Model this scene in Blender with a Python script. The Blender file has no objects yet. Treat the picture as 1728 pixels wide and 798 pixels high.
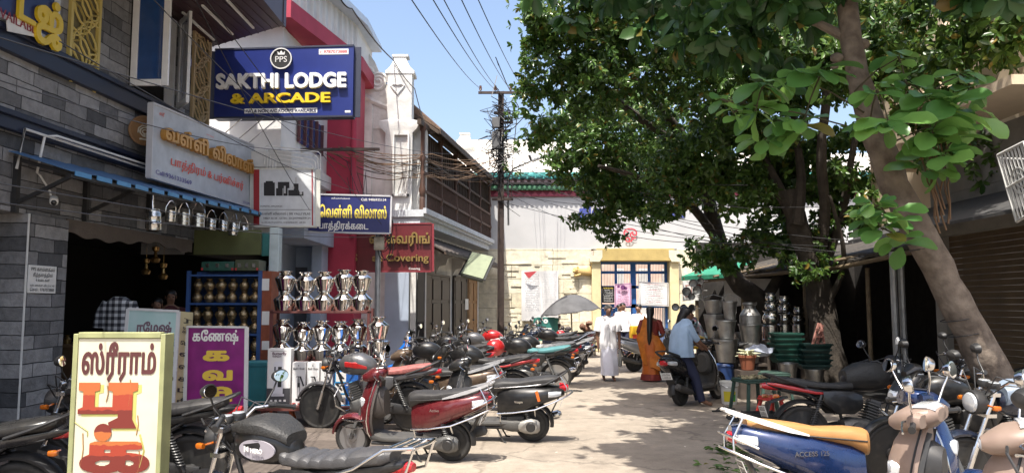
import bpy, math, random
import numpy as np
from mathutils import Vector, Matrix, geometry
R = math.radians
rng = random.Random(7)
sc = bpy.context.scene
COL = sc.collection

# ---------------------------------------------------------------- camera, sky, sun, exposure
FP, HZ, CAMZ = 1300.0, 514.0, 1.66          # focal length and horizon row measured on the 1728 px photograph
PITCH = math.atan((HZ - 399) / FP)
cam = bpy.data.objects.new('camera', bpy.data.cameras.new('camera'))
COL.objects.link(cam); sc.camera = cam
cam.data.sensor_width = 36; cam.data.lens = 36 * FP / 1728
cam.data.clip_start = 0.05; cam.data.clip_end = 3000
cam.location = (0, 0, CAMZ); cam.rotation_euler = (R(90) + PITCH, 0, 0)
SUN = Vector((-0.13, -0.39, 0.89)).normalized()
world = bpy.data.worlds.new('World'); sc.world = world; world.use_nodes = True
wn = world.node_tree.nodes; wl = world.node_tree.links
sky = wn.new('ShaderNodeTexSky'); sky.sky_type = 'NISHITA'; sky.sun_disc = False
sky.sun_elevation = math.asin(SUN.z); sky.sun_rotation = math.atan2(SUN.x, SUN.y)
sky.air_density = 1.0; sky.dust_density = 4.5; sky.ozone_density = .8; sky.altitude = 60
wl.new(sky.outputs[0], wn['Background'].inputs['Color']); wn['Background'].inputs['Strength'].default_value = 0.15
sl = bpy.data.lights.new('sun', 'SUN'); sl.energy = 4.3; sl.angle = R(0.5); sl.color = (1, 0.945, 0.86)
so = bpy.data.objects.new('sun', sl); COL.objects.link(so)
so.rotation_euler = SUN.to_track_quat('Z', 'Y').to_euler()
sc.view_settings.view_transform = 'Standard'; sc.view_settings.look = 'None'
sc.view_settings.gamma = 1; sc.view_settings.exposure = 1.05

# ---------------------------------------------------------------- helpers
def P(px, py, d):
    """the place in the world that lies d metres ahead on the sight line of a pixel of the photograph"""
    u = (px - 864) / FP; v = (399 - py) / FP
    y = math.cos(PITCH) - v * math.sin(PITCH); z = math.sin(PITCH) + v * math.cos(PITCH)
    k = d / y
    return Vector((u * k, d, CAMZ + z * k))
def PG(px, py, z=0.0):
    """where the sight line of a pixel meets height z"""
    p = P(px, py, 1.0); k = (z - CAMZ) / (p.z - CAMZ)
    return Vector((p.x * k, k, z))

class MB:
    def __init__(s): s.v = []; s.f = []; s.mi = []; s.M = Matrix(); s.cur = 0
    def mat(s, i): s.cur = i; return s
    def at(s, loc=(0, 0, 0), rz=0, rx=0, ry=0, sc_=1):
        s.M = Matrix.Translation(Vector(loc)) @ Matrix.Rotation(rz, 4, 'Z') @ Matrix.Rotation(ry, 4, 'Y') @ Matrix.Rotation(rx, 4, 'X') @ Matrix.Scale(sc_, 4)
        return s
    def add(s, vs, fs):
        o = len(s.v); s.v += [s.M @ Vector(p) for p in vs]
        for f in fs: s.f.append([o + i for i in f]); s.mi.append(s.cur)
        return s
    def box(s, x0, x1, y0, y1, z0, z1):
        return s.add([(x, y, z) for z in (z0, z1) for y in (y0, y1) for x in (x0, x1)],
                     [(0, 2, 3, 1), (4, 5, 7, 6), (0, 1, 5, 4), (2, 6, 7, 3), (0, 4, 6, 2), (1, 3, 7, 5)])
    def cbox(s, c, sz): return s.box(c[0] - sz[0] / 2, c[0] + sz[0] / 2, c[1] - sz[1] / 2, c[1] + sz[1] / 2, c[2] - sz[2] / 2, c[2] + sz[2] / 2)
    def bar(s, a, b, w, h=None, up=(0, 0, 1)):
        a = Vector(a); b = Vector(b); h = h or w; d = (b - a).normalized(); u = Vector(up)
        if abs(d.dot(u)) > .95: u = Vector((1, 0, 0))
        r = d.cross(u).normalized() * (w / 2); u = r.cross(d).normalized() * (h / 2)
        vs = [p + sx * r + sy * u for p in (a, b) for sx, sy in ((-1, -1), (1, -1), (1, 1), (-1, 1))]
        return s.add(vs, [(3, 2, 1, 0), (4, 5, 6, 7), (0, 1, 5, 4), (1, 2, 6, 5), (2, 3, 7, 6), (3, 0, 4, 7)])
    def tube(s, pts, r, n=8, cap=True):
        pts = [Vector(p) for p in pts]; m = len(pts); rs = r if isinstance(r, (list, tuple)) else [r] * m
        vs = []; ref = None
        for i, p in enumerate(pts):
            t = (pts[min(i + 1, m - 1)] - pts[max(i - 1, 0)]).normalized()
            if ref is None or abs(ref.dot(t)) > .98:
                ref = Vector((0, 0, 1)) if abs(t.z) < .9 else Vector((1, 0, 0))
            a = t.cross(ref).normalized(); ref = a.cross(t).normalized()
            for k in range(n):
                th = 2 * math.pi * k / n; vs.append(p + (a * math.cos(th) + ref * math.sin(th)) * rs[i])
        fs = [(i * n + k, i * n + (k + 1) % n, (i + 1) * n + (k + 1) % n, (i + 1) * n + k) for i in range(m - 1) for k in range(n)]
        if cap: fs += [tuple(range(n - 1, -1, -1)), tuple(range((m - 1) * n, m * n))]
        return s.add(vs, fs)
    def lathe(s, prof, n=20, c=(0, 0, 0), axis='z'):
        vs = []
        for r, z in prof:
            for k in range(n):
                th = 2 * math.pi * k / n; a, b = r * math.cos(th), r * math.sin(th)
                vs.append((c[0] + a, c[1] + b, c[2] + z) if axis == 'z' else ((c[0] + a, c[1] + z, c[2] + b) if axis == 'y' else (c[0] + z, c[1] + a, c[2] + b)))
        m = len(prof)
        fs = [(i * n + k, i * n + (k + 1) % n, (i + 1) * n + (k + 1) % n, (i + 1) * n + k) for i in range(m - 1) for k in range(n)]
        fs += [tuple(range(n - 1, -1, -1)), tuple(range((m - 1) * n, m * n))]
        return s.add(vs, fs)
    def loft(s, rings, cap=True, closed=True):
        n = len(rings[0]); vs = [p for r in rings for p in r]; fs = []
        for i in range(len(rings) - 1):
            for k in range(n if closed else n - 1):
                fs.append((i * n + k, i * n + (k + 1) % n, (i + 1) * n + (k + 1) % n, (i + 1) * n + k))
        if cap: fs += [tuple(range(n - 1, -1, -1)), tuple(range((len(rings) - 1) * n, len(rings) * n))]
        return s.add(vs, fs)
    def hull(s, secs, n=16, y=0.0, e=2.6):
        """superelliptic sections along x: (x, half width, z low, z high[, y centre])"""
        rings = []
        for q in secs:
            x, w, a, b = q[:4]; yc = q[4] if len(q) > 4 else y; rr = []
            for k in range(n):
                t = 2 * math.pi * k / n; c, d = math.cos(t), math.sin(t)
                rr.append((x, yc + w * math.copysign(abs(c) ** (2 / e), c), (a + b) / 2 + (b - a) / 2 * math.copysign(abs(d) ** (2 / e), d)))
            rings.append(rr)
        return s.loft(rings)
    def ball(s, c, r, n=12, m=8):
        r = r if isinstance(r, (list, tuple)) else (r, r, r); rings = []
        for i in range(m + 1):
            ph = -math.pi / 2 + math.pi * i / m; q = max(math.cos(ph), .02)
            rings.append([(c[0] + r[0] * q * math.cos(2 * math.pi * k / n), c[1] + r[1] * q * math.sin(2 * math.pi * k / n), c[2] + r[2] * math.sin(ph)) for k in range(n)])
        return s.loft(rings)
    def prism(s, pts, depth, o=(0, 0, 0), ex=(1, 0, 0), ey=(0, 0, 1)):
        """a flat outline given in the ex, ey plane at o, made depth thick along ex x ey"""
        o = Vector(o); ex = Vector(ex); ey = Vector(ey); nz = ex.cross(ey).normalized() * depth; n = len(pts)
        base = [o + ex * p[0] + ey * p[1] for p in pts]
        tri = geometry.tessellate_polygon([[Vector((p[0], p[1], 0)) for p in pts]])
        fs = [tuple(t) for t in tri] + [tuple(n + i for i in t) for t in tri] + [(i, (i + 1) % n, n + (i + 1) % n, n + i) for i in range(n)]
        return s.add(base + [p + nz for p in base], fs)
    def build(s, name, mats, parent=None, sharp=35, bevel=0, world=False, fixn=True):
        me = bpy.data.meshes.new(name)
        V = s.v
        if world and parent is not None: inv = MAT[parent.name].inverted(); V = [inv @ p for p in V]
        me.from_pydata([tuple(p) for p in V], [], s.f)
        mats = mats if isinstance(mats, (list, tuple)) else [mats]
        for m in mats: me.materials.append(m)
        if len(mats) > 1: me.polygons.foreach_set('material_index', s.mi)
        if fixn:
            import bmesh
            b = bmesh.new(); b.from_mesh(me); bmesh.ops.recalc_face_normals(b, faces=b.faces); b.to_mesh(me); b.free()
        if sharp:
            me.polygons.foreach_set('use_smooth', [True] * len(me.polygons)); me.set_sharp_from_angle(angle=R(sharp))
        o = bpy.data.objects.new(name, me); COL.objects.link(o)
        if parent is not None: o.parent = parent
        if bevel:
            b = o.modifiers.new('bevel', 'BEVEL'); b.width = bevel; b.segments = 2; b.limit_method = 'ANGLE'; b.angle_limit = R(40)
        return o

MAT = {}
def tag(o, label, cat, group=None, kind=None):
    if label: o['label'] = label
    if cat: o['category'] = cat
    if group: o['group'] = group
    if kind: o['kind'] = kind
    return o
def thing(name, label, cat, loc=(0, 0, 0), rz=0, group=None, tilt=0, rx=0):
    o = bpy.data.objects.new(name, None); COL.objects.link(o); o.empty_display_size = .1
    o.rotation_mode = 'QUATERNION'
    m = Matrix.Translation(Vector(loc)) @ Matrix.Rotation(rz, 4, 'Z') @ Matrix.Rotation(tilt, 4, 'X')
    o.location = loc; o.rotation_quaternion = m.to_quaternion(); MAT[o.name] = m
    return tag(o, label, cat, group)
def dup(root, loc, rz=0, label=None, tilt=0):
    kids = {}
    for o in COL.objects:
        if o.parent: kids.setdefault(o.parent.name, []).append(o)
    c = root.copy(); COL.objects.link(c)
    c.rotation_mode = 'QUATERNION'; c.location = loc
    c.rotation_quaternion = (Matrix.Rotation(rz, 4, 'Z') @ Matrix.Rotation(tilt, 4, 'X')).to_quaternion()
    if label: c['label'] = label
    def rec(a, b):
        for k in kids.get(a.name, []):
            q = k.copy(); COL.objects.link(q); q.parent = b; rec(k, q)
    rec(root, c)
    return c

# ---------------------------------------------------------------- materials
MC = {}
def lin(h):
    if isinstance(h, str):
        c = [int(h[i:i + 2], 16) / 255 for i in (0, 2, 4)]
        return tuple(x / 12.92 if x < .04 else ((x + .055) / 1.055) ** 2.4 for x in c)
    return h
def mat(name, col, rough=.5, metal=0, var=.12, vs=6, bump=0, bs=60, coat=0, trans=0, col2=None, dust=0, emit=0, spec=.5):
    if name in MC: return MC[name]
    m = bpy.data.materials.new(name); m.use_nodes = True; N = m.node_tree.nodes; L = m.node_tree.links
    b = N['Principled BSDF']; c = lin(col)
    b.inputs['Roughness'].default_value = rough; b.inputs['Metallic'].default_value = metal
    b.inputs['Specular IOR Level'].default_value = spec
    b.inputs['Coat Weight'].default_value = coat; b.inputs['Transmission Weight'].default_value = trans
    tc = N.new('ShaderNodeTexCoord')
    nz = N.new('ShaderNodeTexNoise'); nz.inputs['Scale'].default_value = vs; nz.inputs['Detail'].default_value = 5
    L.new(tc.outputs['Object'], nz.inputs['Vector'])
    cr = N.new('ShaderNodeValToRGB'); cr.color_ramp.elements[0].position = .3; cr.color_ramp.elements[1].position = .72
    c2 = lin(col2) if col2 else tuple(x * (1 + var) for x in c)
    c1 = c if col2 else tuple(x * (1 - var) for x in c)
    cr.color_ramp.elements[0].color = (*c1, 1); cr.color_ramp.elements[1].color = (*c2, 1)
    L.new(nz.outputs['Fac'], cr.inputs['Fac']); out = cr.outputs['Color']
    if dust:
        n2 = N.new('ShaderNodeTexNoise'); n2.inputs['Scale'].default_value = 14; n2.inputs['Detail'].default_value = 8
        L.new(tc.outputs['Object'], n2.inputs['Vector'])
        r2 = N.new('ShaderNodeMapRange'); r2.inputs[1].default_value = .5; r2.inputs[2].default_value = .85; r2.inputs[3].default_value = .005; r2.inputs[4].default_value = dust * .3
        L.new(n2.outputs['Fac'], r2.inputs[0])
        mx = N.new('ShaderNodeMixRGB'); mx.inputs[2].default_value = (.34, .29, .22, 1)
        L.new(r2.outputs[0], mx.inputs[0]); L.new(out, mx.inputs[1]); out = mx.outputs[0]
        rr = N.new('ShaderNodeMapRange'); rr.inputs[1].default_value = .3; rr.inputs[2].default_value = .8; rr.inputs[3].default_value = rough; rr.inputs[4].default_value = min(1, rough + .18)
        L.new(n2.outputs['Fac'], rr.inputs[0]); L.new(rr.outputs[0], b.inputs['Roughness'])
    L.new(out, b.inputs['Base Color'])
    if bump:
        n3 = N.new('ShaderNodeTexNoise'); n3.inputs['Scale'].default_value = bs; n3.inputs['Detail'].default_value = 6
        L.new(tc.outputs['Object'], n3.inputs['Vector'])
        bp = N.new('ShaderNodeBump'); bp.inputs['Strength'].default_value = bump; bp.inputs['Distance'].default_value = .02
        L.new(n3.outputs['Fac'], bp.inputs['Height']); L.new(bp.outputs[0], b.inputs['Normal'])
    if emit:
        b.inputs['Emission Color'].default_value = (*c, 1); b.inputs['Emission Strength'].default_value = emit
    MC[name] = m
    return m
def flat(name, col, rough=.55): return mat('paint_' + name, col, rough, var=.06)

def brick_mat(name, cols, mortar, bw, bh, axes, ms=.012, bump=.6, rough=.85, nscale=9, seed=0):
    """masonry laid in the plane of two world axes"""
    m = bpy.data.materials.new(name); m.use_nodes = True; N = m.node_tree.nodes; L = m.node_tree.links
    b = N['Principled BSDF']; b.inputs['Roughness'].default_value = rough
    g = N.new('ShaderNodeNewGeometry'); sp = N.new('ShaderNodeSeparateXYZ'); cb = N.new('ShaderNodeCombineXYZ')
    L.new(g.outputs['Position'], sp.inputs[0])
    if axes == 'both':
        ad = N.new('ShaderNodeMath'); L.new(sp.outputs['X'], ad.inputs[0]); L.new(sp.outputs['Y'], ad.inputs[1]); L.new(ad.outputs[0], cb.inputs[0])
    else: L.new(sp.outputs[axes[0]], cb.inputs[0])
    L.new(sp.outputs['Z'], cb.inputs[1])
    dn = N.new('ShaderNodeTexNoise'); dn.inputs['Scale'].default_value = 3.5; dn.inputs['Detail'].default_value = 3
    L.new(g.outputs['Position'], dn.inputs['Vector'])
    vm = N.new('ShaderNodeVectorMath'); vm.operation = 'SCALE'; vm.inputs['Scale'].default_value = .035
    L.new(dn.outputs['Color'], vm.inputs[0])
    va = N.new('ShaderNodeVectorMath'); L.new(cb.outputs[0], va.inputs[0]); L.new(vm.outputs[0], va.inputs[1])
    bt = N.new('ShaderNodeTexBrick'); bt.inputs['Scale'].default_value = 1; bt.inputs['Brick Width'].default_value = bw; bt.inputs['Row Height'].default_value = bh
    bt.inputs['Mortar Size'].default_value = ms; bt.inputs['Mortar Smooth'].default_value = .6; bt.inputs['Bias'].default_value = 0
    bt.offset = .37; bt.squash = 1.6; bt.squash_frequency = 3
    bt.inputs['Color1'].default_value = (*lin(cols[0]), 1); bt.inputs['Color2'].default_value = (*lin(cols[1]), 1); bt.inputs['Mortar'].default_value = (*lin(mortar), 1)
    L.new(va.outputs[0], bt.inputs['Vector'])
    nz = N.new('ShaderNodeTexNoise'); nz.inputs['Scale'].default_value = nscale; nz.inputs['Detail'].default_value = 8; nz.inputs['Roughness'].default_value = .65
    L.new(g.outputs['Position'], nz.inputs['Vector'])
    mr = N.new('ShaderNodeMapRange'); mr.inputs[1].default_value = .3; mr.inputs[2].default_value = .7; mr.inputs[3].default_value = .72; mr.inputs[4].default_value = 1.2
    L.new(nz.outputs['Fac'], mr.inputs[0])
    mx = N.new('ShaderNodeVectorMath'); mx.operation = 'SCALE'; L.new(bt.outputs['Color'], mx.inputs[0]); L.new(mr.outputs[0], mx.inputs['Scale'])
    L.new(mx.outputs[0], b.inputs['Base Color'])
    hh = N.new('ShaderNodeMath'); hh.operation = 'MULTIPLY_ADD'; hh.inputs[1].default_value = -1.2; L.new(bt.outputs['Fac'], hh.inputs[0]); L.new(nz.outputs['Fac'], hh.inputs[2])
    bp = N.new('ShaderNodeBump'); bp.inputs['Strength'].default_value = bump; bp.inputs['Distance'].default_value = .03
    L.new(hh.outputs[0], bp.inputs['Height']); L.new(bp.outputs[0], b.inputs['Normal'])
    return m

CHROME = mat('chrome', (.72, .72, .72), .14, 1, var=.05, dust=.25)
STEEL = mat('stainless_steel', (.72, .70, .67), .16, 1, var=.06)
ALU = mat('aluminium', (.36, .36, .355), .42, 1, var=.25, bump=.15, bs=9)
RUB = mat('tyre_rubber', (.022, .021, .02), .8, dust=.35, bump=.15, bs=90)
BLK = mat('black_plastic', (.02, .02, .021), .42, dust=.22)
BLKG = mat('black_gloss', (.012, .012, .014), .16, dust=.2, coat=.4)
DGREY = mat('dark_grey_plastic', (.06, .058, .055), .55, dust=.3)
ENG = mat('engine_metal', (.13, .13, .128), .45, .6, dust=.4)
RIMM = mat('rim_metal', (.4, .4, .4), .35, .85, dust=.4)
RIMB = mat('black_rim', (.03, .03, .03), .4, .3, dust=.4)
SEATB = mat('black_vinyl', (.028, .027, .027), .45, bump=.12, bs=220, dust=.25)
GLASSH = mat('headlight_lens', (.62, .64, .66), .08, .35, coat=.6)
REDL = mat('red_lens', (.42, .012, .018), .12, coat=.6)
AMBER = mat('amber_lens', (.40, .10, .008), .15, coat=.5)
MIRR = mat('mirror_glass', (.85, .88, .9), .02, 1, var=.02)
WHITE = mat('white_paint', (.74, .73, .7), .5, var=.08)
PLATE = mat('plate_white', (.72, .72, .7), .4, var=.05)
INK = mat('ink_black', (.015, .015, .017), .5)

# ---------------------------------------------------------------- lettering from the built-in font
def vis(s):
    o = []
    for ch in s:
        if ch in 'ெேை' and o:
            o.insert(len(o) - 1, ch)
        else: o.append(ch)
    return ''.join(o)
def contours(s):
    c = bpy.data.curves.new('letters', 'FONT'); c.body = vis(s); c.size = 1; c.resolution_u = 4
    o = bpy.data.objects.new('letters', c); COL.objects.link(o)
    dg = bpy.context.evaluated_depsgraph_get(); cc = o.to_curve(dg); out = []
    for sp in cc.splines:
        bp = sp.bezier_points; n = len(bp); pts = []
        for i in range(n):
            a, b = bp[i], bp[(i + 1) % n]
            h1 = (a.handle_right - a.co).length + (b.handle_left - b.co).length; ch = (b.co - a.co).length
            st = h1 > 1e-6 and abs((a.handle_right - a.co).cross(b.co - a.co).z) + abs((b.handle_left - b.co).cross(b.co - a.co).z) > 1e-5
            q = geometry.interpolate_bezier(a.co, a.handle_right, b.handle_left, b.co, 5)[:-1] if st else [a.co]
            pts += [(p[0], p[1]) for p in q]
        pp = []
        for p in pts:
            if not pp or abs(p[0] - pp[-1][0]) + abs(p[1] - pp[-1][1]) > 1e-5: pp.append(p)
        if len(pp) > 2 and abs(pp[0][0] - pp[-1][0]) + abs(pp[0][1] - pp[-1][1]) < 1e-5: pp.pop()
        if len(pp) > 2: out.append(pp)
    o.to_curve_clear(); bpy.data.objects.remove(o); bpy.data.curves.remove(c)
    return out
SL_CACHE = {}
def union(sp):
    sp = sorted(sp); o = []
    for a, b in sp:
        if o and a <= o[-1][1] + 1e-6: o[-1][1] = max(o[-1][1], b)
        else: o.append([a, b])
    return o
def spans(s, w, rows):
    """the filled stretches of a line of writing at evenly spaced heights (non-zero winding), thickened by w"""
    key = (s, w, rows)
    if key in SL_CACHE: return SL_CACHE[key]
    cs = contours(s); ys = [p[1] for c in cs for p in c]; y0, y1 = min(ys) - w, max(ys) + w; dy = 1.0 / rows; n = int((y1 - y0) / dy) + 1
    raw = []
    for k in range(n + 1):
        y = y0 + dy * k + 1e-5; hit = []
        for c in cs:
            for i in range(len(c)):
                a, b = c[i - 1], c[i]
                if (a[1] > y) != (b[1] > y): hit.append(((b[0] - a[0]) * (y - a[1]) / (b[1] - a[1]) + a[0], 1 if b[1] > a[1] else -1))
        hit.sort(); wd = 0; r = []
        for x, q in hit:
            if wd == 0: st = x
            wd += q
            if wd == 0: r.append([st, x])
        raw.append(union(r))
    if w:
        j = int(w / dy); raw = [union([[a - math.sqrt(max(w * w - (q * dy) ** 2, 0)), b + math.sqrt(max(w * w - (q * dy) ** 2, 0))] for q in range(-j, j + 1) if 0 <= k + q <= n for a, b in raw[k + q]]) for k in range(n + 1)]
    SL_CACHE[key] = (y0, dy, raw); return SL_CACHE[key]
def lettering(mb, s, o, ex, ey, height=None, width=None, w=0.0, depth=0.0, align='l', lift=.004):
    """lay a line of writing from o along ex (unit), ey up; height = capital height, width squeezes it to fit"""
    o = Vector(o); ex = Vector(ex).normalized(); ey = Vector(ey).normalized(); nz = ex.cross(ey).normalized()
    y0, dy, raw = spans(s, w, 40 if not depth and (height or .1) < .15 and len(s) > 6 else 80)
    xs = [v for r in raw for q in r for v in q]
    if not xs: return
    x0, x1 = min(xs), max(xs)
    ky = height / .7 if height else width / (x1 - x0); kx = width / (x1 - x0) if width else ky
    off = {'l': 0, 'c': -(x1 - x0) * kx / 2, 'r': -(x1 - x0) * kx}[align]
    def pt(x, y, z): return o + ex * ((x - x0) * kx + off) + ey * (y * ky) + nz * z
    for k in range(len(raw) - 1):
        A, B = raw[k], raw[k + 1]; ya, yb = y0 + dy * k, y0 + dy * (k + 1)
        if len(A) == len(B) and all(a[0] < b[1] and b[0] < a[1] for a, b in zip(A, B)): pr = list(zip(A, B))
        else: pr = [(q, q) for q in (A if len(A) > len(B) else B)]
        for a, b in pr:
            v = [pt(a[0], ya, lift + depth), pt(a[1], ya, lift + depth), pt(b[1], yb, lift + depth), pt(b[0], yb, lift + depth)]
            if depth: mb.add(v + [p - nz * depth for p in v], [(0, 1, 2, 3), (0, 3, 7, 4), (1, 5, 6, 2), (3, 2, 6, 7), (0, 4, 5, 1)])
            else: mb.add(v, [(0, 1, 2, 3)])
    return (x1 - x0) * kx
def write(name, parent, material, lines, o, ex, ey, world=True, **kw):
    """lines: (text, x, y, height, extra settings) measured from o on the board's face"""
    mb = MB(); o = Vector(o); ex = Vector(ex).normalized(); ey = Vector(ey).normalized()
    for ln in lines:
        k = dict(kw); k.update(ln[4] if len(ln) > 4 else {})
        lettering(mb, ln[0], o + ex * ln[1] + ey * ln[2], ex, ey, k.pop('height', ln[3]), **k)
    return mb.build(name, material, parent, sharp=0, world=world, fixn=False)
# ---------------------------------------------------------------- two-wheelers (x forward, y to the rider's left, z up)
def arc_fender(mb, cx, cz, r, a0, a1, w, n=12, th=.02, crown=.35):
    rings = []
    for i in range(n + 1):
        a = R(a0 + (a1 - a0) * i / n); rr = []
        ww = w * (.55 + .45 * math.sin(math.pi * min(1, max(0, (i + .6) / (n + 1.2)))) ** .6)
        for k in range(9):
            t = -1 + 2 * k / 8; q = r + th - crown * w * t * t
            rr.append((cx + q * math.cos(a), ww * t, cz + q * math.sin(a)))
        for k in range(9):
            t = 1 - 2 * k / 8; q = r - crown * w * t * t
            rr.append((cx + q * math.cos(a), ww * t * .94, cz + q * math.sin(a)))
        rings.append(rr)
    return mb.loft(rings)
def wheel(root, x, r, w, rim, spokes=6, name='front_wheel', hub=None):
    rr = r - w * .62
    m = MB()
    prof = [(rr * .96, -w * .32), (rr * 1.02, -w * .36), (rr * 1.03, -w * .28)]
    m.lathe([(rr * .92, -w * .34), (rr * 1.03, -w * .36), (rr * 1.03, -w * .28), (rr * .93, -w * .2), (rr * .93, w * .2), (rr * 1.03, w * .28), (rr * 1.03, w * .36), (rr * .92, w * .34)], 32, (x, 0, r), 'y')
    m.lathe([(.015, -w * .55), (.05, -w * .5), (.06, -w * .3), (.06, w * .3), (.05, w * .5), (.015, w * .55)], 16, (x, 0, r), 'y')
    for k in range(spokes):
        a = 2 * math.pi * k / spokes + .3
        for da in (-.1, .1):
            m.bar((x + .04 * math.cos(a), 0, r + .04 * math.sin(a)), (x + rr * .96 * math.cos(a + da), 0, r + rr * .96 * math.sin(a + da)), .022 if spokes < 9 else .006, .03 if spokes < 9 else .006, up=(0, 1, 0))
    if hub: m.lathe([(.02, 0), (hub, 0.0), (hub, .012), (.02, .012)], 24, (x, -w * .62, r), 'y')
    o = m.build(name, rim, root)
    t = MB()
    p = []
    for i in range(13):
        a = R(-118 + 236 * i / 12); p.append((rr + (r - rr) * .52 + (r - rr) * .5 * math.cos(a), w * .5 * math.sin(a)))
    p.append((rr * .99, w * .33)); p.insert(0, (rr * .99, -w * .33))
    t.lathe(p, 40, (x, 0, r), 'y')
    for k in range(40):                                    # tread blocks stand proud of the carcass
        a = 2 * math.pi * k / 40
        for s in (-1, 1):
            a2 = a + .07 * (s > 0)
            t.bar((x + (r - .003) * math.cos(a2), s * w * .08, r + (r - .003) * math.sin(a2)), (x + (r - .010) * math.cos(a2 + .05), s * w * .34, r + (r - .010) * math.sin(a2 + .05)), .02, .008, up=(math.cos(a2), 0, math.sin(a2)))
    t.build('tyre', RUB, o)
    return o
def mirror(root, side, foot, top, stemmat, cup=None, w=.058, h=.046, tilt=0):
    m = MB(); f = Vector(foot); t = Vector(top)
    m.tube([f, f.lerp(t, .45) + Vector((.0, side * .03, .015)), f.lerp(t, .85) + Vector((0, side * .01, 0)), t], .0065, 8)
    o = m.build('mirror', stemmat, root)
    def disc(prof, dx):
        c = MB(); c.M = Matrix.Translation(t + Vector((dx, side * .02, .02))) @ Matrix.Rotation(R(10) * side, 4, 'Z') @ Matrix.Rotation(R(8) + tilt, 4, 'Y') @ Matrix.Diagonal((1, w, h, 1)); c.lathe(prof, 20, (0, 0, 0), 'x'); return c
    disc([(.2, .035), (.8, .022), (1.12, -.008), (1.15, -.021), (1.02, -.022)], 0).build('mirror_shell', cup or stemmat, o)
    disc([(.02, 0), (1, 0), (.98, -.003), (.02, -.0035)], -.023).build('mirror_glass', MIRR, o)
    return o
def plate(root, x, z, tiltdeg=20, w=.2, h=.12, back=True):
    a = R(tiltdeg); s = -1 if back else 1
    e = Vector((-s * math.sin(a) * -1, 0, math.cos(a)))
    m = MB(); m.bar(Vector((x, 0, z)) - e * h / 2, Vector((x, 0, z)) + e * h / 2, w, .004, up=(1, 0, 0))
    o = m.build('number_plate', PLATE, root, bevel=.004)
    r2 = random.Random(int(abs(x * 1e4)) + len(COL.objects)); k = MB()
    for row in (.22, -.22):
        y = -w * .38
        while y < w * .34:
            ww = r2.uniform(.011, .017); c = Vector((x + s * .0032, -s * (y + ww / 2), z)) + e * h * row
            k.bar(c - e * h * .14, c - e * h * .14 + e * .008, ww, .0016, up=(1, 0, 0)); k.bar(c - e * h * .14, c + e * h * .14, .005, .0016, up=(1, 0, 0))
            if r2.random() < .6: k.bar(c + e * h * .12 , c + e * h * .12 + e * .006, ww, .0016, up=(1, 0, 0))
            y += ww + .009
    k.build('plate_digit_print', INK, o, sharp=0)
def grips(root, pts, mt=BLK):
    for s in (1, -1):
        a, b = Vector(pts[0]), Vector(pts[1]); a.y *= s; b.y *= s
        m = MB(); d = b - a
        m.tube([a, a + d * .1, a + d * .12, a + d * .9, a + d * .92, b], [.017, .017, .0165, .016, .022, .022], 10)
        g = m.build('handle_grip', mt, root)
        l = MB(); l.tube([a + Vector((.03, -.03 * s, 0)), a + Vector((.07, 0, -.005)), a + d * .6 + Vector((.06, 0, -.015)), b + Vector((.045, .01 * s, -.02))], [.009, .007, .005, .007], 6)
        l.build('brake_lever', CHROME if mt is BLK else BLK, g)

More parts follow.
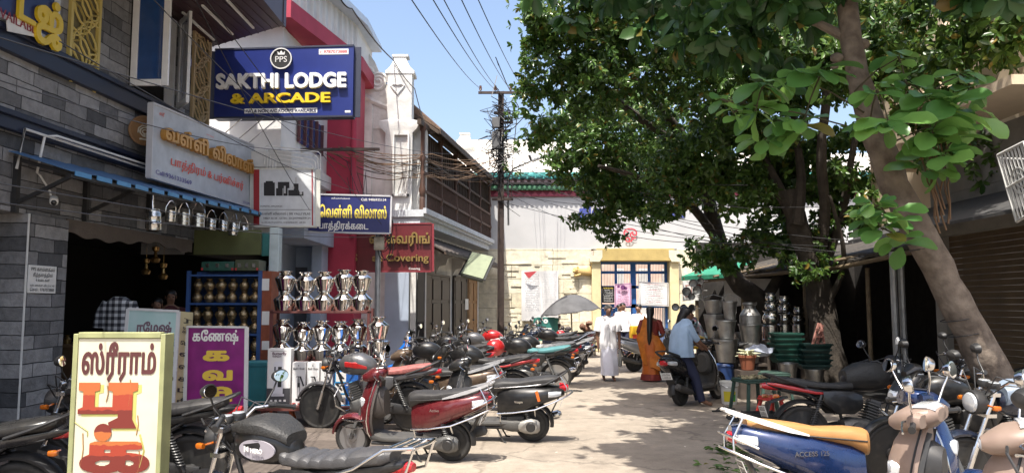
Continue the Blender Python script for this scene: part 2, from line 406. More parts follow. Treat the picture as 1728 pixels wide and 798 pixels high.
def scooter(label, loc, rz, body, group, seat=SEATB, trim=BLK, style='activa', guard=True, tilt=R(-5), head=None, inner=None, script=None, stripe=None, steer=0, mirrors=CHROME, rail=None, name='parked_scooter', cvt=None, foot=True, front_guard=True, size=1.0):
    t = thing(name, label, 'scooter', loc, rz, group, tilt); t.scale = (size,) * 3
    head = head or body; inner = inner or DGREY
    wheel(t, .64, .222, .1, RIMB if style == 'vespa' else RIMM, 5, 'front_wheel', .09)
    wheel(t, -.60, .222, .1, RIMB if style != 'silver' else RIMM, 5, 'rear_wheel')
    m = MB()
    for s in (-1, 1): m.tube([(.64, s * .075, .222), (.60, s * .075, .34), (.56, s * .05, .44)], .022, 8)
    m.tube([(.56, 0, .44), (.40, 0, .86)], .032, 10); m.build('front_fork', ENG, t)
    m = MB(); arc_fender(m, .635, .23, .262, 8, 168, .085); m.build('front_mudguard', body, t)
    # leg shield: crescent sections swept upwards
    def shield(mb, secs, th):
        rings = []
        for z, w, cx, bul in secs:
            rr = []
            for k in range(13):
                a = -1 + 2 * k / 12; rr.append((cx + bul * (1 - abs(a) ** 2.2), w * a, z))
            for k in range(13):
                a = 1 - 2 * k / 12; rr.append((cx - th + bul * .8 * (1 - abs(a) ** 2.2), w * a * .985, z))
            rings.append(rr)
        mb.loft(rings)
    S = [(.25, .12, .36, .08), (.33, .17, .375, .11), (.46, .195, .38, .14), (.60, .19, .365, .16), (.72, .16, .345, .165), (.82, .115, .325, .15), (.90, .08, .305, .12), (.95, .055, .29, .09)]
    m = MB(); shield(m, S, .03); m.build('front_apron', body, t)
    m = MB(); shield(m, [(z, w * .93, cx - .031, b * .55) for z, w, cx, b in S[:-1]], .03); m.hull([(.20, .10, .50, .80), (.26, .12, .46, .84), (.33, .13, .45, .86)], 14); ig = m.build('leg_shield_inner', inner, t)
    m = MB()
    for s in (-1, 1): m.tube([(cx + .005, s * w, z) for z, w, cx, b in S], .007, 6)
    m.build('shield_trim', CHROME if style != 'beige' else BLK, t)
    m = MB()
    for s in (-1, 1): m.hull([(.42, .03, .62, .70, s * .10), (.475, .035, .60, .72, s * .095), (.50, .02, .63, .71, s * .08)], 10)
    for q in m.v: pass
    m.build('front_indicator', GLASSH, t)
    m = MB(); m.hull([(-.30, .15, .215, .29), (-.1, .165, .215, .285), (.2, .165, .215, .28), (.36, .14, .22, .32)], 14, e=4); m.build('floorboard', DGREY, t)
    m = MB(); m.tube([(-.3, .12, .2), (.35, .12, .2)], .022); m.tube([(-.3, -.12, .2), (.35, -.12, .2)], .022); m.build('underframe', BLK, t)
    # rear body
    if style == 'vespa':
        bs = [(-.16, .10, .33, .70), (-.24, .15, .31, .72), (-.36, .195, .34, .73), (-.52, .225, .40, .735), (-.68, .225, .47, .735), (-.84, .19, .53, .73), (-.96, .13, .575, .715), (-1.02, .06, .60, .70)]
    else:
        bs = [(-.14, .10, .33, .68), (-.22, .13, .31, .70), (-.36, .17, .34, .725), (-.52, .20, .42, .75), (-.70, .20, .50, .78), (-.86, .175, .57, .80), (-.98, .13, .63, .81), (-1.05, .07, .68, .80)]
    m = MB(); m.hull(bs, 20, e=2.7); bd = m.build('body_panel', body, t)
    m = MB()
    m.hull([(-.10, .09, .60, .775), (-.13, .125, .60, .79), (-.24, .145, .66, .80), (-.45, .15, .70, .795), (-.58, .15, .715, .82), (-.74, .14, .735, .84), (-.88, .115, .75, .85), (-.94, .07, .78, .84)], 18, e=3)
    st = m.build('seat', seat, t)
    m = MB()
    for s in (-1, 1): m.tube([(-.13, s * .125, .70), (-.3, s * .15, .715), (-.55, s * .152, .735), (-.75, s * .142, .76), (-.9, s * .115, .78)], .006, 6)
    m.build('seat_piping', CHROME if style in ('vespa',) else BLK, st)
    # headset
    k = MB()
    k.M = Matrix.Translation((.34, 0, 0)) @ Matrix.Rotation(steer, 4, 'Z') @ Matrix.Translation((-.34, 0, 0))
    hs = [(.19, .06, .97, 1.05), (.23, .12, .93, 1.07), (.30, .15, .915, 1.06), (.38, .13, .89, 1.045), (.45, .095, .89, 1.0), (.49, .05, .905, .97)]
    k.hull(hs, 18, e=2.4)
    for s in (-1, 1): k.hull([(.235, .055, .95, 1.03, s * .16), (.27, .07, .945, 1.04, s * .17), (.31, .055, .95, 1.02, s * .16)], 10)
    k.hull([(.27, .06, .80, .95), (.33, .075, .80, .95), (.38, .05, .82, .95)], 12)
    hd = k.build('handlebar_cowl', head, t)
    k2 = MB(); k2.M = k.M; k2.hull([(.385, .095, .905, 1.0), (.44, .085, .90, .99), (.485, .055, .905, .968), (.498, .03, .915, .955)], 14); k2.build('headlight', GLASSH, hd)
    k2 = MB(); k2.M = k.M; k2.hull([(.20, .07, 1.035, 1.056), (.24, .095, 1.045, 1.078), (.32, .1, 1.04, 1.068)], 14); k2.build('speedometer', GLASSH if style == 'beige' else BLKG, hd)
    c, s_ = math.cos(steer), math.sin(steer)
    def st_(p): x, y, z = p[0] - .34, p[1], p[2]; return Vector((.34 + x * c - y * s_, x * s_ + y * c, z))
    for s in (1, -1):
        a, b = st_((.275, s * .2, .985)), st_((.225, s * .345, .975)); m = MB(); d = b - a
        m.tube([a, a + d * .1, a + d * .12, a + d * .9, a + d * .92, b], [.017, .017, .0165, .0165, .022, .022], 10); g = m.build('handle_grip', BLK, t)
        m = MB(); m.tube([st_((.32, s * .17, .985)), st_((.34, s * .2, .98)), st_((.30, s * .30, .965)), st_((.27, s * .36, .955))], [.009, .007, .006, .008], 6); m.build('brake_lever', CHROME, g)
        mo = mirror(t, s, st_((.285, s * .185, 1.03)), st_((.25, s * .29, 1.21)), mirrors, BLK if mirrors is BLK else CHROME)
    # engine, exhaust, stand
    m = MB(); m.hull([(-.46, .05, .15, .30, .115), (-.34, .05, .15, .29, .11), (-.20, .04, .18, .29, .10)], 14, e=3); m.hull([(-.5, .1, .22, .36), (-.28, .11, .2, .36)], 12); m.tube([(-.6, .075, .222), (-.6, -.1, .222)], .03, 8); m.build('engine_block', DGREY, t)
    m = MB(); m.hull([(-.71, .03, .17, .27, .12), (-.68, .05, .14, .305, .125), (-.60, .06, .125, .325, .13), (-.52, .058, .135, .31, .13), (-.44, .04, .16, .28, .125)], 18, e=2.4); m.lathe([(.02, .19), (.075, .19), (.085, .18), (.09, .15)], 20, (-.60, 0, .225), 'y')
    m.build('engine', cvt or ENG, t)
    m = MB(); m.lathe([(.02, 0), (.05, .0), (.06, .012), (.05, .02), (.02, .02)], 16, (-.6, .19, .225), 'y'); m.build('fan_cover', BLK, t)
    m = MB(); m.tube([(-.2, -.1, .2), (-.35, -.13, .16), (-.48, -.155, .2), (-.52, -.16, .21), (-.93, -.17, .32), (-.96, -.17, .33)], [.018, .018, .02, .05, .055, .03], 12); m.build('exhaust', DGREY if style != 'vespa' else CHROME, t)
    m = MB()
    for s in (-1, 1): m.tube([(-.15, s * .1, .2), (-.24, s * .13, .03), (-.28, s * .17, .012)], .012, 6)
    m.build('stand', BLK, t)
    m = MB(); arc_fender(m, -.60, .24, .262, 40, 190, .075); m.bar((-.84, 0, .36), (-.94, 0, .56), .15, .015, up=(1, 0, 0)); m.build('rear_mudguard', BLK, t)
    m = MB()
    for s in (-1, 1):
        m.tube([(-.58, s * .115, .24), (-.50, s * .115, .52)], .012, 6)
        for i in range(9): m.lathe([(.03, 0), (.034, .006), (.03, .012)], 10, (-.575 + .008 * i, s * .115, .27 + .024 * i))
    m.build('shock_absorber', ENG, t)
    plate(t, -.975, .50, 22)
    m = MB()
    if style == 'vespa': m.hull([(-.96, .08, .66, .76), (-1.03, .07, .65, .75), (-1.07, .04, .665, .735)], 14)
    else: m.hull([(-.95, .12, .655, .755), (-1.03, .09, .665, .765), (-1.075, .04, .69, .755)], 14)
    m.build('tail_light', REDL, t)
    for s in (-1, 1):
        m = MB()
        if style == 'vespa': m.hull([(-.83, .05, .595, .675, s * .165), (-.93, .045, .60, .675, s * .125), (-.985, .025, .615, .665, s * .10)], 12)
        else: m.hull([(-.90, .035, .66, .73, s * .155), (-.99, .035, .67, .74, s * .12), (-1.035, .015, .69, .74, s * .1)], 10)
        m.build('rear_indicator', GLASSH, t)
    # grab rail
    m = MB()
    if style == 'vespa':
        m.tube([(-.66, .155, .735), (-.8, .15, .765), (-.94, .12, .84), (-1.04, .07, .90), (-1.06, 0, .91), (-1.04, -.07, .90), (-.94, -.12, .84), (-.8, -.15, .765), (-.66, -.155, .735)], .0125, 8)
        rm = rail or BLK
    else:
        for s in (-1, 1): m.loft([[(x, s * (y - .012), z), (x, s * (y + .014), z), (x, s * (y + .012), z + h), (x, s * (y - .01), z + h)] for x, y, z, h in ((-.54, .155, .735, .012), (-.68, .162, .76, .034), (-.84, .155, .805, .04), (-.98, .125, .855, .03), (-1.07, .10, .89, .024), (-1.09, .04, .90, .022))])
        m.tube([(-1.085, .09, .905), (-1.10, 0, .91), (-1.085, -.09, .905)], .013, 8)
        rm = rail or mat('rail_silver', (.5, .5, .51), .3, .4, dust=.1)
    m.build('grab_rail', rm, t)
    if guard:
        m = MB()
        for dz, q in ((0, 0), (.10, .02)):
            pts = [(-.18, .235 - q, .40 + dz), (-.40, .26 - q, .42 + dz), (-.66, .255 - q, .46 + dz), (-.90, .22 - q, .55 + dz), (-1.06, .15, .62 + dz), (-1.12, .05, .645 + dz)]
            if style == 'vespa' and dz: continue
            if dz: pts = pts[3:]
            m.tube(pts + [(x, -y, z) for x, y, z in pts[::-1]], .0105, 8)
        for s in (-1, 1):
            m.tube([(-.66, s * .253, .46), (-.66, s * .18, .36)], .009, 6); m.tube([(-.22, s * .235, .40), (-.2, s * .12, .24)], .009, 6); m.tube([(-1.06, s * .15, .62), (-1.06, s * .15, .72), (-.98, s * .13, .86)], .008, 6)
        m.build('rear_crash_guard', CHROME, t)
    if front_guard:
        m = MB()
        for z, w in ((.40, .235), (.48, .225)): m.tube([(.40, w, z), (.52, w * .95, z - .02), (.72, w * .5, z - .03), (.78, 0, z - .03), (.72, -w * .5, z - .03), (.52, -w * .95, z - .02), (.40, -w, z)], .009, 8)
        m.build('front_crash_guard', CHROME, t)
    if stripe:
        m = MB()
        for s in (-1, 1):
            m.bar((-.715, s * .226, .56), (-.68, s * .222, .69), .035, .012, up=(0, 1, 0))
        m.build('body_stripe', stripe, bd, bevel=.002)
    if script:
        m = MB()
        for s in (-1, 1): lettering(m, script, (-.66 if s < 0 else -.40, s * (.226 if style == 'vespa' else .201), .535 if style == 'vespa' else .60), (1, .05, .04) if s < 0 else (-1, .05, .04), (0, 0, 1), .032, w=.012, depth=.004, lift=.004)
        m.build('badge_lettering', CHROME, bd, sharp=0)
    return t

def motorcycle(label, loc, rz, tank, group, seat=SEATB, tilt=R(-6), cowl='round', side=None, rail='tube', tailmat=None, wheels=RIMB, spokes=5, steer=0, stripe=None, tankcover=None, plates=True, ribs=0, name='parked_motorcycle', guard=True, frontguard=None, exh=None, mirrors=BLK, cover=None, headm=None, tailstripe=None):
    t = thing(name, label, 'motorcycle', loc, rz, group, tilt)
    side = side or tank; tailmat = tailmat or side; exh = exh or CHROME
    wheel(t, .66, .295, .085, wheels, spokes, 'front_wheel', .12); wheel(t, -.62, .295, .1, wheels, spokes, 'rear_wheel')
    c, s_ = math.cos(steer), math.sin(steer)
    SM = Matrix.Translation((.40, 0, 0)) @ Matrix.Rotation(steer, 4, 'Z') @ Matrix.Translation((-.40, 0, 0))
    m = MB(); m.M = SM
    for s in (-1, 1): m.tube([(.665, s * .085, .29), (.59, s * .085, .52)], .026, 10); m.tube([(.59, s * .085, .52), (.43, s * .085, .97)], .017, 10)
    m.box(.40, .47, -.11, .11, .93, .96); m.box(.43, .52, -.11, .11, .76, .79); fk = m.build('front_fork', CHROME, t)
    m = MB(); m.M = SM; arc_fender(m, .66, .30, .322, 20, 165, .062); m.build('front_mudguard', tank if not headm else headm, t)
    m = MB(); m.tube([(.42, 0, .92), (.28, 0, .78), (-.1, 0, .74), (-.4, 0, .72)], .022, 8); m.tube([(.42, 0, .84), (.28, 0, .45), (.15, 0, .25), (-.15, 0, .24), (-.2, 0, .5), (-.22, 0, .72)], .018, 8)
    for s in (-1, 1): m.tube([(-.2, s * .09, .36), (-.62, s * .09, .295)], .018, 8); m.tube([(-.22, s * .08, .5), (-.6, s * .1, .72), (-.85, s * .08, .76)], .012, 6)
    m.build('frame', BLK, t)
    m = MB(); m.hull([(.36, .05, .80, .93), (.30, .11, .76, .99), (.18, .15, .735, 1.03), (.05, .155, .735, 1.03), (-.06, .125, .74, .98), (-.13, .09, .75, .92), (-.16, .05, .76, .87)], 20, e=2.5)
    m.lathe([(.03, .0), (.036, .012), (.03, .022), (.01, .024)], 14, (.14, 0, 1.022)); tk = m.build('fuel_tank', tank, t)
    if tankcover:
        top = tankcover == 'top'; tankcover = cl if top else tankcover; zc = .93 if top else .80
        m = MB(); m.hull([(.33, .10, max(.84, zc), 1.0), (.2, .16, zc, 1.045), (.04, .165, zc, 1.045), (-.07, .135, zc - .02 * top, 1.0), (-.14, .1, zc - .06 * top, .955)], 20, e=3.2); m.build('tank_cover', tankcover, t)
    if stripe:
        m = MB()
        for s in (-1, 1): m.hull([(.24, .015, .86, .93, s * .135), (.08, .018, .84, .93, s * .145), (-.06, .01, .83, .87, s * .12)], 8)
        m.build('tank_stripe', stripe, tk)
    m = MB(); secs = [(-.05, .08, .755, .86), (-.10, .12, .745, .845), (-.25, .135, .745, .825), (-.42, .14, .755, .835), (-.55, .138, .765, .86), (-.72, .125, .79, .885), (-.86, .105, .81, .90), (-.91, .06, .83, .89)]
    if ribs:
        ss = []; 
        for i in range(49):
            x = -.05 - .86 * i / 48; j = max(k for k in range(len(secs)) if secs[k][0] >= x - 1e-6); j = min(j, len(secs) - 2); f = (secs[j][0] - x) / (secs[j][0] - secs[j + 1][0])
            q = [secs[j][k] + (secs[j + 1][k] - secs[j][k]) * f for k in range(4)]; b = abs(math.sin(math.pi * i / 48 * ribs)) ** .6 * .022 if 4 < i < 34 else .018
            ss.append((x, q[1] + b * .4, q[2], q[3] + b - .01))
        secs = ss
    m.hull(secs, 18, e=3); m.build('seat', seat, t)
    m = MB(); m.hull([(-.30, .10, .66, .76), (-.5, .125, .67, .79), (-.72, .115, .71, .82), (-.9, .085, .76, .84), (-1.0, .05, .79, .84)], 16, e=2.5); tc_ = m.build('tail_panel', tailmat, t)
    for s in (-1, 1) if tailstripe else (): m = MB(); m.hull([(-.28, .008, .70, .715, s * .106), (-.5, .01, .705, .735, s * .124), (-.72, .012, .745, .79, s * .113), (-.90, .01, .785, .825, s * .080), (-.99, .006, .81, .83, s * .048)], 10); m.build('tail_stripe', tailstripe, tc_)
    m = MB()
    for s in (-1, 1): m.hull([(.0, .02, .56, .70, s * .11), (-.1, .03, .50, .74, s * .125), (-.3, .03, .50, .75, s * .13), (-.42, .012, .62, .74, s * .12)], 12)
    m.build('side_panel', side, t)
    m = MB(); m.hull([(-.88, .06, .745, .815), (-1.0, .055, .76, .835), (-1.04, .03, .775, .825)], 12); m.build('tail_light', REDL, t)
    m = MB(); m.bar((-.78, 0, .68), (-.98, 0, .62), .13, .02, up=(0, 0, 1)); m.bar((-.97, 0, .63), (-1.04, 0, .40), .14, .014, up=(1, 0, 0)); arc_fender(m, -.62, .31, .33, 60, 150, .07)
    m.build('rear_mudguard', BLK, t)
    if plates: plate(t, -1.035, .53, 16)
    for s in (-1, 1):
        m = MB(); m.tube([(-.93, s * .05, .68), (-.94, s * .14, .69)], .008, 6); m.hull([(-.915, .016, .672, .708, s * .16), (-.955, .021, .668, .712, s * .16), (-.975, .012, .675, .705, s * .16)], 10); m.build('rear_indicator', AMBER, t)
        m = MB(); m.M = SM; m.tube([(.50, s * .1, .86), (.50, s * .19, .86)], .008, 6); m.hull([(.48, .016, .842, .878, s * .205), (.52, .022, .838, .882, s * .205), (.54, .012, .845, .875, s * .205)], 10); m.build('front_indicator', AMBER, t)
    # headlamp and instruments
    m = MB(); m.M = SM
    if cowl == 'round': m.hull([(.44, .06, .80, .92), (.50, .10, .77, .96), (.57, .105, .765, .965), (.585, .1, .77, .96)], 18, e=2.1)
    else: m.hull([(.40, .10, .88, 1.08), (.47, .13, .78, 1.06), (.55, .13, .74, .98), (.62, .10, .74, .90), (.655, .05, .77, .86)], 18, e=2.4); m.hull([(.40, .09, 1.02, 1.12), (.46, .08, 1.03, 1.12), (.53, .04, 1.0, 1.05)], 12)
    hd = m.build('headlight_cowl', headm or (tank if cowl != 'round' else BLK), t)
    m = MB(); m.M = SM
    if cowl == 'round': m.hull([(.58, .09, .78, .95), (.60, .075, .795, .935), (.612, .03, .84, .89)], 18, e=2.1)
    else: m.hull([(.56, .095, .79, .90), (.63, .08, .785, .885), (.664, .04, .795, .855)], 14)
    m.build('headlight', GLASSH, hd)
    m = MB(); m.M = SM; m.at
    for s in (-1, 1): m.lathe([(.02, 0), (.048, .004), (.052, .03), (.046, .05), (.02, .052)], 16, (.42, s * .056, .985))
    ins = m.build('instrument_cluster', BLK, t)
    m = MB(); m.M = SM
    for s in (-1, 1): m.lathe([(.005, .0), (.043, .0), (.042, .004), (.005, .006)], 16, (.42, s * .056, 1.037))
    m.build('dial_glass', GLASSH, ins)
    m = MB(); m.M = SM; hb = [(.36, .34, 1.045), (.30, .36, 1.04)]
    m.tube([(.20, .36, 1.03), (.27, .26, 1.06), (.36, .15, 1.055), (.40, .08, .99), (.40, -.08, .99), (.36, -.15, 1.055), (.27, -.26, 1.06), (.20, -.36, 1.03)], .0115, 8); m.build('handlebar', CHROME if cowl == 'round' else BLK, t)
    def q(p): return SM @ Vector(p)
    for s in (1, -1):
        a, b = q((.275, s * .245, 1.06)), q((.195, s * .375, 1.028)); m = MB(); d = b - a
        m.tube([a - d * .25, a - d * .02], .021, 10); m.tube([a, a + d * .1, a + d * .12, a + d * .9, a + d * .92, b], [.018, .018, .0165, .0165, .022, .022], 10); g = m.build('handle_grip', BLK, t)
        m = MB(); m.tube([q((.33, s * .2, 1.06)), q((.35, s * .23, 1.055)), q((.29, s * .34, 1.03)), q((.26, s * .39, 1.015))], [.009, .007, .005, .008], 6); m.build('brake_lever', CHROME, g)
        mirror(t, s, q((.315, s * .20, 1.07)), q((.30, s * .31, 1.235)), mirrors, BLK if mirrors is BLK else CHROME, .062, .04)
    m = MB(); m.M = SM
    for yy, dz in ((.05, .1), (-.05, .13), (.09, .05), (-.1, .07)): m.tube([(.30, yy * 4, 1.05), (.46, yy * 2.6, 1.0 + dz), (.50, yy, .93), (.38, yy * .5, .78)], .006, 6)
    m.build('control_cable', BLK, t)
    # engine
    m = MB(); m.hull([(-.20, .10, .25, .44), (-.12, .13, .22, .47), (.08, .13, .22, .45), (.20, .10, .25, .40)], 16, e=3.2)
    m.lathe([(.03, -.155), (.085, -.15), (.09, -.13), (.09, .13), (.085, .15), (.03, .155)], 20, (-.06, 0, .33), 'y')
    ax = Vector((.35, 0, .94)).normalized()
    for i in range(8):
        cc = Vector((.10, 0, .42)) + ax * .03 * i; w_ = .085 if i < 7 else .06
        m.M = Matrix.Translation(cc) @ Matrix.Rotation(R(20), 4, 'Y'); m.box(-w_, w_, -w_ * 1.05, w_ * 1.05, -.006, .006)
        m.box(-.05, .05, -.055, .055, .006, .024)
    m.M = Matrix(); m.build('engine', ENG, t)
    m = MB(); m.tube([(.20, -.06, .55), (.27, -.09, .48), (.25, -.11, .30), (.12, -.13, .2), (-.25, -.15, .2), (-.38, -.16, .24), (-.42, -.165, .25), (-.95, -.19, .40), (-.99, -.19, .41)], [.018, .018, .018, .018, .02, .022, .045, .05, .03], 12); m.build('exhaust', exh, t)
    m = MB()
    for s in (-1, 1):
        m.tube([(-.60, s * .125, .31), (-.44, s * .125, .70)], .014, 8)
        for i in range(13): m.lathe([(.028, 0), (.034, .005), (.028, .011)], 12, (-.575 + .0095 * i, s * .125, .37 + .0225 * i))
    m.build('shock_absorber', flat('spring_dark', (.05, .05, .05), .4), t)
    m = MB(); m.hull([(-.72, .02, .24, .35, .1), (-.5, .022, .25, .38, .1), (-.2, .022, .26, .42, .1)], 10, e=4); m.build('chain_case', BLK, t)
    m = MB(); m.tube([(-.05, .1, .22), (-.18, .2, .02)], .011, 6); m.build('side_stand', BLK, t)
    for x, y, z in ((-.02, .22, .27), (-.4, .2, .36)): m = MB(); m.tube([(x, -y, z), (x, y, z)], .013, 6); m.build('foot_peg', BLK, t)
    m = MB()
    if rail == 'carrier':
        for s in (-1, 1): m.tube([(-.45, s * .15, .72), (-.7, s * .155, .80), (-.92, s * .14, .93), (-1.12, s * .12, .95)], .011, 8); m.tube([(-.5, s * .15, .70), (-.85, s * .16, .72), (-1.05, s * .12, .78), (-1.12, s * .12, .95)], .009, 8)
        for x in (-.95, -1.0, -1.06, -1.12): m.tube([(x, -.13, .94), (x, .13, .94)], .009, 8)
        m.tube([(-1.12, -.12, .95), (-1.14, 0, .95), (-1.12, .12, .95)], .01, 8)
    else:
        m.tube([(-.60, .14, .78), (-.78, .145, .84), (-.93, .11, .90), (-1.0, .05, .925), (-1.0, -.05, .925), (-.93, -.11, .90), (-.78, -.145, .84), (-.60, -.14, .78)], .0125, 8)
    m.build('grab_rail', CHROME if rail == 'carrier' else BLK, t)
    if guard:
        m = MB(); m.tube([(.30, 0, .62), (.32, .14, .60), (.34, .27, .50), (.32, .28, .38), (.24, .16, .28), (.22, 0, .27), (.24, -.16, .28), (.32, -.28, .38), (.34, -.27, .50), (.32, -.14, .60), (.30, 0, .62)], .0115, 8); m.build('leg_guard', CHROME if cowl == 'round' else BLK, t)
    return t
def one(name, mb, m, label, cat, group=None, kind=None, **kw):
    o = mb.build(name, m, None, **kw); return tag(o, label, cat, group, kind)
def part(t, name, mb, m, **kw): return mb.build(name, m, t, world=True, **kw)

# ---------------------------------------------------------------- ground
gm = bpy.data.materials.new('dusty_concrete'); gm.use_nodes = True
def _ground(m):
    N = m.node_tree.nodes; L = m.node_tree.links; b = N['Principled BSDF']; b.inputs['Roughness'].default_value = .9
    g = N.new('ShaderNodeNewGeometry')
    def noise(sc_, det=6, ro=.55):
        n = N.new('ShaderNodeTexNoise'); n.inputs['Scale'].default_value = sc_; n.inputs['Detail'].default_value = det; n.inputs['Roughness'].default_value = ro
        L.new(g.outputs['Position'], n.inputs['Vector']); return n
    n1 = noise(.45, 6, .6); cr = N.new('ShaderNodeValToRGB'); e = cr.color_ramp.elements
    e[0].position = .34; e[0].color = (.24, .203, .162, 1); e[1].position = .66; e[1].color = (.37, .318, .256, 1)
    L.new(n1.outputs['Fac'], cr.inputs[0])
    n2 = noise(5, 9, .7); r2 = N.new('ShaderNodeMapRange'); r2.inputs[1].default_value = .3; r2.inputs[2].default_value = .72; r2.inputs[3].default_value = .74; r2.inputs[4].default_value = 1.13; L.new(n2.outputs['Fac'], r2.inputs[0])
    v = N.new('ShaderNodeVectorMath'); v.operation = 'SCALE'; L.new(cr.outputs[0], v.inputs[0]); L.new(r2.outputs[0], v.inputs['Scale'])
    n3 = noise(55, 4); r3 = N.new('ShaderNodeMapRange'); r3.inputs[1].default_value = .58; r3.inputs[2].default_value = .72; r3.inputs[3].default_value = 1; r3.inputs[4].default_value = .55; L.new(n3.outputs['Fac'], r3.inputs[0])
    v2 = N.new('ShaderNodeVectorMath'); v2.operation = 'SCALE'; L.new(v.outputs[0], v2.inputs[0]); L.new(r3.outputs[0], v2.inputs['Scale'])
    # cracks and oil stains
    vo = N.new('ShaderNodeTexVoronoi'); vo.feature = 'DISTANCE_TO_EDGE'; vo.inputs['Scale'].default_value = .33
    dn = noise(1.6, 5); ds = N.new('ShaderNodeVectorMath'); ds.operation = 'SCALE'; ds.inputs['Scale'].default_value = .9; L.new(dn.outputs['Color'], ds.inputs[0])
    ad = N.new('ShaderNodeVectorMath'); L.new(g.outputs['Position'], ad.inputs[0]); L.new(ds.outputs[0], ad.inputs[1]); L.new(ad.outputs[0], vo.inputs['Vector'])
    r4 = N.new('ShaderNodeMapRange'); r4.inputs[1].default_value = 0; r4.inputs[2].default_value = .012; r4.inputs[3].default_value = .6; r4.inputs[4].default_value = 1; L.new(vo.outputs['Distance'], r4.inputs[0])
    n5 = noise(.9, 4, .5); r5 = N.new('ShaderNodeMapRange'); r5.inputs[1].default_value = .56; r5.inputs[2].default_value = .74; r5.inputs[3].default_value = 1; r5.inputs[4].default_value = .62; L.new(n5.outputs['Fac'], r5.inputs[0])
    mm = N.new('ShaderNodeMath'); mm.operation = 'MULTIPLY'; L.new(r4.outputs[0], mm.inputs[0]); L.new(r5.outputs[0], mm.inputs[1])
    v3 = N.new('ShaderNodeVectorMath'); v3.operation = 'SCALE'; L.new(v2.outputs[0], v3.inputs[0]); L.new(mm.outputs[0], v3.inputs['Scale']); L.new(v3.outputs[0], b.inputs['Base Color'])
    bp = N.new('ShaderNodeBump'); bp.inputs['Strength'].default_value = .35; bp.inputs['Distance'].default_value = .02; L.new(n2.outputs['Fac'], bp.inputs['Height']); L.new(bp.outputs[0], b.inputs['Normal'])
_ground(gm)
g = MB(); g.add([(-600, -300, 0), (600, -300, 0), (600, 1500, 0), (-600, 1500, 0)], [(0, 1, 2, 3)])
one('ground', g, gm, 'pale dusty concrete street surface', 'street', kind='structure')

# ---------------------------------------------------------------- stone clad shop building along the street
O1 = Vector((-5.7, 9.8, 0)); A1 = math.atan2(.998, .066); E1 = Vector((.066, .998, 0)); E2 = Vector((-.998, .066, 0)); UP = Vector((0, 0, 1))
def fs(px, t=0.0):
    u = P(px, 399, 1).x; q = O1 + E2 * t
    return (q.x - u * q.y) / (u * E1.y - E1.x)
def F(px, py, t=0.0):
    s = fs(px, t); q = O1 + E2 * t + E1 * s; return Vector((s, t, P(px, py, q.y).z))
def fm(): return MB().at(O1, A1)
STONE = brick_mat('stone_cladding', ('444548', '9c9b9b'), '2b2b2c', .44, .165, 'Y', .006, 1.0, .8, 8)
STONEX = brick_mat('stone_cladding_side', ('444548', '9c9b9b'), '2b2b2c', .44, .165, 'X', .006, 1.0, .8, 8)
NAVY = flat('navy', (.012, .017, .04), .45); DARKIN = mat('dark_interior', (.016, .014, .013), .9)  # near-black colour stands in for shade inside rooms and openings
WALLW = mat('aged_white_wall', (.66, .655, .64), .85, var=.1, vs=2.2, bump=.25, bs=30)
WALLB = mat('pale_blue_wall', (.36, .42, .52), .8, var=.12, vs=2)
b = thing('stone_building', 'grey stone clad shop building with navy bands and open ground floor', 'building', O1)
SE = fs(345)
w0, w1 = fs(205), fs(290); zb = F(205, 147).z; zt = zb + 1.55
m = fm(); H0, H1 = 2.73, 9.5
m.box(-7, w0, 0, .25, H0, H1); m.box(w1, SE, 0, .25, H0, H1); m.box(w0, w1, 0, .25, H0, zb); m.box(w0, w1, 0, .25, zt, H1)
part(b, 'wall', m, STONE, sharp=0)
m = fm(); m.box(-.78, -.04, -.06, .7, .22, H0 - .003); m.box(-7, -3.0, 0, .5, .22, H0 - .003); part(b, 'pillar', m, STONE, sharp=0)
m = fm(); m.bar((-.78, -.065, .22), (-.78, -.065, H0), .018, .012); part(b, 'corner_bead', m, WHITE)
for z0, z1 in ((3.64, 3.86), (4.52, 4.80)):
    m = fm(); m.box(-7, SE, -.09, -.003, z0, z1); m.box(-7, SE, -.13, -.091, z1 - .07, z1 - .002); part(b, 'moulding_band', m, NAVY, bevel=.01)
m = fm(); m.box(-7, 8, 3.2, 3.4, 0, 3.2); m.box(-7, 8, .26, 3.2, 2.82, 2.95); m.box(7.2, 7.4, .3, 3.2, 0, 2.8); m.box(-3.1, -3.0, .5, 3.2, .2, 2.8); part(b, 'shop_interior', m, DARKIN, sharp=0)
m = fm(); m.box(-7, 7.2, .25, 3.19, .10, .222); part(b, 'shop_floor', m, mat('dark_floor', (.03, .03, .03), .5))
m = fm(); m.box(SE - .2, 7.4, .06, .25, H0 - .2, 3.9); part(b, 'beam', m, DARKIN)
# valance with a scalloped lower edge
m = fm(); s0, s1 = -.03, fs(322); n = 40; zl = F(200, 398).z + .02
out = [(s0, H0 + .02)] + [(s0 + (s1 - s0) * i / n, zl - .035 - .09 * abs(math.sin(i / n * 4.2 + .5)) + .02 * math.sin(i)) for i in range(n + 1)] + [(s1, H0 + .02)]
m.prism(out, .02, (0, -.012, 0)); part(b, 'valance', m, mat('valance_brown', (.13, .105, .085), .9, bump=.4, bs=40))
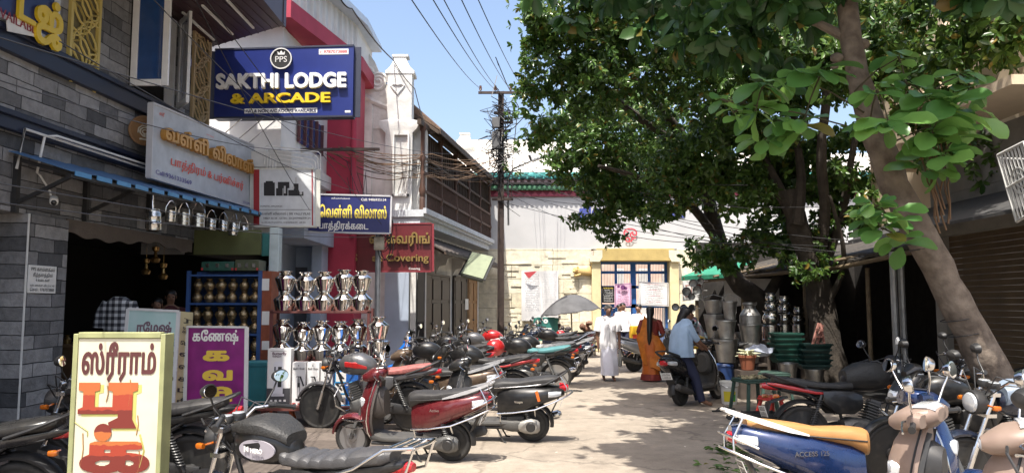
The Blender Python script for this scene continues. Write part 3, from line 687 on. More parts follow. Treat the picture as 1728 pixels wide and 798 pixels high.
# soffit canopy
p1 = P(350, 75, 13.8); p2 = P(483, 28, 12.6)
MARO = mat('maroon_panel', (.045, .016, .022), .45)
m = MB(); e1 = E1 * -12; zz = 6.35
m.add([(p1.x, p1.y, zz), (p2.x, p2.y, zz), (p2.x + e1.x, p2.y + e1.y, zz), (p1.x + e1.x, p1.y + e1.y, zz)] + [(p1.x, p1.y, zz + .3), (p2.x, p2.y, zz + .3), (p2.x + e1.x, p2.y + e1.y, zz + .3), (p1.x + e1.x, p1.y + e1.y, zz + .3)],
      [(0, 1, 2, 3), (4, 7, 6, 5), (0, 4, 5, 1), (1, 5, 6, 2), (2, 6, 7, 3), (3, 7, 4, 0)])
for i in range(1, 12):
    a = p1.lerp(p2, i / 12); m.bar((a.x, a.y, zz - .006), (a.x + e1.x, a.y + e1.y, zz - .006), .03, .01)
for i in range(30):
    a = p2 + E1 * (-.15 - .4 * i); m.bar((a.x + .012, a.y, zz - .03), (a.x + .012, a.y, zz + .6), .06, .02)
m.box(p2.x - .06, p2.x, p2.y - 12, p2.y, zz - .05, zz + .65)
so_ = part(b, 'soffit', m, MARO, sharp=0)
m = MB()
for q in (.18, .42, .68):
    a = p1.lerp(p2, q); m.bar((a.x, a.y - .3, zz - .03), (a.x, a.y - 1.6, zz - .03), .035, .03)
part(b, 'light_strip', m, WHITE)
# windows
GLD = mat('sky_tinted_glass', (.02, .07, .22), .03, .0, coat=1, spec=1)  # blue of the reflected sky is put into the base colour
def sash(a, bq, z0, z1, parent, fw=.095):
    a = Vector(a); bq = Vector(bq); d = (bq - a).normalized(); m = MB(); up = d.cross(UP)
    W = (bq - a).length
    for q in (fw / 2, W - fw / 2): m.bar(a + d * q + UP * z0, a + d * q + UP * z1, fw, .05, up=up)
    for z in (z0 + fw / 2, z1 - fw / 2): m.bar(a + d * fw + UP * z, a + d * (W - fw) + UP * z, .05, fw, up=UP)
    f = m.build('window_sash', flat('upvc', (.80, .80, .80), .3), parent, world=True, bevel=.006)
    m = MB(); m.bar(a + d * fw + UP * (z0 + z1) / 2, a + d * (W - fw) + UP * (z0 + z1) / 2, .008, z1 - z0 - 2 * fw, up=UP)
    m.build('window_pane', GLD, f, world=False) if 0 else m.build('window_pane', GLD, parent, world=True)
    m = MB(); m.bar(a + d * (W - .04) + UP * (z0 + .6) - up * .03, a + d * (W - .04) + UP * (z0 + .72) - up * .03, .025, .03); m.build('window_handle', STEEL, parent, world=True)
ow = thing('casement_window', 'open white framed casement window reflecting blue sky on stone wall', 'window', O1 + E1 * w0 + UP * zb)
q0 = O1 + E1 * (w0 + .02); sash(q0 - E2 * .02, q0 - E2 * .58 + E1 * .02, zb + .02, zt - .02, ow)
q1 = O1 + E1 * (w1 - .02); sash(q1 - E2 * .02, q1 - E1 * .42 - E2 * .40, zb + .02, zt - .02, ow)
m = fm(); m.box(w0, w0 + .05, .05, .2, zb, zt); m.box(w1 - .05, w1, .05, .2, zb, zt); m.box(w0 + .05, w1 - .05, .05, .2, zb, zb + .05); m.box(w0 + .05, w1 - .05, .05, .2, zt - .05, zt); part(ow, 'window_frame', m, flat('upvc', 0, 0))
m = fm(); m.box(w0, w1, .24, .3, zb, zt); part(ow, 'unlit_opening_sheet', m, DARKIN)  # dark sheet filling the opening in place of the unlit room's shade
def jali(px0, px1, py0, py1, colr, lab, t=-.05):
    a, b_ = fs(px0), fs(px1); zlo = F(px0, py1).z; zhi = F(px0, py0).z + .8
    m = fm(); W = b_ - a
    m.box(a, a + .05, t, -.004, zlo, zhi); m.box(b_ - .05, b_, t, -.004, zlo, zhi); m.box(a + .05, b_ - .05, t, -.004, zlo, zlo + .05)
    z = zlo + .05; r = (W - .1) / 2; c = (a + b_) / 2
    while z < zhi:
        for (ox, oz) in ((-r, 0), (r, 0), (-r, 2 * r), (r, 2 * r), (0, r), (-r / 2, r / 2), (r / 2, r * 1.5)):
            pts = []
            for k in range(13):
                th = 2 * math.pi * k / 12; xx = c + ox + r * .95 * math.cos(th)
                if a + .04 < xx < b_ - .04: pts.append((xx, t + .012, z + oz + r * .95 * math.sin(th)))
                elif len(pts) > 1: m.tube(pts, .016, 5); pts = []
                else: pts = []
            if len(pts) > 1: m.tube(pts, .016, 5)
        z += 2 * r
    th = thing('lattice_panel', lab, 'wall panel', O1 + E1 * a + UP * zlo); part(th, 'lattice', m, colr)
    m = fm(); m.box(a, b_, -.004, -.002, zlo, zhi); part(th, 'backing', m, mat('jali_backing_' + lab[:5], tuple(x * .35 for x in (.5, .42, .2)), .8))
jali(95, 148, 5, 108, flat('mustard', (.62, .48, .14), .5), 'mustard yellow perforated lattice panel on stone wall beside the blue lodge board')
jali(312, 342, 70, 205, flat('tan', (.42, .31, .17), .55), 'narrow tan perforated lattice panel at the end of the stone wall')
# blue board high on the corner
a, e = fs(-60, -.16), fs(80, -.16); zl = F(80, 72, -.16).z
bs = thing('lodge_board', 'blue board with yellow letters partly cut off above the stone pillar', 'sign', O1 + E1 * e + UP * zl)
m = fm(); m.box(a, e - .1, -.16, -.02, zl + .02, zl + 1.5); part(bs, 'panel', m, flat('sign_blue', (.012, .025, .12), .35))
m = fm(); m.box(e - .1, e, -.17, -.01, zl - .03, zl + 1.55); m.box(a, e - .1, -.15, -.01, zl - .04, zl + .018); part(bs, 'frame', m, flat('sign_frame', (.55, .57, .62), .4))
fo = O1 - E2 * .16
def fxy(px, py, t): q = F(px, py, t); return O1 + E1 * q.x + E2 * q.y + UP * q.z
yl = flat('sign_yellow', (.72, .50, .02), .4)
write('lettering', bs, yl, [('ஜ்', 0, 0, .34)], fxy(36, 44, -.162), E1, UP, w=.04, depth=.04)
write('lettering', bs, yl, [('ட', 0, 0, .30)], fxy(4, 28, -.162), E1, UP, w=.04, depth=.04)
pa, pb = fxy(-10, 40, -.162), fxy(50, 57, -.162)
m = MB(); m.bar(pa - UP * .0, pb + UP * .03, .012, .17); part(bs, 'strip', m, WHITE)
write('strip_lettering', bs, flat('sign_red_ink', (.25, .02, .03)), [('AVAILABLE', 0, -.06, .11, dict(align='r', w=.02))], fxy(49, 54, -.172), E1 + UP * .02, UP)
# conduits, camera, plaque, notice
m = fm()
for pts in ([(20, 285), (22, 218), (250, 292)], [(55, 292), (57, 230), (70, 230), (252, 288)]):
    m.tube([(lambda q: (q.x, -.06 - .06 * i, q.z))(F(x, y, -.05)) for i, (x, y) in enumerate(pts)], .016, 6)
one('conduit_pipe', m, WHITE, 'thin white conduit pipes running along the stone wall to the camera', 'pipe')
c = thing('security_camera', 'small white security camera hanging from a pipe on the stone wall', 'camera', fxy(88, 340, -.2))
m = MB(); q = fxy(82, 330, -.16); m.tube([fxy(57, 292, -.03), fxy(62, 296, -.08), fxy(80, 322, -.16), q], .012, 6); part(c, 'bracket', m, WHITE)
m = MB(); m.at(fxy(88, 338, -.2), R(-60), 0, R(20)); m.hull([(-.07, .03, -.035, .035), (-.05, .045, -.05, .05), (.05, .05, -.052, .052), (.075, .04, -.04, .04)], 14); part(c, 'camera_body', m, WHITE)
m = MB(); m.at(fxy(88, 338, -.2), R(-60), 0, R(20)); m.ball((.07, 0, -.012), (.025, .034, .034)); part(c, 'lens', m, BLKG)
q = fxy(236, 221, -.16); pl_ = thing('round_plaque', 'round brown carved plaque with a cream emblem on the stone wall', 'plaque', q)
def pm(): return MB().at(q, R(42))
m = pm(); m.lathe([(.02, -.02), (.20, -.02), (.20, .0), (.18, .012), (.18, .10), (.02, .10)], 28, (0, 0, 0), 'y'); part(pl_, 'disc', m, mat('carved_brown', (.07, .035, .022), .55))
m = pm(); m.lathe([(.175, -.026), (.20, -.036), (.225, -.02), (.225, .0)], 28, (0, 0, 0), 'y'); part(pl_, 'rim', m, mat('wood_rim', (.26, .14, .06), .5))
m = pm()
for k in range(4):
    a = R(45 + 90 * k); m.tube([(.045 * math.cos(a + j * .7) * (1 + .35 * j), -.035, .05 * math.sin(a + j * .7) * (1 + .3 * j)) for j in range(5)], .010, 5)
for rr in (.035, .075): m.tube([(rr * math.cos(R(30 * k)), -.035, -.02 + rr * .8 * math.sin(R(30 * k))) for k in range(13)], .009, 5)
m.bar((-.07, -.035, -.135), (.07, -.035, -.135), .02, .025); part(pl_, 'emblem', m, flat('cream', (.6, .55, .45)))
a = fxy(52, 493, -.075); nb = thing('notice_plate', 'white printed notice plate fixed to the grey stone pillar', 'notice', a)
m = fm(); s0, s1 = fs(51, -.07), fs(98, -.07); z0, z1 = F(51, 494, -.07).z, F(98, 450, -.07).z; m.box(s0, s1, -.075, -.062, z0, z1); part(nb, 'plate', m, WHITE, bevel=.003)
o_ = O1 + E1 * s0 - E2 * .0752 + UP * z0; W = s1 - s0; Hh = z1 - z0
write('print', nb, INK, [('PPS காம்ளக்ஸ்', W * .5, Hh * .80, None, dict(width=W * .84)), ('கீழ்தளத்தில்', W * .5, Hh * .60, None, dict(width=W * .7)), ('4 கடைகள்', W * .5, Hh * .42, None, dict(width=W * .5)), ('வாடகைக்கு விடப்படும்', W * .5, Hh * .24, None, dict(width=W * .86)), ('செல் : 9787073888', W * .5, Hh * .07, None, dict(width=W * .86))], o_, E1, UP, align='c', w=.014, lift=.002)

# pavement platform in front of the shops
PAVE = brick_mat('paving_tiles', ('6a6058', '544b44'), '3c3530', .6, .6, 'X', .01, .2, .8)
def tile_mat():
    m = PAVE; N = m.node_tree.nodes; L = m.node_tree.links
    cb = [n for n in N if n.type == 'COMBXYZ'][0]; sp = [n for n in N if n.type == 'SEPXYZ'][0]
    for l in list(cb.inputs[1].links): L.remove(l)
    L.new(sp.outputs['Y'], cb.inputs[1])
tile_mat()
m = fm(); m.box(-7, 5.2, -1.25, .25, 0, .115); m.box(-7, 3.4, -.62, .25, .115, .22); m.box(-7, SE, -1.5, -1.25, 0, .06)
one('pavement', m, PAVE, 'grey stone step and tiled platform before the shop', 'pavement', kind='structure', bevel=.01)
m = fm(); m.box(-7, 12, -4.2, -1.5, -.02, .012); one('forecourt', m, PAVE, 'strip of worn paving tiles along the shops', 'pavement', kind='structure')

# ---------------------------------------------------------------- awning, hanging tins
aw = thing('shop_awning', 'blue edged sheet awning on black brackets over the shop opening', 'awning', fxy(118, 292, -.75))
m = fm(); ta = -.78
s0, s1 = fs(115, ta), fs(490, ta); z0, z1 = F(118, 290, ta).z, F(462, 362, ta).z
n = 44
rings = []
for i in range(n + 1):
    s = s0 + (s1 - s0) * i / n; z = z0 + (z1 - z0) * i / n; dz = .018 * (i % 2)
    rings.append([(s, ta, z + dz), (s, -.02, z + .24 + dz), (s, -.02, z + .248 + dz), (s, ta, z + .008 + dz)])
m.loft(rings); part(aw, 'sheet', m, mat('awning_blue', (.07, .16, .30), .6, dust=.5))
m = fm()
for i in range(17):
    s = s0 + (s1 - s0) * (i + .12) / 17; L_ = (s1 - s0) / 17 * .72; z = z0 + (z1 - z0) * i / 17
    m.bar((s, ta - .012, z - .012), (s + L_, ta - .012, z - .010), .012, .055)
part(aw, 'edge_tab', m, mat('tab_blue', (.09, .28, .52), .5)) if False else part(aw, 'edge_lacing', m, mat('tab_blue', (.09, .28, .52), .5))
m = fm()
for px in (128, 235, 330):
    s = fs(px, ta); z = z0 + (z1 - z0) * (s - s0) / (s1 - s0)
    m.bar((s, -.03, z + .2), (s, -.03, z - .45), .06); m.bar((s, -.03, z - .35), (s, ta + .05, z - .02), .04); m.bar((s, -.03, z + .17), (s, ta + .02, z - .03), .045)
m.bar((s0, ta + .02, z0 - .05), (s1, ta + .02, z1 - .05), .04); part(aw, 'bracket', m, BLK)
TIN = mat('steel_tin', (.62, .61, .58), .22, 1, var=.1)
def tin(px, py, pb, wpx, handle=True, d=None, body=TIN):
    d = d or (O1 + E1 * fs(px, ta) + E2 * ta).y; k = d / FP; h = (pb - py) * k; r = wpx * k / 2; p = P(px, pb, d)
    lab = LABT.pop(0); t = thing('hanging_tin', lab, 'tin', p, rng.uniform(0, 6), 'steel tins hanging under the awning', rng.uniform(-.1, .1))
    m = MB(); m.lathe([(r * .9, 0), (r, .01), (r, h * .3), (r * 1.03, h * .32), (r, h * .34), (r, h * .62), (r * 1.03, h * .64), (r, h * .66), (r, h * .8), (r * .9, h * .86), (r * .86, h * .86), (r * .86, h * .97), (r * .5, h), (.01, h)], 24); m.build('tin_body', body, t, sharp=30)
    m = MB(); m.tube([(r, 0, h * .75), (r * .95, 0, h * 1.2), (r * .4, 0, h * 1.65), (0, 0, h * 1.75), (-r * .4, 0, h * 1.65), (-r * .95, 0, h * 1.2), (-r, 0, h * .75)], .006, 6); m.build('handle', STEEL, t)
LABT = ['large plain steel milk can with lid, first under the awning', 'small steel tin hanging beside the large milk can', 'ridged steel tin, third from the milk can', 'wide steel tin hanging by a dark strap', 'narrow tilted steel tin near the green shutter panel', 'small steel tin over the green shutter panel middle', 'round bellied steel tin over the green shutter panel', 'tall mirror bright steel tin, last before the hanging bulb']
for a_ in ((260, 352, 390, 24), (287, 354, 375, 17), (310, 358, 381, 18), (334, 360, 385, 21), (356, 369, 389, 15), (376, 372, 391, 14), (393, 376, 398, 16), (411, 381, 404, 16)): tin(*a_)
t = thing('hanging_lamp', 'white bulb shaped lamp hanging beside the last steel tin', 'lamp', P(425, 418, 14.2)); m = MB(); m.at(P(425, 418, 14.2)); m.lathe([(.03, -.02), (.085, 0), (.09, .12), (.075, .2), (.035, .25), (.03, .3), (.012, .31), (.012, .42)], 20); part(t, 'bulb', m, mat('opal_glass', (.68, .7, .68), .25))
# brand board, tilted out over the awning
def board(name, lab, corners, th, face, framem=None, cat='sign', fr=.03, group=None):
    """a flat sign given by its four corners (lower start, lower end, upper end, upper start)"""
    a, b_, c_, d_ = [Vector(x) for x in corners]; t = thing(name, lab, cat, a, group=group)
    ex = (b_ - a).normalized(); nz = ex.cross((d_ - a)).normalized()
    m = MB(); m.add([a, b_, c_, d_] + [p - nz * th for p in (a, b_, c_, d_)], [(0, 1, 2, 3), (7, 6, 5, 4), (0, 4, 5, 1), (1, 5, 6, 2), (2, 6, 7, 3), (3, 7, 4, 0)]); part(t, 'panel', m, face, sharp=0)
    if framem:
        m = MB()
        for p, q in ((a, b_), (b_, c_), (c_, d_), (d_, a)): m.bar(p - nz * (th / 2 - .006), q - nz * (th / 2 - .006), th + .014 if abs((q - p).normalized().z) < .9 else fr, fr if abs((q - p).normalized().z) < .9 else th + .014, up=UP)
        part(t, 'frame', m, framem)
    return t, a, ex, (d_ - a).normalized(), (b_ - a).length, (d_ - a).length, nz
def fy(x, y, d): return P(x, y, d)
DA, DB = 10.9, 14.4
vs_ = board('shop_board', 'long silver grey shop board with raised gold letters above the awning', (fy(254, 299, DA), fy(431, 352, DB), fy(428, 246, DB), fy(258, 174, DA)), .07, mat('board_silver', (.45, .48, .52), .35), flat('board_edge', (.5, .5, .52), .35))
t, a, ex, ey, W, H, nz = vs_
GOLD = mat('gold_letters', (.50, .25, .055), .35, .35)
write('raised_lettering', t, GOLD, [('வள்ளி விலாஸ்', W * .06, H * .565, H * .19, dict(width=W * .86))], a, ex, ey, w=.035, depth=.09)
write('red_lettering', t, flat('orange_red', (.70, .07, .03)), [('பாத்திரம் & பர்னிச்சர்', W * .15, H * .26, H * .11, dict(width=W * .70))], a, ex, ey, w=.02)
write('small_lettering', t, flat('ink_violet', (.09, .07, .28)), [('Call:9361333569', W * .035, H * .065, H * .06, dict(width=W * .29)), ('SITA COMPONENTS', W * .85, H * .035, H * .035, dict(width=W * .13))], a, ex, ey, w=.012)
write('red_mark', t, flat('orange_red', 0), [('ஸ்ரீ', W * .05, H * .88, H * .045), ('வள்ளி விலாஸ்', W * .45, H * .90, H * .02)], a, ex, ey, w=.01)
# lightbox sign of kitchen appliances facing up the street
D = 14.1
t, a, ex, ey, W, H, nz = board('appliance_lightbox', 'white light box sign picturing black kitchen appliances with red side bands', (P(428, 382, D), P(531, 382, D), P(531, 285, D), P(428, 285, D)), .16, mat('lightbox_white', (.60, .62, .64), .4), flat('light_edge', (.6, .6, .55), .4))
m = MB()
for x0, x1 in ((0, .095), (.955, .975)): m.add([a + ex * W * x + ey * H * y - nz * -.004 for x, y in ((x0, .01), (x1, .01), (x1, .99), (x0, .99))], [(0, 1, 2, 3)])
part(t, 'red_band', m, flat('sign_red', (.30, .015, .02)))
m = MB(); lz = nz * .005
def rect(m, x0, x1, y0, y1, lift=.005): m.add([a + ex * W * x + ey * H * y + nz * lift for x, y in ((x0, y0), (x1, y0), (x1, y1), (x0, y1))], [(0, 1, 2, 3)])
for q in ((.17, .35, .53, .76), (.20, .32, .76, .785), (.37, .48, .53, .66), (.40, .59, .66, .77), (.49, .56, .53, .70), (.57, .75, .53, .63), (.66, .74, .63, .74), (.75, .82, .53, .60)): rect(m, *q)
part(t, 'appliance_picture', m, INK, sharp=0)
m = MB()
for q in ((.50, .53, .57, .70), (.685, .715, .74, .85), (.76, .80, .55, .60), (.64, .67, .65, .69)): rect(m, *q, lift=.008)
part(t, 'appliance_highlight', m, flat('light_grey', (.5, .5, .5)), sharp=0)
write('print', t, INK, [('DOMESTIC APPLIANCES', W * .11, H * .335, None, dict(width=W * .36)), ('வள்ளி விலாஸ் | SRI VALLI VILAS', W * .13, H * .20, None, dict(width=W * .8)), ('94869 35134 - GSTIN : 33CJWPM0697P1ZV', W * .16, H * .125, None, dict(width=W * .78)), ('33, MELARATHAVEETHI, CHIDAMBARAM - 608 001', W * .13, H * .055, None, dict(width=W * .72))], a, ex, ey, w=.012)
m = MB(); rect(m, .1, .95, .285, .292); part(t, 'print_rule', m, INK, sharp=0)
# blue board
D = 15.2
t, a, ex, ey, W, H, nz = board('blue_shop_board', 'dark blue board with yellow and white letters beside the white light box', (P(500, 391, D), P(657, 394, D), P(659, 331, D), P(500, 327, D)), .05, flat('sign_navy', (.02, .026, .13), .4), flat('board_edge', 0))
yl2 = flat('sign_lemon', (.85, .66, .10))
write('lettering', t, yl2, [('வெள்ளி விலாஸ்', W * .245, H * .40, H * .27, dict(width=W * .73))], a, ex, ey, w=.035)
write('white_lettering', t, WHITE, [('பாத்திரக்கடை', W * .245, H * .10, H * .16, dict(width=W * .53, w=.03)), ('Cell: 9486935134', W * .70, H * .85, None, dict(width=W * .27)), ('ஸ்ரீ வள்ளி விலாஸ்', W * .38, H * .88, None, dict(width=W * .2))], a, ex, ey, w=.015)

# ---------------------------------------------------------------- lodge building and its sign
lo = thing('lodge_building', 'white lodge building with crimson fin and band and high parapet', 'building', (-4.3, 14.5, 0))
CRIM = mat('crimson_wall', (.36, .028, .06), .7, var=.12, vs=2.5, bump=.1)
LIL = mat('lilac_wall', (.50, .50, .56), .85, var=.08, vs=2)
D0, D1 = 14.5, 17.4
xA = P(480, 0, D0).x; xB = P(557, 0, D1).x; xC = P(606, 0, D1).x
m = MB(); m.add([(-7, D0, 2.6), (xA, D0, 2.6), (xA, D0, 7.0), (-7, D0, 7.0)], [(0, 1, 2, 3)])
m.add([(xA, D0, 3.9), (xB, D1, 3.9), (xB, D1, 7.0), (xA, D0, 7.0)], [(0, 1, 2, 3)]); m.box(-7, xA, D0 + .01, D1, 7.0, 7.02)
part(lo, 'wall', m, WALLW, sharp=0)
m = MB(); m.box(xB - .02, xC, D1, D1 + .9, 0, 7.05); part(lo, 'crimson_fin', m, CRIM)
m = MB(); m.tube([(xC - .05, D1 - .06, 3.2), (xC - .05, D1 - .06, P(600, 100, D1).z)], .065, 12); m.tube([(xC - .05, D1 - .06, 5.0), (xC - .02, D1 - .10, 5.02), (xC + .05, D1 - .06, 5.0)], .03, 8); part(lo, 'downpipe', m, CRIM)
m = MB(); ez = 7.05
m.prism([(-7, D0 - .4), (xA + .25, D0 - .4), (xC + .1, D1 + .1), (xC + .1, D1 + 2), (-7, D1 + 2)], .34, (0, 0, ez), (1, 0, 0), (0, 1, 0)); part(lo, 'crimson_band', m, CRIM, sharp=0)
m = MB(); m.prism([(-7, D0 - .25), (xA + .12, D0 - .25), (xC - .05, D1 + .1), (xC - .05, D1 + 2), (-7, D1 + 2)], .75, (0, 0, ez + .34), (1, 0, 0), (0, 1, 0))
for i in range(12):
    q = Vector((xA + .12, D0 - .25, 0)).lerp(Vector((xC - .05, D1 + .1, 0)), (i + .5) / 12); m.bar((q.x + .015, q.y, ez + .42), (q.x + .015, q.y, ez + 1.05), .03, .1)
part(lo, 'parapet', m, WALLW, sharp=0)
m = MB(); m.prism([(-7, D0 - .5), (xA + .4, D0 - .5), (xC + .2, D1 + .1), (xC + .2, D1 + 2), (-7, D1 + 2)], .16, (0, 0, ez + 1.09), (1, 0, 0), (0, 1, 0)); part(lo, 'coping', m, flat('pale_blue_coping', (.50, .58, .68)), sharp=0)
# ledge, window, lower lilac walls
m = MB(); m.prism([(-6, D0 - .22), (xA + .28, D0 - .22), (xB + .12, D1 - .02), (xB - .3, D1 - .02), (-6, D0 - .005)], .30, (0, 0, P(500, 285, D0).z), (1, 0, 0), (0, 1, 0)); part(lo, 'ledge', m, WALLW, sharp=0)
def lodge(px, z, off=0): # a place on the lodge's street side
    u = P(px, 0, 1).x; dx, dy = xB - xA, D1 - D0; s = (xA - u * D0) / (u * dy - dx); return Vector((xA + dx * s + off, D0 + dy * s, z))
za, zb_ = P(520, 250, 16).z, P(520, 196, 16).z
m = MB(); a, b_ = lodge(506, 0, .02), lodge(545, 0, .02)
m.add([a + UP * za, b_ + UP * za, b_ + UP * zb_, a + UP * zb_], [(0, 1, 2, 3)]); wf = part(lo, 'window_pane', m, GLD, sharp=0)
m = MB()
for q in (0, .25, .5, .75, 1): p = a.lerp(b_, q); m.bar(p + UP * za + Vector((.03, 0, 0)), p + UP * zb_ + Vector((.03, 0, 0)), .05, .06)
part(lo, 'window_frame', m, flat('maroon_frame', (.09, .03, .035)))
m = MB(); m.prism([(-7, D1 - .02), (xB - .03, D1 - .02), (xB - .03, D1 + .2), (-7, D1 + .2)], 3.0, (0, 0, .1), (1, 0, 0), (0, 1, 0)); m.box(P(470, 0, 16).x, P(480, 0, 16).x, 16, D1 - .03, 0.1, 3.1); m.box(P(540, 0, 17).x, P(556, 0, 17).x, 16.8, D1 - .03, .1, 3.1); part(lo, 'ground_floor_wall', m, WALLB, sharp=0)
m = MB(); m.box(-6, xB + .2, 14.9, D1 + .3, 2.95, 3.9); part(lo, 'floor_slab', m, WALLB, sharp=0)
m = MB(); m.box(P(482, 0, D1).x, P(530, 0, D1).x, D1 - .06, D1 - .03, .1, 2.5); part(lo, 'shutter', m, flat('shutter_grey', (.09, .09, .1)), sharp=0)
m = MB(); m.box(P(455, 500, 13).x, P(471, 500, 13).x, 12.9, 13.1, .1, P(460, 385, 13).z); one('painted_post', m, mat('pale_post', (.42, .5, .52), .7, dust=.4), 'pale blue white square post beside the steel pot rack', 'post', bevel=.01)
m = MB()
for i in range(5):
    z = P(450, 245 + 7 * i, 14.2).z; x1 = P(536 - 4 * i, 270, 14.2).x; y = 14.24 - .012 * i
    m.tube([(P(445 + 5 * i, 270, 14.2).x, y, z - .35), (P(446 + 5 * i, 270, 14.2).x, y, z - .03), (P(450 + 5 * i, 270, 14.2).x, y, z), (x1, y, z - .12), (x1 + .04, y, z - .16), (x1 + .05, y, z - .5)], .012, 6)
one('service_pipe', m, WHITE, 'bundle of bent white pipes on the wall above the light box', 'pipe')
D = 13.7
t, a, ex, ey, W, H, nz = board('lodge_sign', 'large blue lodge sign with raised white and yellow letters', (P(361, 199, D), P(595, 196, D), P(597, 77, D), P(363, 84, D)), .22, flat('sign_royal', (.012, .024, .15), .35), flat('sign_dark_edge', (.02, .025, .05)))
SW = flat('letters_white', (.78, .78, .78), .35)
write('white_raised_lettering', t, SW, [('SAKTHI LODGE', W * .02, H * .42, H * .20, dict(width=W * .94))], a, ex, ey, w=.04, depth=.07)
write('yellow_raised_lettering', t, yl, [('& ARCADE', W * .125, H * .20, H * .135, dict(width=W * .72))], a, ex, ey, w=.035, depth=.06)
m = MB(); rect(m, .22, .745, .055, .125); rect(m, .755, .97, .905, .985); rect(m, .945, .985, .05, .08); part(t, 'strip', m, SW, sharp=0)
write('strip_lettering', t, flat('ink_navy', (.01, .015, .07)), [('A/C & NON A/C ROOMS AVAILABLE', W * .228, H * .068, H * .042, dict(width=W * .51))], a, ex, ey, w=.03, lift=.009)
write('phone_lettering', t, flat('ink_red', (.42, .01, .015)), [('9787073888', W * .79, H * .925, H * .042, dict(width=W * .17)), ('(:', W * .765, H * .925, H * .042)], a, ex, ey, w=.02, lift=.009)
m = MB(); c_ = a + ex * W * .487 + ey * H * .84
def ring(m, c, r0, r1, z0, z1, n=32):
    o = len(m.v); 
    vs = [c + (ex * math.cos(2 * math.pi * k / n) + ey * math.sin(2 * math.pi * k / n)) * r + nz * z for r, z in ((r0, z0), (r0, z1), (r1, z1), (r1, z0)) for k in range(n)]
    m.add(vs, [(i * n + k, i * n + (k + 1) % n, ((i + 1) % 4) * n + (k + 1) % n, ((i + 1) % 4) * n + k) for i in range(4) for k in range(n)])
rr = H * .155
ring(m, c_, .002, rr, .005, .05); part(t, 'roundel', m, INK)
m = MB(); ring(m, c_, rr * .90, rr, .051, .07); part(t, 'roundel_rim', m, flat('silver_rim', (.6, .6, .6), .3))
write('monogram', t, flat('silver_rim', 0), [('PPS', W * .487, H * .79, H * .085, dict(align='c', w=.005))], a, ex, ey, lift=.056)
m = MB(); cz = c_ + ey * H * .075
m.add([cz + ex * x * rr + ey * y * rr + nz * .056 for x, y in ((-.3, -.12), (.3, -.12), (.36, .22), (.16, .02), (0, .32), (-.16, .02), (-.36, .22))], [(0, 1, 3), (1, 2, 3), (0, 3, 5), (3, 4, 5), (0, 5, 6)]); part(t, 'crown_mark', m, flat('silver_rim', 0), sharp=0)
m = MB()
for px in (445, 470, 410): m.tube([P(px, 199, 13.75), P(px - 60, 250, 14.45)], .012, 6)
part(t, 'stay', m, STEEL)

# ---------------------------------------------------------------- old house with carved pilaster and timber balcony
oh = thing('old_house', 'old white house with carved pilaster and dark timber balcony over the doors', 'building', (-2.2, 18.8, 0))
OW = mat('lime_washed_wall', (.60, .595, .57), .9, var=.18, vs=3.5, bump=.35, bs=18)
Dp = 18.8
def box_px(m, x0, x1, y0, y1, d, th, dz=0): a = P(x0, y1, d); c = P(x1, y0, d); m.box(a.x, c.x, d, d + th, a.z, c.z)
m = MB(); box_px(m, 600, 720, 210, 700, Dp + .2, .3)
cur = [P(607, 78, Dp + .2), P(618, 84, Dp), P(630, 100, Dp), P(642, 130, Dp), P(655, 142, Dp), P(655, 215, Dp), P(607, 215, Dp)]
m.prism([(p.x, p.z) for p in cur], .2, (0, Dp + .37, 0)); part(oh, 'gable_wall', m, OW, sharp=0)
m = MB()
for cx, cy, r in ((636, 136, 17), (617, 120, 11)):
    c = P(cx, cy, Dp); k = Dp / FP; m.tube([(c.x + math.cos(a_ * .4) * r * k * (1 - a_ / 46), Dp + .17, c.z + math.sin(a_ * .4) * r * k * (1 - a_ / 46)) for a_ in range(38)], .05, 6)
m.tube([P(608, 158, Dp + .17), P(630, 172, Dp + .17), P(655, 182, Dp + .17)], .07, 6); part(oh, 'scroll_ornament', m, OW)
m = MB(); c = P(677, 0, Dp); k = Dp / FP
def lv(m, prof):  # square stepped profile round the pilaster's axis
    rings = []
    for hw, py in prof:
        z = P(677, py, Dp).z; h = hw * k; rings.append([(c.x - h, Dp - h * .25, z), (c.x + h, Dp - h * .25, z), (c.x + h, Dp + h * 1.2, z), (c.x - h, Dp + h * 1.2, z)])
    m.loft(rings)
lv(m, [(20, 700), (20, 380), (28, 372), (28, 362), (23, 358), (23, 340), (23, 225), (30, 219), (34, 212), (34, 206), (21, 203), (21, 172), (21, 168), (21, 128), (25, 126), (25, 121), (22, 119), (17, 114), (11, 102), (10, 99), (14, 97), (14, 93), (2, 92)])
part(oh, 'pilaster', m, OW, sharp=20)
m = MB(); lv2 = [(14, 330), (14, 232)]
a_ = P(663, 332, Dp); b_ = P(692, 230, Dp); m.box(a_.x, a_.x + .04, Dp - .16, Dp - .05, a_.z, b_.z); m.box(b_.x - .04, b_.x, Dp - .16, Dp - .05, a_.z, b_.z); m.box(a_.x, b_.x, Dp - .16, Dp - .05, b_.z, b_.z + .05); m.box(a_.x, b_.x, Dp - .16, Dp - .05, a_.z, a_.z + .05)
q = P(672, 150, Dp); m.tube([(q.x + .16 * math.sin(i * .52) ** 3, Dp - .08, q.z + .12 * math.cos(i * .52) - .05 * math.cos(i * 1.04)) for i in range(13)], .03, 6)
part(oh, 'pilaster_ornament', m, OW)
O2 = Vector((P(683, 500, Dp).x, Dp, 0)); B1 = Vector((.155, 1, 0)).normalized(); B2 = Vector((-B1.y, B1.x, 0)); A2 = math.atan2(B1.y, B1.x)
LEN = (27.85 - Dp) / B1.y
def hs_(px, t=0.0):
    u = P(px, 399, 1).x; q = O2 + B2 * t; return (q.x - u * q.y) / (u * B1.y - B1.x)
def hm(): return MB().at(O2, A2)
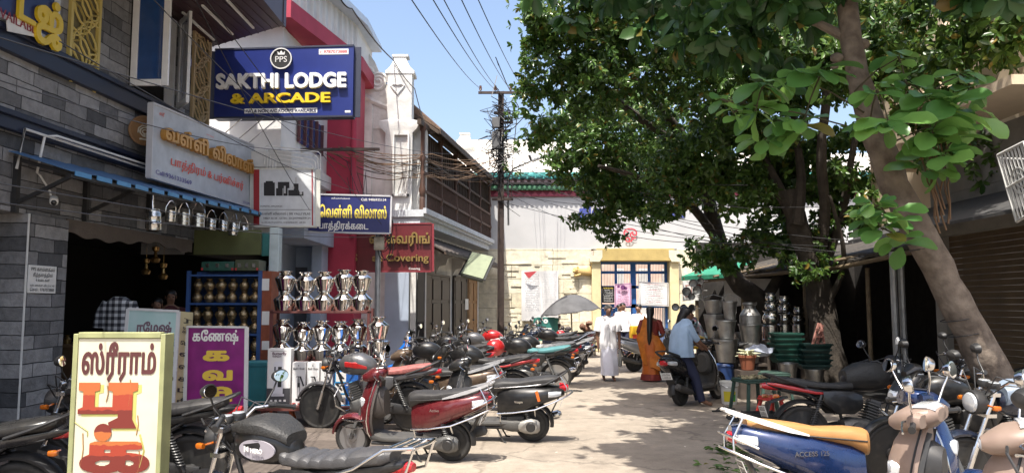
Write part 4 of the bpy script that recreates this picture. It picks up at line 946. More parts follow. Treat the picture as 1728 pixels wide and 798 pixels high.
TIM = mat('dark_timber', (.055, .036, .024), .7, var=.3, vs=9, bump=.3, bs=40); TIML = mat('brown_timber', (.075, .036, .023), .65, var=.3, vs=8)
zf = 3.95; zr = P(690, 203, Dp).z
m = hm(); m.box(0, LEN, 0, .3, 0, zf - .4); m.box(0, LEN, .9, 1.1, zf, zr + .6); part(oh, 'street_wall', m, OW, sharp=0)
m = hm(); m.box(-.25, LEN - .1, -.52, .9, zf - .17, zf); m.box(-.3, LEN - .1, -.60, -.522, zf - .1, zf + .03); m.box(-.2, LEN - .15, -.42, .3, zf - .34, zf - .172); part(oh, 'balcony_slab', m, mat('slab_paint', (.52, .55, .58), .8, var=.15, dust=.4))
# low balustrade, posts, upper screen
m = hm(); t0 = -.40
n = int(LEN / .11)
for i in range(n): s = .1 + (LEN - .1) * i / n; m.bar((s, t0, zf + .06), (s, t0, zf + .92), .045, .03)
for z in (.05, .5, .95): m.bar((0, t0 - .02, zf + z), (LEN, t0 - .02, zf + z), .07, .07)
part(oh, 'balustrade', m, TIML, sharp=0)
m = hm()
for i in range(n // 2): s = .2 + (LEN - .2) * i / (n // 2); m.bar((s, t0 + .04, zf + 1.0), (s, t0 + .04, zr - .25), .05, .04)
m.bar((0, t0, zf + 1.35), (LEN, t0, zf + 1.35), .06, .06); part(oh, 'upper_screen', m, TIM, sharp=0)
for i in range(6):
    m = hm(); s = .05 + (LEN - .1) * i / 5; m.lathe([(.07, zf), (.07, zf + .3), (.05, zf + .34), (.09, zf + .5), (.06, zf + .66), (.045, zf + 1.2), (.08, zf + 1.3), (.05, zf + 1.4), (.05, zr - .3), (.08, zr - .25), (.08, zr - .1)], 10, (s, t0, 0)); part(oh, 'turned_post', m, TIML)
m = hm(); m.box(.1, LEN, -.1, -.05, zf, zr); part(oh, 'recess_shade_sheet', m, DARKIN)  # flat dark sheet standing in for the shade inside the balcony
# tiled lean-to roof with rafters under it
TILE = mat('clay_tiles', (.12, .075, .05), .85, var=.3, vs=14, bump=.6, bs=25)
m = hm(); rings = []; zt2 = zr + 1.05
for i in range(81):
    s = .50 + (LEN - .95) * i / 80; w_ = .035 * (i % 2); rings.append([(s, -.72, zr - .12 + w_), (s, .2, zt2 - .35 + w_), (s, .95, zt2 + w_), (s, .95, zt2 - .05), (s, -.72, zr - .17)])
m.loft(rings); part(oh, 'tiled_roof', m, TILE, sharp=0)
m = hm()
for i in range(26):
    s = .52 + (LEN - 1.02) * i / 25; m.bar((s, -.70, zr - .23), (s, .9, zt2 - .12), .05, .08)
m.bar((.45, -.74, zr - .2), (LEN - .4, -.74, zr - .2), .03, .14); m.bar((-.3, t0, zr - .12), (LEN, t0, zr - .12), .1, .12); part(oh, 'rafter', m, TIM)
m = hm(); m.prism([(-.68, zr - .19), (.12, zr + .52), (.12, zf + .0), (-.1, zf + .0), (-.1, zr - .3)], .05, (.56, 0, 0), (0, 1, 0), (0, 0, 1)); part(oh, 'end_boarding', m, TIM, sharp=0)
# lower canopy, corbels, doors
m = hm(); rings = []
for i in range(41): s = .2 + (LEN - .3) * i / 40; w_ = .03 * (i % 2); rings.append([(s, -.95, 2.98 + w_), (s, -.02, 3.48 + w_), (s, -.02, 3.44), (s, -.95, 2.94)])
m.loft(rings); part(oh, 'lower_canopy', m, mat('sooty_tiles', (.075, .062, .055), .85, var=.3, vs=14), sharp=0)
m = hm()
for i in range(9): s = .3 + (LEN - .5) * i / 9; m.bar((s, -.92, 2.92), (s, -.02, 3.40), .05, .06)
m.bar((.2, -.95, 2.92), (LEN - .1, -.95, 2.92), .05, .06); part(oh, 'canopy_rafter', m, TIM)
for px in (735, 763):
    m = hm(); s = hs_(px); m.prism([(0, 3.1), (-.5, 3.1), (-.5, 2.98), (-.36, 2.95), (-.30, 2.78), (-.12, 2.74), (0, 2.5)], .14, (s, 0, 0), (0, 1, 0), (0, 0, 1)); part(oh, 'corbel', m, OW)
DOORB = mat('dark_brown_door', (.035, .022, .018), .5, var=.2); DOORT = mat('tan_door', (.30, .17, .075), .6, var=.2, vs=5)
def door(px0, px1, zt_, mt, leaves):
    a, b_ = hs_(px0, -.05), hs_(px1, -.05); m = hm(); w_ = (b_ - a) / leaves
    for i in range(leaves):
        m.box(a + w_ * i + .01, a + w_ * (i + 1) - .01, -.06, -.003, .12, zt_)
        for z0, z1 in ((.25, .9), (1.0, 1.7), (1.8, zt_ - .1)): m.box(a + w_ * i + .08, a + w_ * (i + 1) - .08, -.085, -.061, z0, z1)
    d = part(oh, 'door', m, mt, bevel=.006)
    m = hm(); m.bar((a - .03, -.05, .1), (a - .03, -.05, zt_ + .04), .06, .1); m.bar((b_ + .03, -.05, .1), (b_ + .03, -.05, zt_ + .04), .06, .1); m.bar((a, -.05, zt_ + .03), (b_, -.05, zt_ + .03), .1, .06); part(oh, 'door_frame', m, mt)
    m = hm(); m.ball((a + w_ - .1, -.11, 1.15), .035); part(oh, 'door_handle', m, ENG)
door(712, 758, 2.46, DOORB, 3); door(767, 787, 2.5, DOORB, 2); door(791, 804, 2.5, DOORT, 2)
m = hm(); a = hs_(775, -.09); m.box(a + .9, a + 1.4, -.1, -.09, 1.5, 1.85); part(oh, 'door_notice', m, PLATE)
m = hm(); m.box(-.1, LEN - .05, -.9, 0, 0, .14); part(oh, 'doorstep', m, mat('step_grey', (.2, .2, .2), .85, dust=.4))
m = MB(); box_px(m, 646, 690, 460, 720, Dp - .12, .1); part(oh, 'painted_panel', m, WALLB); m = MB(); box_px(m, 690, 702, 455, 720, Dp - .2, .3); part(oh, 'white_jamb', m, OW)
m = MB(); box_px(m, 702, 716, 455, 720, Dp - .1, .2); part(oh, 'passage_shade_slab', m, DARKIN)  # solid near-black slab, the passage's shade given as colour
# hinged shop shutter board propped under the canopy
t, a, ex, ey, W, H, nz = board('propped_signboard', 'pale green signboard propped out at an angle under the old house canopy', (P(778, 460, 20.6), P(815, 470, 20.4), P(832, 433, 21.5), P(797, 425, 21.8)), .12, mat('faded_green', (.20, .23, .15), .6, dust=.4), flat('dark_edge', (.03, .03, .03)))
# crimson sign at the corner of the old house
D = 17.6
t, a, ex, ey, W, H, nz = board('crimson_shop_board', 'dark crimson board with raised bronze letters at the old house corner', (P(592, 458, D), P(728, 458, D), P(728, 377, D), P(592, 379, D)), .1, mat('board_crimson', (.11, .014, .018), .4), flat('board_red_edge', (.2, .02, .03)))
BRZ = mat('bronze_letters', (.30, .20, .07), .35, .5)
write('raised_lettering', t, BRZ, [('ன் கவரிங்', W * .985, H * .60, H * .19, dict(width=W * .75, align='r', w=.03)), ('S', W * .03, H * .22, H * .15, dict(w=.02)), ('an Covering', W * .97, H * .22, H * .15, dict(width=W * .70, align='r', w=.02))], a, ex, ey, depth=.06)
write('small_lettering', t, PLATE, [('Covering', W * .72, H * .04, None, dict(width=W * .14))], a, ex, ey, w=.015)
# ---------------------------------------------------------------- temple wall with its gate
DW = 28.0
tw = thing('temple_wall', 'tall cream masonry temple wall with maroon and green frieze', 'wall', (6, DW, 0))
CREAM = brick_mat('cream_masonry', ('c9c1a9', 'd9d2bd'), 'a1977c', 1.5, .52, 'X', .01, .9, .9, 4)
GREYW = mat('grey_lime_wall', (.44, .44, .44), .85, var=.06, vs=1.5)
YELL = mat('ochre_wall', (.40, .30, .11), .85, var=.14, vs=3, bump=.25, bs=20)
PALEY = mat('pale_yellow_wall', (.56, .48, .28), .85, var=.12, vs=3, bump=.3, bs=18)
gx0, gx1 = P(1013, 500, DW).x, P(1129, 500, DW).x; gz = P(0, 441, DW).z; zg0, zg1 = P(0, 420, DW).z, P(0, 332, DW).z
X0, X1 = -3.5, 22
m = MB(); m.box(X0, gx0 - .32, DW, DW + .9, 0, zg0); m.box(gx1 + .32, X1, DW, DW + .9, 0, zg0); m.box(gx0 - .32, gx1 + .32, DW, DW + .9, gz + .45, zg0)
rw = random.Random(3)
for k in range(150):
    x = rw.uniform(-1.3, 7); z = rw.uniform(.3, zg0 - .2)
    if gx0 - 1 < x < gx1 + .7 and z < gz + .7: continue
    w_, h_ = rw.uniform(.15, .7), rw.uniform(.03, .2); m.box(x, x + w_, DW - rw.uniform(.012, .04), DW - .002, z, z + h_)
part(tw, 'masonry', m, CREAM, sharp=0, bevel=.01)
m = MB(); m.box(X0, X1, DW + .02, DW + .88, zg0, zg1); part(tw, 'plaster_band', m, GREYW, sharp=0)
def zp(py): return P(0, py, DW).z
FM = mat('frieze_maroon', (.24, .035, .065), .7); FG = mat('frieze_green', (.05, .15, .08), .7); FT = mat('frieze_teal', (.05, .26, .25), .6); FPK = mat('frieze_pink', (.55, .38, .38), .8)
m = MB(); m.box(X0, X1, DW - .05, DW + .9, zg1 + .002, zp(322)); part(tw, 'maroon_frieze', m, FM)
m = MB()
for i in range(90):
    x = X0 + .28 * i; m.add([(x, DW - .055, zg1 + .02), (x + .28, DW - .055, zg1 + .02), (x + .14, DW - .09, zp(323))], [(0, 1, 2)])
part(tw, 'triangle_ornament', m, mat('frieze_rose', (.36, .08, .12), .7), sharp=0)
m = MB(); m.box(X0, X1, DW - .22, DW + .9, zp(322) + .002, zp(313))
for i in range(140): m.ball((X0 + .18 * i, DW - .24, zp(318)), (.075, .05, .09), 6, 4)
part(tw, 'green_cornice', m, FG)
m = MB(); m.box(X0, X1, DW - .3, DW + .9, zp(313) + .002, zp(310)); part(tw, 'dark_gutter', m, DARKIN)
m = MB(); m.box(X0, X1, DW + .2, DW + .5, zp(310) + .002, zp(302))
for i in range(100): m.bar((X0 + .25 * i, DW + .12, zp(310)), (X0 + .25 * i, DW + .12, zp(302)), .12, .12)
part(tw, 'pink_balustrade', m, FPK, sharp=0)
m = MB()
m.box(X0, X1, DW - .05, DW + .6, zp(302) + .002, zp(291))
for i in range(80): m.ball((X0 + .3 * i, DW - .08, zp(297)), (.13, .05, .12), 8, 5)
part(tw, 'teal_cornice', m, FT)
m = MB(); m.add([(X0, DW + .1, zp(291) + .003), (X1, DW + .1, zp(291) + .003), (X1, DW + 6, zp(291) + 1.9), (X0, DW + 6, zp(291) + 1.9)], [(0, 1, 2, 3)]); part(tw, 'sloping_roof', m, mat('pale_roof', (.60, .56, .50), .9, var=.1, vs=2), sharp=0)
# words painted on the plaster
m = MB(); lettering(m, 'சிவ', P(975, 366, DW - .0), (1, 0, 0), UP, .36, w=.05); lettering(m, 'சிவ', P(1109, 366, DW), (1, 0, 0), UP, .36, w=.05); m.build('blue_lettering', flat('wall_blue', (.05, .07, .28)), tw, sharp=0, world=True, fixn=False)
m = MB(); lettering(m, 'ஓ', P(1052, 400, DW - .05), (1, 0, 0), UP, .40, w=0); m.build('red_lettering', flat('wall_red', (.55, .03, .05)), tw, sharp=0, world=True, fixn=False)
# gate surround
m = MB(); m.box(gx0 - .32, gx0, DW - .25, DW + .9, 0, gz); m.box(gx1, gx1 + .32, DW - .25, DW + .9, 0, gz); part(tw, 'gate_pillar', m, PALEY, sharp=0, bevel=.02)
m = MB(); m.box(gx0 - .15, gx1 + .15, DW - .35, DW + .9, gz, gz + .45); part(tw, 'gate_lintel', m, YELL, sharp=0, bevel=.02)
m = MB()
for x, s in ((gx0 - .05, -1), (gx1 + .05, 1)):
    m.prism([(0, 0), (s * .35, 0), (s * .35, .12), (s * .2, .22), (s * .2, .42), (-s * .1, .42), (-s * .1, .16)], -.3 * s * s, (x, DW - .36, gz - .03), (1, 0, 0), (0, 0, 1))
part(tw, 'gate_bracket', m, mat('bracket_cream', (.55, .52, .40), .85, var=.15, vs=8), sharp=0)
# crouching carved lion beside the gate
m = MB(); c = P(984, 458, DW - .1); m.hull([(c.x - .28, .10, c.z - .10, c.z + .14, DW - .08), (c.x - .2, .15, c.z - .14, c.z + .18, DW - .08), (c.x - .1, .14, c.z - .12, c.z + .12, DW - .06), (c.x + .1, .13, c.z - .14, c.z + .12, DW - .05), (c.x + .32, .16, c.z - .16, c.z + .22, DW - .05), (c.x + .42, .1, c.z - .14, c.z + .3, DW - .04)], 14)
m.ball((c.x - .27, DW - .16, c.z + .05), (.10, .12, .11)); m.ball((c.x - .34, DW - .24, c.z), (.06, .06, .05)); m.ball((c.x - .20, DW - .2, c.z + .15), (.03, .03, .04)); m.tube([(c.x - .1, DW - .16, c.z - .1), (c.x - .25, DW - .2, c.z - .15), (c.x - .33, DW - .22, c.z - .15)], [.05, .04, .045], 8)
one('lion_carving', m, mat('carving_ochre', (.52, .36, .14), .8, var=.15, vs=12), 'ochre carved crouching lion bracket beside the temple gate', 'carving')
BLUE = mat('gate_blue', (.018, .10, .32), .45, var=.15, dust=.2)
gt = thing('temple_gate', 'blue framed temple gate with barred upper panels standing open', 'gate', (gx0, DW + .3, 0))
m = MB(); yg = DW + .3; W_ = gx1 - gx0
for q in (.02, .245, .5, .735, .98): x = gx0 + W_ * q; m.bar((x, yg, 0 if q in (.02, .98, .245) else 1.2), (x, yg, gz), .09 if q != .5 else .2, .08, up=(0, 1, 0))
for py in (443, 459): z = zp(py); m.bar((gx0, yg, z), (gx1, yg, z), .085, .1, up=UP)
zz = zp(516); m.bar((gx0, yg, zz), (gx1, yg, zz), .08, .14, up=UP); m.bar((gx0, yg, zp(484)), (gx1, yg, zp(484)), .08, .1, up=UP)
part(gt, 'gate_frame', m, BLUE)
m = MB()
for i in range(44):
    x = gx0 + W_ * (i + .5) / 44; m.bar((x, yg + .01, zp(484)), (x, yg + .01, zp(443)), .014)
for i in range(10): x = gx0 + W_ * .75 + W_ * .22 * i / 9; m.bar((x, yg, .2), (x, yg, zp(516)), .025)
part(gt, 'bar', m, flat('gate_bar_grey', (.16, .17, .2)), sharp=0)
m = MB(); m.box(gx0 + .02, gx0 + W_ * .24, yg - .02, yg + .02, .1, zp(520)); m.box(gx0 + W_ * .76, gx1 - .02, yg + .03, yg + .06, .1, .75); part(gt, 'gate_leaf', m, BLUE)
# sunlit court behind the gate
ct = thing('temple_court', 'sunlit white pillared court seen through the blue gate', 'building', (2, 42, 0))
m = MB(); m.box(-4, 12, 40, 41, 0, 6); part(ct, 'wall', m, mat('court_wall', (.66, .50, .42), .8, var=.2, vs=1.5), sharp=0)
for i in range(7):
    m = MB(); m.box(1.6 + i * 1.15, 2.0 + i * 1.15, 37.5, 37.9, 0, 3.4); part(ct, 'pillar', m, WALLW, bevel=.03)
# building beyond the wall at left, with small white finial and pink relief
m = MB(); m.box(-3.2, 3.4, 44, 50, 0, P(0, 236, 44).z); m.box(-3.4, 3.6, 43.8, 50, P(0, 262, 44).z, P(0, 258, 44).z); one('temple_hall', m, mat('pale_hall', (.68, .66, .60), .85), 'pale flat roofed hall rising behind the temple wall', 'building', sharp=0)
m = MB(); q = P(786, 0, 31); k = 31 / FP
rings = [];
for hw, py in ((13, 262), (13, 254), (18, 252), (18, 248), (14, 246), (10, 236), (7, 230), (9, 228), (9, 226), (1, 225)):
    z = P(0, py, 31).z; rings.append([(q.x - hw * k, 31 - hw * k, z), (q.x + hw * k, 31 - hw * k, z), (q.x + hw * k, 31 + hw * k, z), (q.x - hw * k, 31 + hw * k, z)])
rings.insert(0, [(p[0], p[1], 0) for p in rings[0]]); m.loft(rings); one('finial_post', m, OW, 'white stepped finial post showing above the timber balcony roof', 'post', sharp=20)
m = MB(); m.box(-8, -1.2, 28.6, 29.2, 0, 6.6); one('side_wall', m, GREYW, 'plain pale wall closing the lane behind the old house', 'wall', sharp=0)
# banners
def banner(name, lab, px0, py0, px1, py1, d, mt, border=None, sag=.03, skew=0, cat='banner'):
    a, b_ = P(px0, py1, d), P(px1, py1 + skew, d); c_, e_ = P(px1, py0 + skew, d), P(px0, py0, d)
    t = thing(name, lab, cat, a); m = MB(); vs = []; nx, ny = 12, 12
    for s in (0, 1):
        for j in range(ny + 1):
            for i in range(nx + 1):
                u, v = i / nx, j / ny; p = a.lerp(b_, u).lerp(e_.lerp(c_, u), v)
                vs.append((p.x, p.y - sag * (math.sin(u * 7 + v * 3) * .4 + math.sin(v * 5 + u) * .3) - .012 * s, p.z))
    n_ = (nx + 1) * (ny + 1); fs_ = [(o + j * (nx + 1) + i, o + j * (nx + 1) + i + 1, o + (j + 1) * (nx + 1) + i + 1, o + (j + 1) * (nx + 1) + i) for o in (0, n_) for j in range(ny) for i in range(nx)]
    m.add(vs, fs_); part(t, 'cloth', m, mt, fixn=False)
    return t, a, (b_ - a).normalized(), UP, (b_ - a).length, (e_ - a).length
def fake_lines(t, a, ex, W, H, y, rows, ink, x0=.08, x1=.92, h=.02, lift=.05, seed=1, ragged=.25, align='c', name='lettering'):
    """rows of print too small to read: words drawn as little strokes"""
    r = random.Random(seed); m = MB(); ey = UP; nz = ex.cross(ey)
    for k in range(rows):
        yy = y[0] + (y[1] - y[0]) * k / max(1, rows - 1); L_ = (x1 - x0) * (1 - ragged * r.random()); x = (x0 + x1 - L_) / 2 if align == 'c' else x0; e = x + L_
        while x < e:
            w_ = r.uniform(.35, 1.1) * h * H / W * 1.2; hh = h * r.uniform(.7, 1.05)
            if r.random() < .82:
                p = a + ex * W * x + ey * H * yy + nz * lift
                m.add([p, p + ex * w_ * W * .8, p + ex * w_ * W * .8 + ey * hh * H * .3, p + ey * hh * H * .3], [(0, 1, 2, 3)]); m.add([p, p + ex * .25 * w_ * W, p + ex * .25 * w_ * W + ey * hh * H, p + ey * hh * H], [(0, 1, 2, 3)])
            x += w_
    return m.build(name, ink, t, sharp=0, world=True, fixn=False)
def frame_lines(t, a, ex, W, H, ink, inset=.03, th=.012, lift=.048):
    m = MB(); nz = ex.cross(UP)
    def r_(x0, x1, y0, y1): m.add([a + ex * W * x + UP * H * y + nz * lift for x, y in ((x0, y0), (x1, y0), (x1, y1), (x0, y1))], [(0, 1, 2, 3)])
    q = th * H / W; r_(inset, 1 - inset, inset, inset + th); r_(inset, 1 - inset, 1 - inset - th, 1 - inset); r_(inset, inset + q, inset, 1 - inset); r_(1 - inset - q, 1 - inset, inset, 1 - inset)
    m.build('print_border', ink, t, sharp=0, world=True, fixn=False)
BAN = mat('banner_vinyl', (.60, .60, .60), .5, var=.08, vs=2)
t, a, ex, ey, W, H = banner('wall_banner', 'large sagging white printed banner on the cream temple wall', 880, 457, 942, 541, DW - .12, BAN, sag=.1)
fake_lines(t, a, ex, W, H, (.93, .2), 22, flat('print_grey', (.16, .17, .2)), .1, .48, .022, .16, 3, .1); fake_lines(t, a, ex, W, H, (.93, .3), 20, flat('print_pale', (.38, .4, .42)), .56, .94, .02, .16, 4, .3)
m = MB(); m.add([a + ex * W * x + UP * H * y + Vector((0, -.17, 0)) for x, y in ((.06, .97), (.42, .99), (.2, .84))], [(0, 1, 2)]); part(t, 'red_fold', m, flat('print_red', (.4, .05, .06)))
t, a, ex, ey, W, H = banner('gate_notice', 'small black notice board with white print on the gate', 1016, 483, 1037, 511, DW + .1, INK, sag=0, cat='notice')
fake_lines(t, a, ex, W, H, (.76, .1), 8, PLATE, .1, .9, .05, .02, 5, .15); fake_lines(t, a, ex, W, H, (.86, .86), 1, yl2, .1, .9, .09, .02, 6, .1, name='heading_lettering')
t, a, ex, ey, W, H = banner('gate_banner', 'pink cloth banner hanging on the middle of the blue gate', 1037, 479, 1065, 518, DW + .02, mat('banner_pink', (.60, .38, .50), .6, var=.1), sag=.05, skew=-2)
frame_lines(t, a, ex, W, H, flat('print_purple', (.12, .03, .12)), .04, .02, .07); fake_lines(t, a, ex, W, H, (.66, .1), 9, flat('print_purple', 0), .14, .86, .04, .08, 7, .2)
m = MB(); nz = Vector((0, -.08, 0)); c = a + ex * W * .5 + UP * H * .82 + nz
for dx, dz, r in ((0, 0, .09), (.1, -.03, .06), (-.16, .03, .05)): m.lathe([(.005, -.01), (r, -.01), (r, .0), (.005, 0)], 12, (c.x + dx, c.y, c.z + dz), 'y')
part(t, 'print_emblem', m, flat('print_purple', 0))
t, a, ex, ey, W, H = banner('gate_banner', 'wide white cloth banner with red and black print on the blue gate', 1078, 475, 1128, 515, DW + .0, BAN, sag=.04, skew=2)
frame_lines(t, a, ex, W, H, INK, .03, .016, .06); fake_lines(t, a, ex, W, H, (.86, .1), 11, INK, .1, .9, .034, .07, 8, .35); fake_lines(t, a, ex, W, H, (.90, .16), 4, flat('print_red', 0), .2, .8, .04, .075, 9, .4, name='heading_lettering')
# street umbrella and seller's things
D = 24.5
um = thing('street_umbrella', 'large faded grey street umbrella on a pole near the temple gate', 'umbrella', P(966, 580, D))
c = P(963, 497, D); m = MB(); n = 8; rings = []; Rm = 50 * D / FP
for j in range(7):
    v = j / 6; rr = []
    for k in range(48):
        th = 2 * math.pi * k / 48; sc_ = abs(math.cos(th * 4)) ; r = Rm * v * (1 - .05 * (1 - sc_) * v) + .01
        rr.append((c.x + r * math.cos(th), c.y + r * math.sin(th), c.z - .56 * v ** 1.8 + .05 * (1 - sc_) * v + .02 * math.sin(7 * th) * v + .12 * v * math.cos(th)))
    rings.append(rr)
m.loft(rings + [[(x, y, z - .025) for x, y, z in r] for r in rings[::-1]], cap=False); part(um, 'canopy', m, mat('umbrella_cloth', (.085, .085, .088), .8, var=.25, vs=3))
m = MB(); m.tube([P(966, 585, D), c], .025, 8); part(um, 'pole', m, mat('pole_bamboo', (.45, .40, .28), .6))
m = MB()
for k in range(8): th = 2 * math.pi * k / 8; m.tube([c + Vector((0, 0, -.1)), c + Vector((Rm * .95 * math.cos(th), Rm * .95 * math.sin(th), -.52 + .12 * math.cos(th)))], .008, 4)
part(um, 'rib', m, ENG)
t, a, ex, ey, W, H, nz = board('street_notice_board', 'small teal cabinet with a white sheet beside the parked row', (P(906, 574, 24), P(936, 574, 24), P(936, 536, 24), P(906, 536, 24)), .2, mat('teal_board', (.03, .16, .14), .5), flat('teal_edge', (.05, .22, .18)), cat='cabinet')
m = MB(); m.add([a + ex * W * x + UP * H * y + nz * .004 for x, y in ((.18, .1), (.82, .1), (.82, .55), (.18, .55))], [(0, 1, 2, 3)]); part(t, 'sheet', m, PLATE)
m = MB(); ring(m, a + ex * W * .5 + UP * H * .85, .02, .07, .003, .01, 20); part(t, 'emblem', m, PLATE)
for px0, px1, h, lab, mt in ((975, 1000, .9, 'brown goods stall under the grey street umbrella', mat('stall_brown', (.16, .08, .05), .8, var=.5, vs=20)), (938, 962, .75, 'dark crate of goods under the grey street umbrella', mat('stall_dark', (.06, .05, .05), .8, var=.5, vs=20))):
    a, b_ = P(px0, 0, 25.5), P(px1, 0, 25.5); t = thing('goods_stall', lab, 'stall', (a.x, 25.5, 0)); m = MB(); m.box(a.x, b_.x, 25.4, 26.1, .45, .5)
    for x in (a.x + .04, b_.x - .04):
        for y in (25.44, 26.06): m.bar((x, y, 0), (x, y, .45), .05)
    part(t, 'table', m, flat('wood_grey', (.2, .16, .12)))
    m = MB()
    for k in range(12): m.ball((rng.uniform(a.x + .08, b_.x - .08), rng.uniform(25.5, 26), .5 + rng.uniform(.05, h - .35)), (rng.uniform(.06, .13), .1, rng.uniform(.06, .12)), 8, 6)
    part(t, 'goods_heap', m, mt)

# ---------------------------------------------------------------- utility pole with its tangle, street light, wires
D = 22.5
up_ = thing('utility_pole', 'dark rusty steel utility pole crowded with brackets and cables', 'utility pole', P(842, 0, D).xy.to_3d())
x = P(845, 500, D).x; k = D / FP
m = MB()
for dx in (-.085, .085): m.bar((x + dx, D, 0), (x + dx * .8, D, P(0, 155, D).z), .035, .15, up=(0, 1, 0))
m.bar((x, D, 0), (x, D, P(0, 155, D).z), .16, .02, up=(0, 1, 0)); RUST = mat('rusty_steel', (.045, .03, .025), .7, .2, var=.4, vs=8)
part(up_, 'mast', m, RUST)
m = MB()
for py, x0, x1 in ((158, 806, 890), (192, 833, 862), (208, 835, 866), (222, 836, 862), (337, 830, 866)): z = P(0, py, D).z; m.bar((P(x0, 500, D).x, D - .08, z), (P(x1, 500, D).x, D - .08, z), .07, .07)
part(up_, 'cross_arm', m, RUST)
m = MB()
for px in (811, 836, 862, 884): p = P(px, 157, D); m.lathe([(.02, 0), (.05, .02), (.035, .05), (.055, .08), (.03, .11), (.045, .14), (.01, .16)], 10, (p.x, D - .08, p.z + .04))
part(up_, 'insulator', m, mat('porcelain', (.12, .06, .045), .25))
m = MB(); r = random.Random(5)
for i in range(46):
    z0 = P(0, r.uniform(185, 300), D).z; pts = [(x + r.gauss(0, .12), D - .1 + r.uniform(-.25, .2), z0)]
    for j in range(5): q = pts[-1]; pts.append((x + r.gauss(0, .26), D + r.uniform(-.4, .2), q[2] + r.gauss(0, .3)))
    m.tube(pts, r.choice((.008, .012, .016)), 4)
part(up_, 'cable_tangle', m, INK)
m = MB()
for z, h in ((P(0, 240, D).z, .5), (P(0, 210, D).z, .3)): m.box(x - .26, x - .03, D - .28, D - .1, z - h / 2, z + h / 2)
part(up_, 'junction_box', m, flat('box_grey', (.09, .09, .09)), bevel=.01)
m = MB(); m.tube([P(858, 380, D), P(857, 300, D), P(866, 285, D), P(905, 268, D)], .028, 8); sl_ = thing('street_light', 'grey street light arm with flat lamp head on the utility pole', 'street lamp', P(858, 380, D)); part(sl_, 'arm', m, ENG)
m = MB(); p, q = P(898, 272, D), P(928, 260, D); m.bar(p, q, .2, .07); part(sl_, 'lamp_head', m, mat('lamp_grey', (.45, .45, .43), .5), bevel=.015)
m = MB(); m.tube([P(896, 270, D), P(893, 262, D)], .04, 8); part(sl_, 'photocell', m, INK)
def wire(pts, r_=.009, sag=.25, n=14, mt=None, name='overhead_wire', lab='thin dark overhead wire strung across the street', grp='overhead wires over the street'):
    m = MB(); pp = []
    for a, b_ in zip(pts, pts[1:]):
        a = Vector(a); b_ = Vector(b_)
        for i in range(n + (b_ is Vector(pts[-1]))): u = i / n; pp.append(a.lerp(b_, u) - UP * sag * 4 * u * (1 - u))
    pp.append(Vector(pts[-1])); m.tube(pp, r_, 5); return one(name, m, mt or INK, lab, 'wire', grp)
for (x0, y0, d0), (x1, y1) in (((690, 0, 7), (811, 150)), ((728, 0, 7.5), (836, 152)), ((748, 0, 8), (842, 152)), ((779, 0, 8), (862, 152)), ((808, 0, 9), (886, 154))): wire([P(x0 - 12, y0 - 25, d0), P(x1, y1, D - .1)], .007, .12, lab='straight power line rising from the pole top out over the street', grp='power lines from the pole top')
WG = 'cables strung along the shop fronts'
for a, b_, sg in (((0, 310, 4.5), (660, 395, 16.5), .1), ((0, 342, 4.6), (655, 398, 16.5), .1), ((-30, 55, 4), (760, 260, 20), .15), ((100, 70, 5), (640, 330, 16), .2), ((340, -10, 6), (660, 395, 16.5), .1), ((620, 250, 17), (845, 290, D), .3), ((-20, 130, 4.4), (560, 250, 15), .2)): wire([P(*a), P(*b_)], .0045, sg, lab='dark cable slanting down across the shop fronts', grp=WG)
for a, b_, sg in (((250, -10, 6), (530, 250, 15), .1), ((330, 0, 7), (540, 380, 15.5), .12)): wire([P(*a), P(*b_)], .005, sg, lab='thin wire crossing before the blue lodge sign', grp='wires before the lodge sign')
for i in range(16):
    a = P(rng.uniform(535, 600), 250 + rng.uniform(-4, 18), 16.9 + rng.uniform(-.1, .4)); wire([a, P(rng.uniform(690, 730), 265 + rng.uniform(-6, 36), 19), P(836 + rng.uniform(-5, 6), 262 + rng.uniform(-10, 40), D - .15)], rng.choice((.006, .009, .012)), rng.uniform(.05, .35), mt=rng.choice((INK, mat('brown_cable', (.16, .10, .06), .7), mat('brown_cable', 0))), name='bundled_cable', lab='brown or black cable in the loose bundle between lodge and pole', grp='cables between the lodge and the pole')
for i in range(16): wire([P(848 + rng.uniform(-8, 8), rng.uniform(250, 340), D - .15), P(rng.uniform(1240, 1440), rng.uniform(290, 430), rng.uniform(14, 18))], .007, rng.uniform(.1, .5), lab='fine wire fanning from the utility pole into the trees', grp='wires from the pole into the trees')
for i in range(9): wire([P(848, rng.uniform(190, 300), D - .1), P(rng.uniform(890, 960), rng.uniform(150, 300), D + rng.uniform(3, 8))], .006, rng.uniform(.05, .3), lab='short loose wire beside the crowded utility pole', grp='loose wires by the pole')
for i in range(6): wire([P(rng.uniform(560, 640), rng.uniform(262, 300), 17), P(rng.uniform(600, 660), 395, 16.6)], .007, .05, lab='loose wire dropping from the lodge bracket to the small pole', grp='wires dropping to the small pole')
wire([P(570, -10, 15), P(594, 15, 15.5), P(664, 102, 18.7)], .016, .08, lab='thick cable hanging from the lodge roof to the pilaster', grp=None)
wire([P(664, 102, 18.7), P(700, 150, 18.6), P(716, 205, 18.5)], .012, .06, lab='cable looping down from the pilaster top to the timber roof', grp=None)
m = MB(); m.bar(P(500, 253, 15.6), P(640, 252, 16.6), .07, .06); one('cable_bracket', m, RUST, 'dark steel bracket arm sticking out below the lodge sign', 'bracket')
sp_ = thing('service_pole', 'slim grey pole wrapped with coiled cables and a meter box', 'pole', P(637, 700, 15.6)); q = P(637, 500, 15.6).x
m = MB(); m.tube([(q, 15.6, 0), (q, 15.6, P(0, 396, 15.6).z)], .055, 10); part(sp_, 'shaft', m, mat('galvanised', (.36, .37, .38), .45, .5, var=.2))
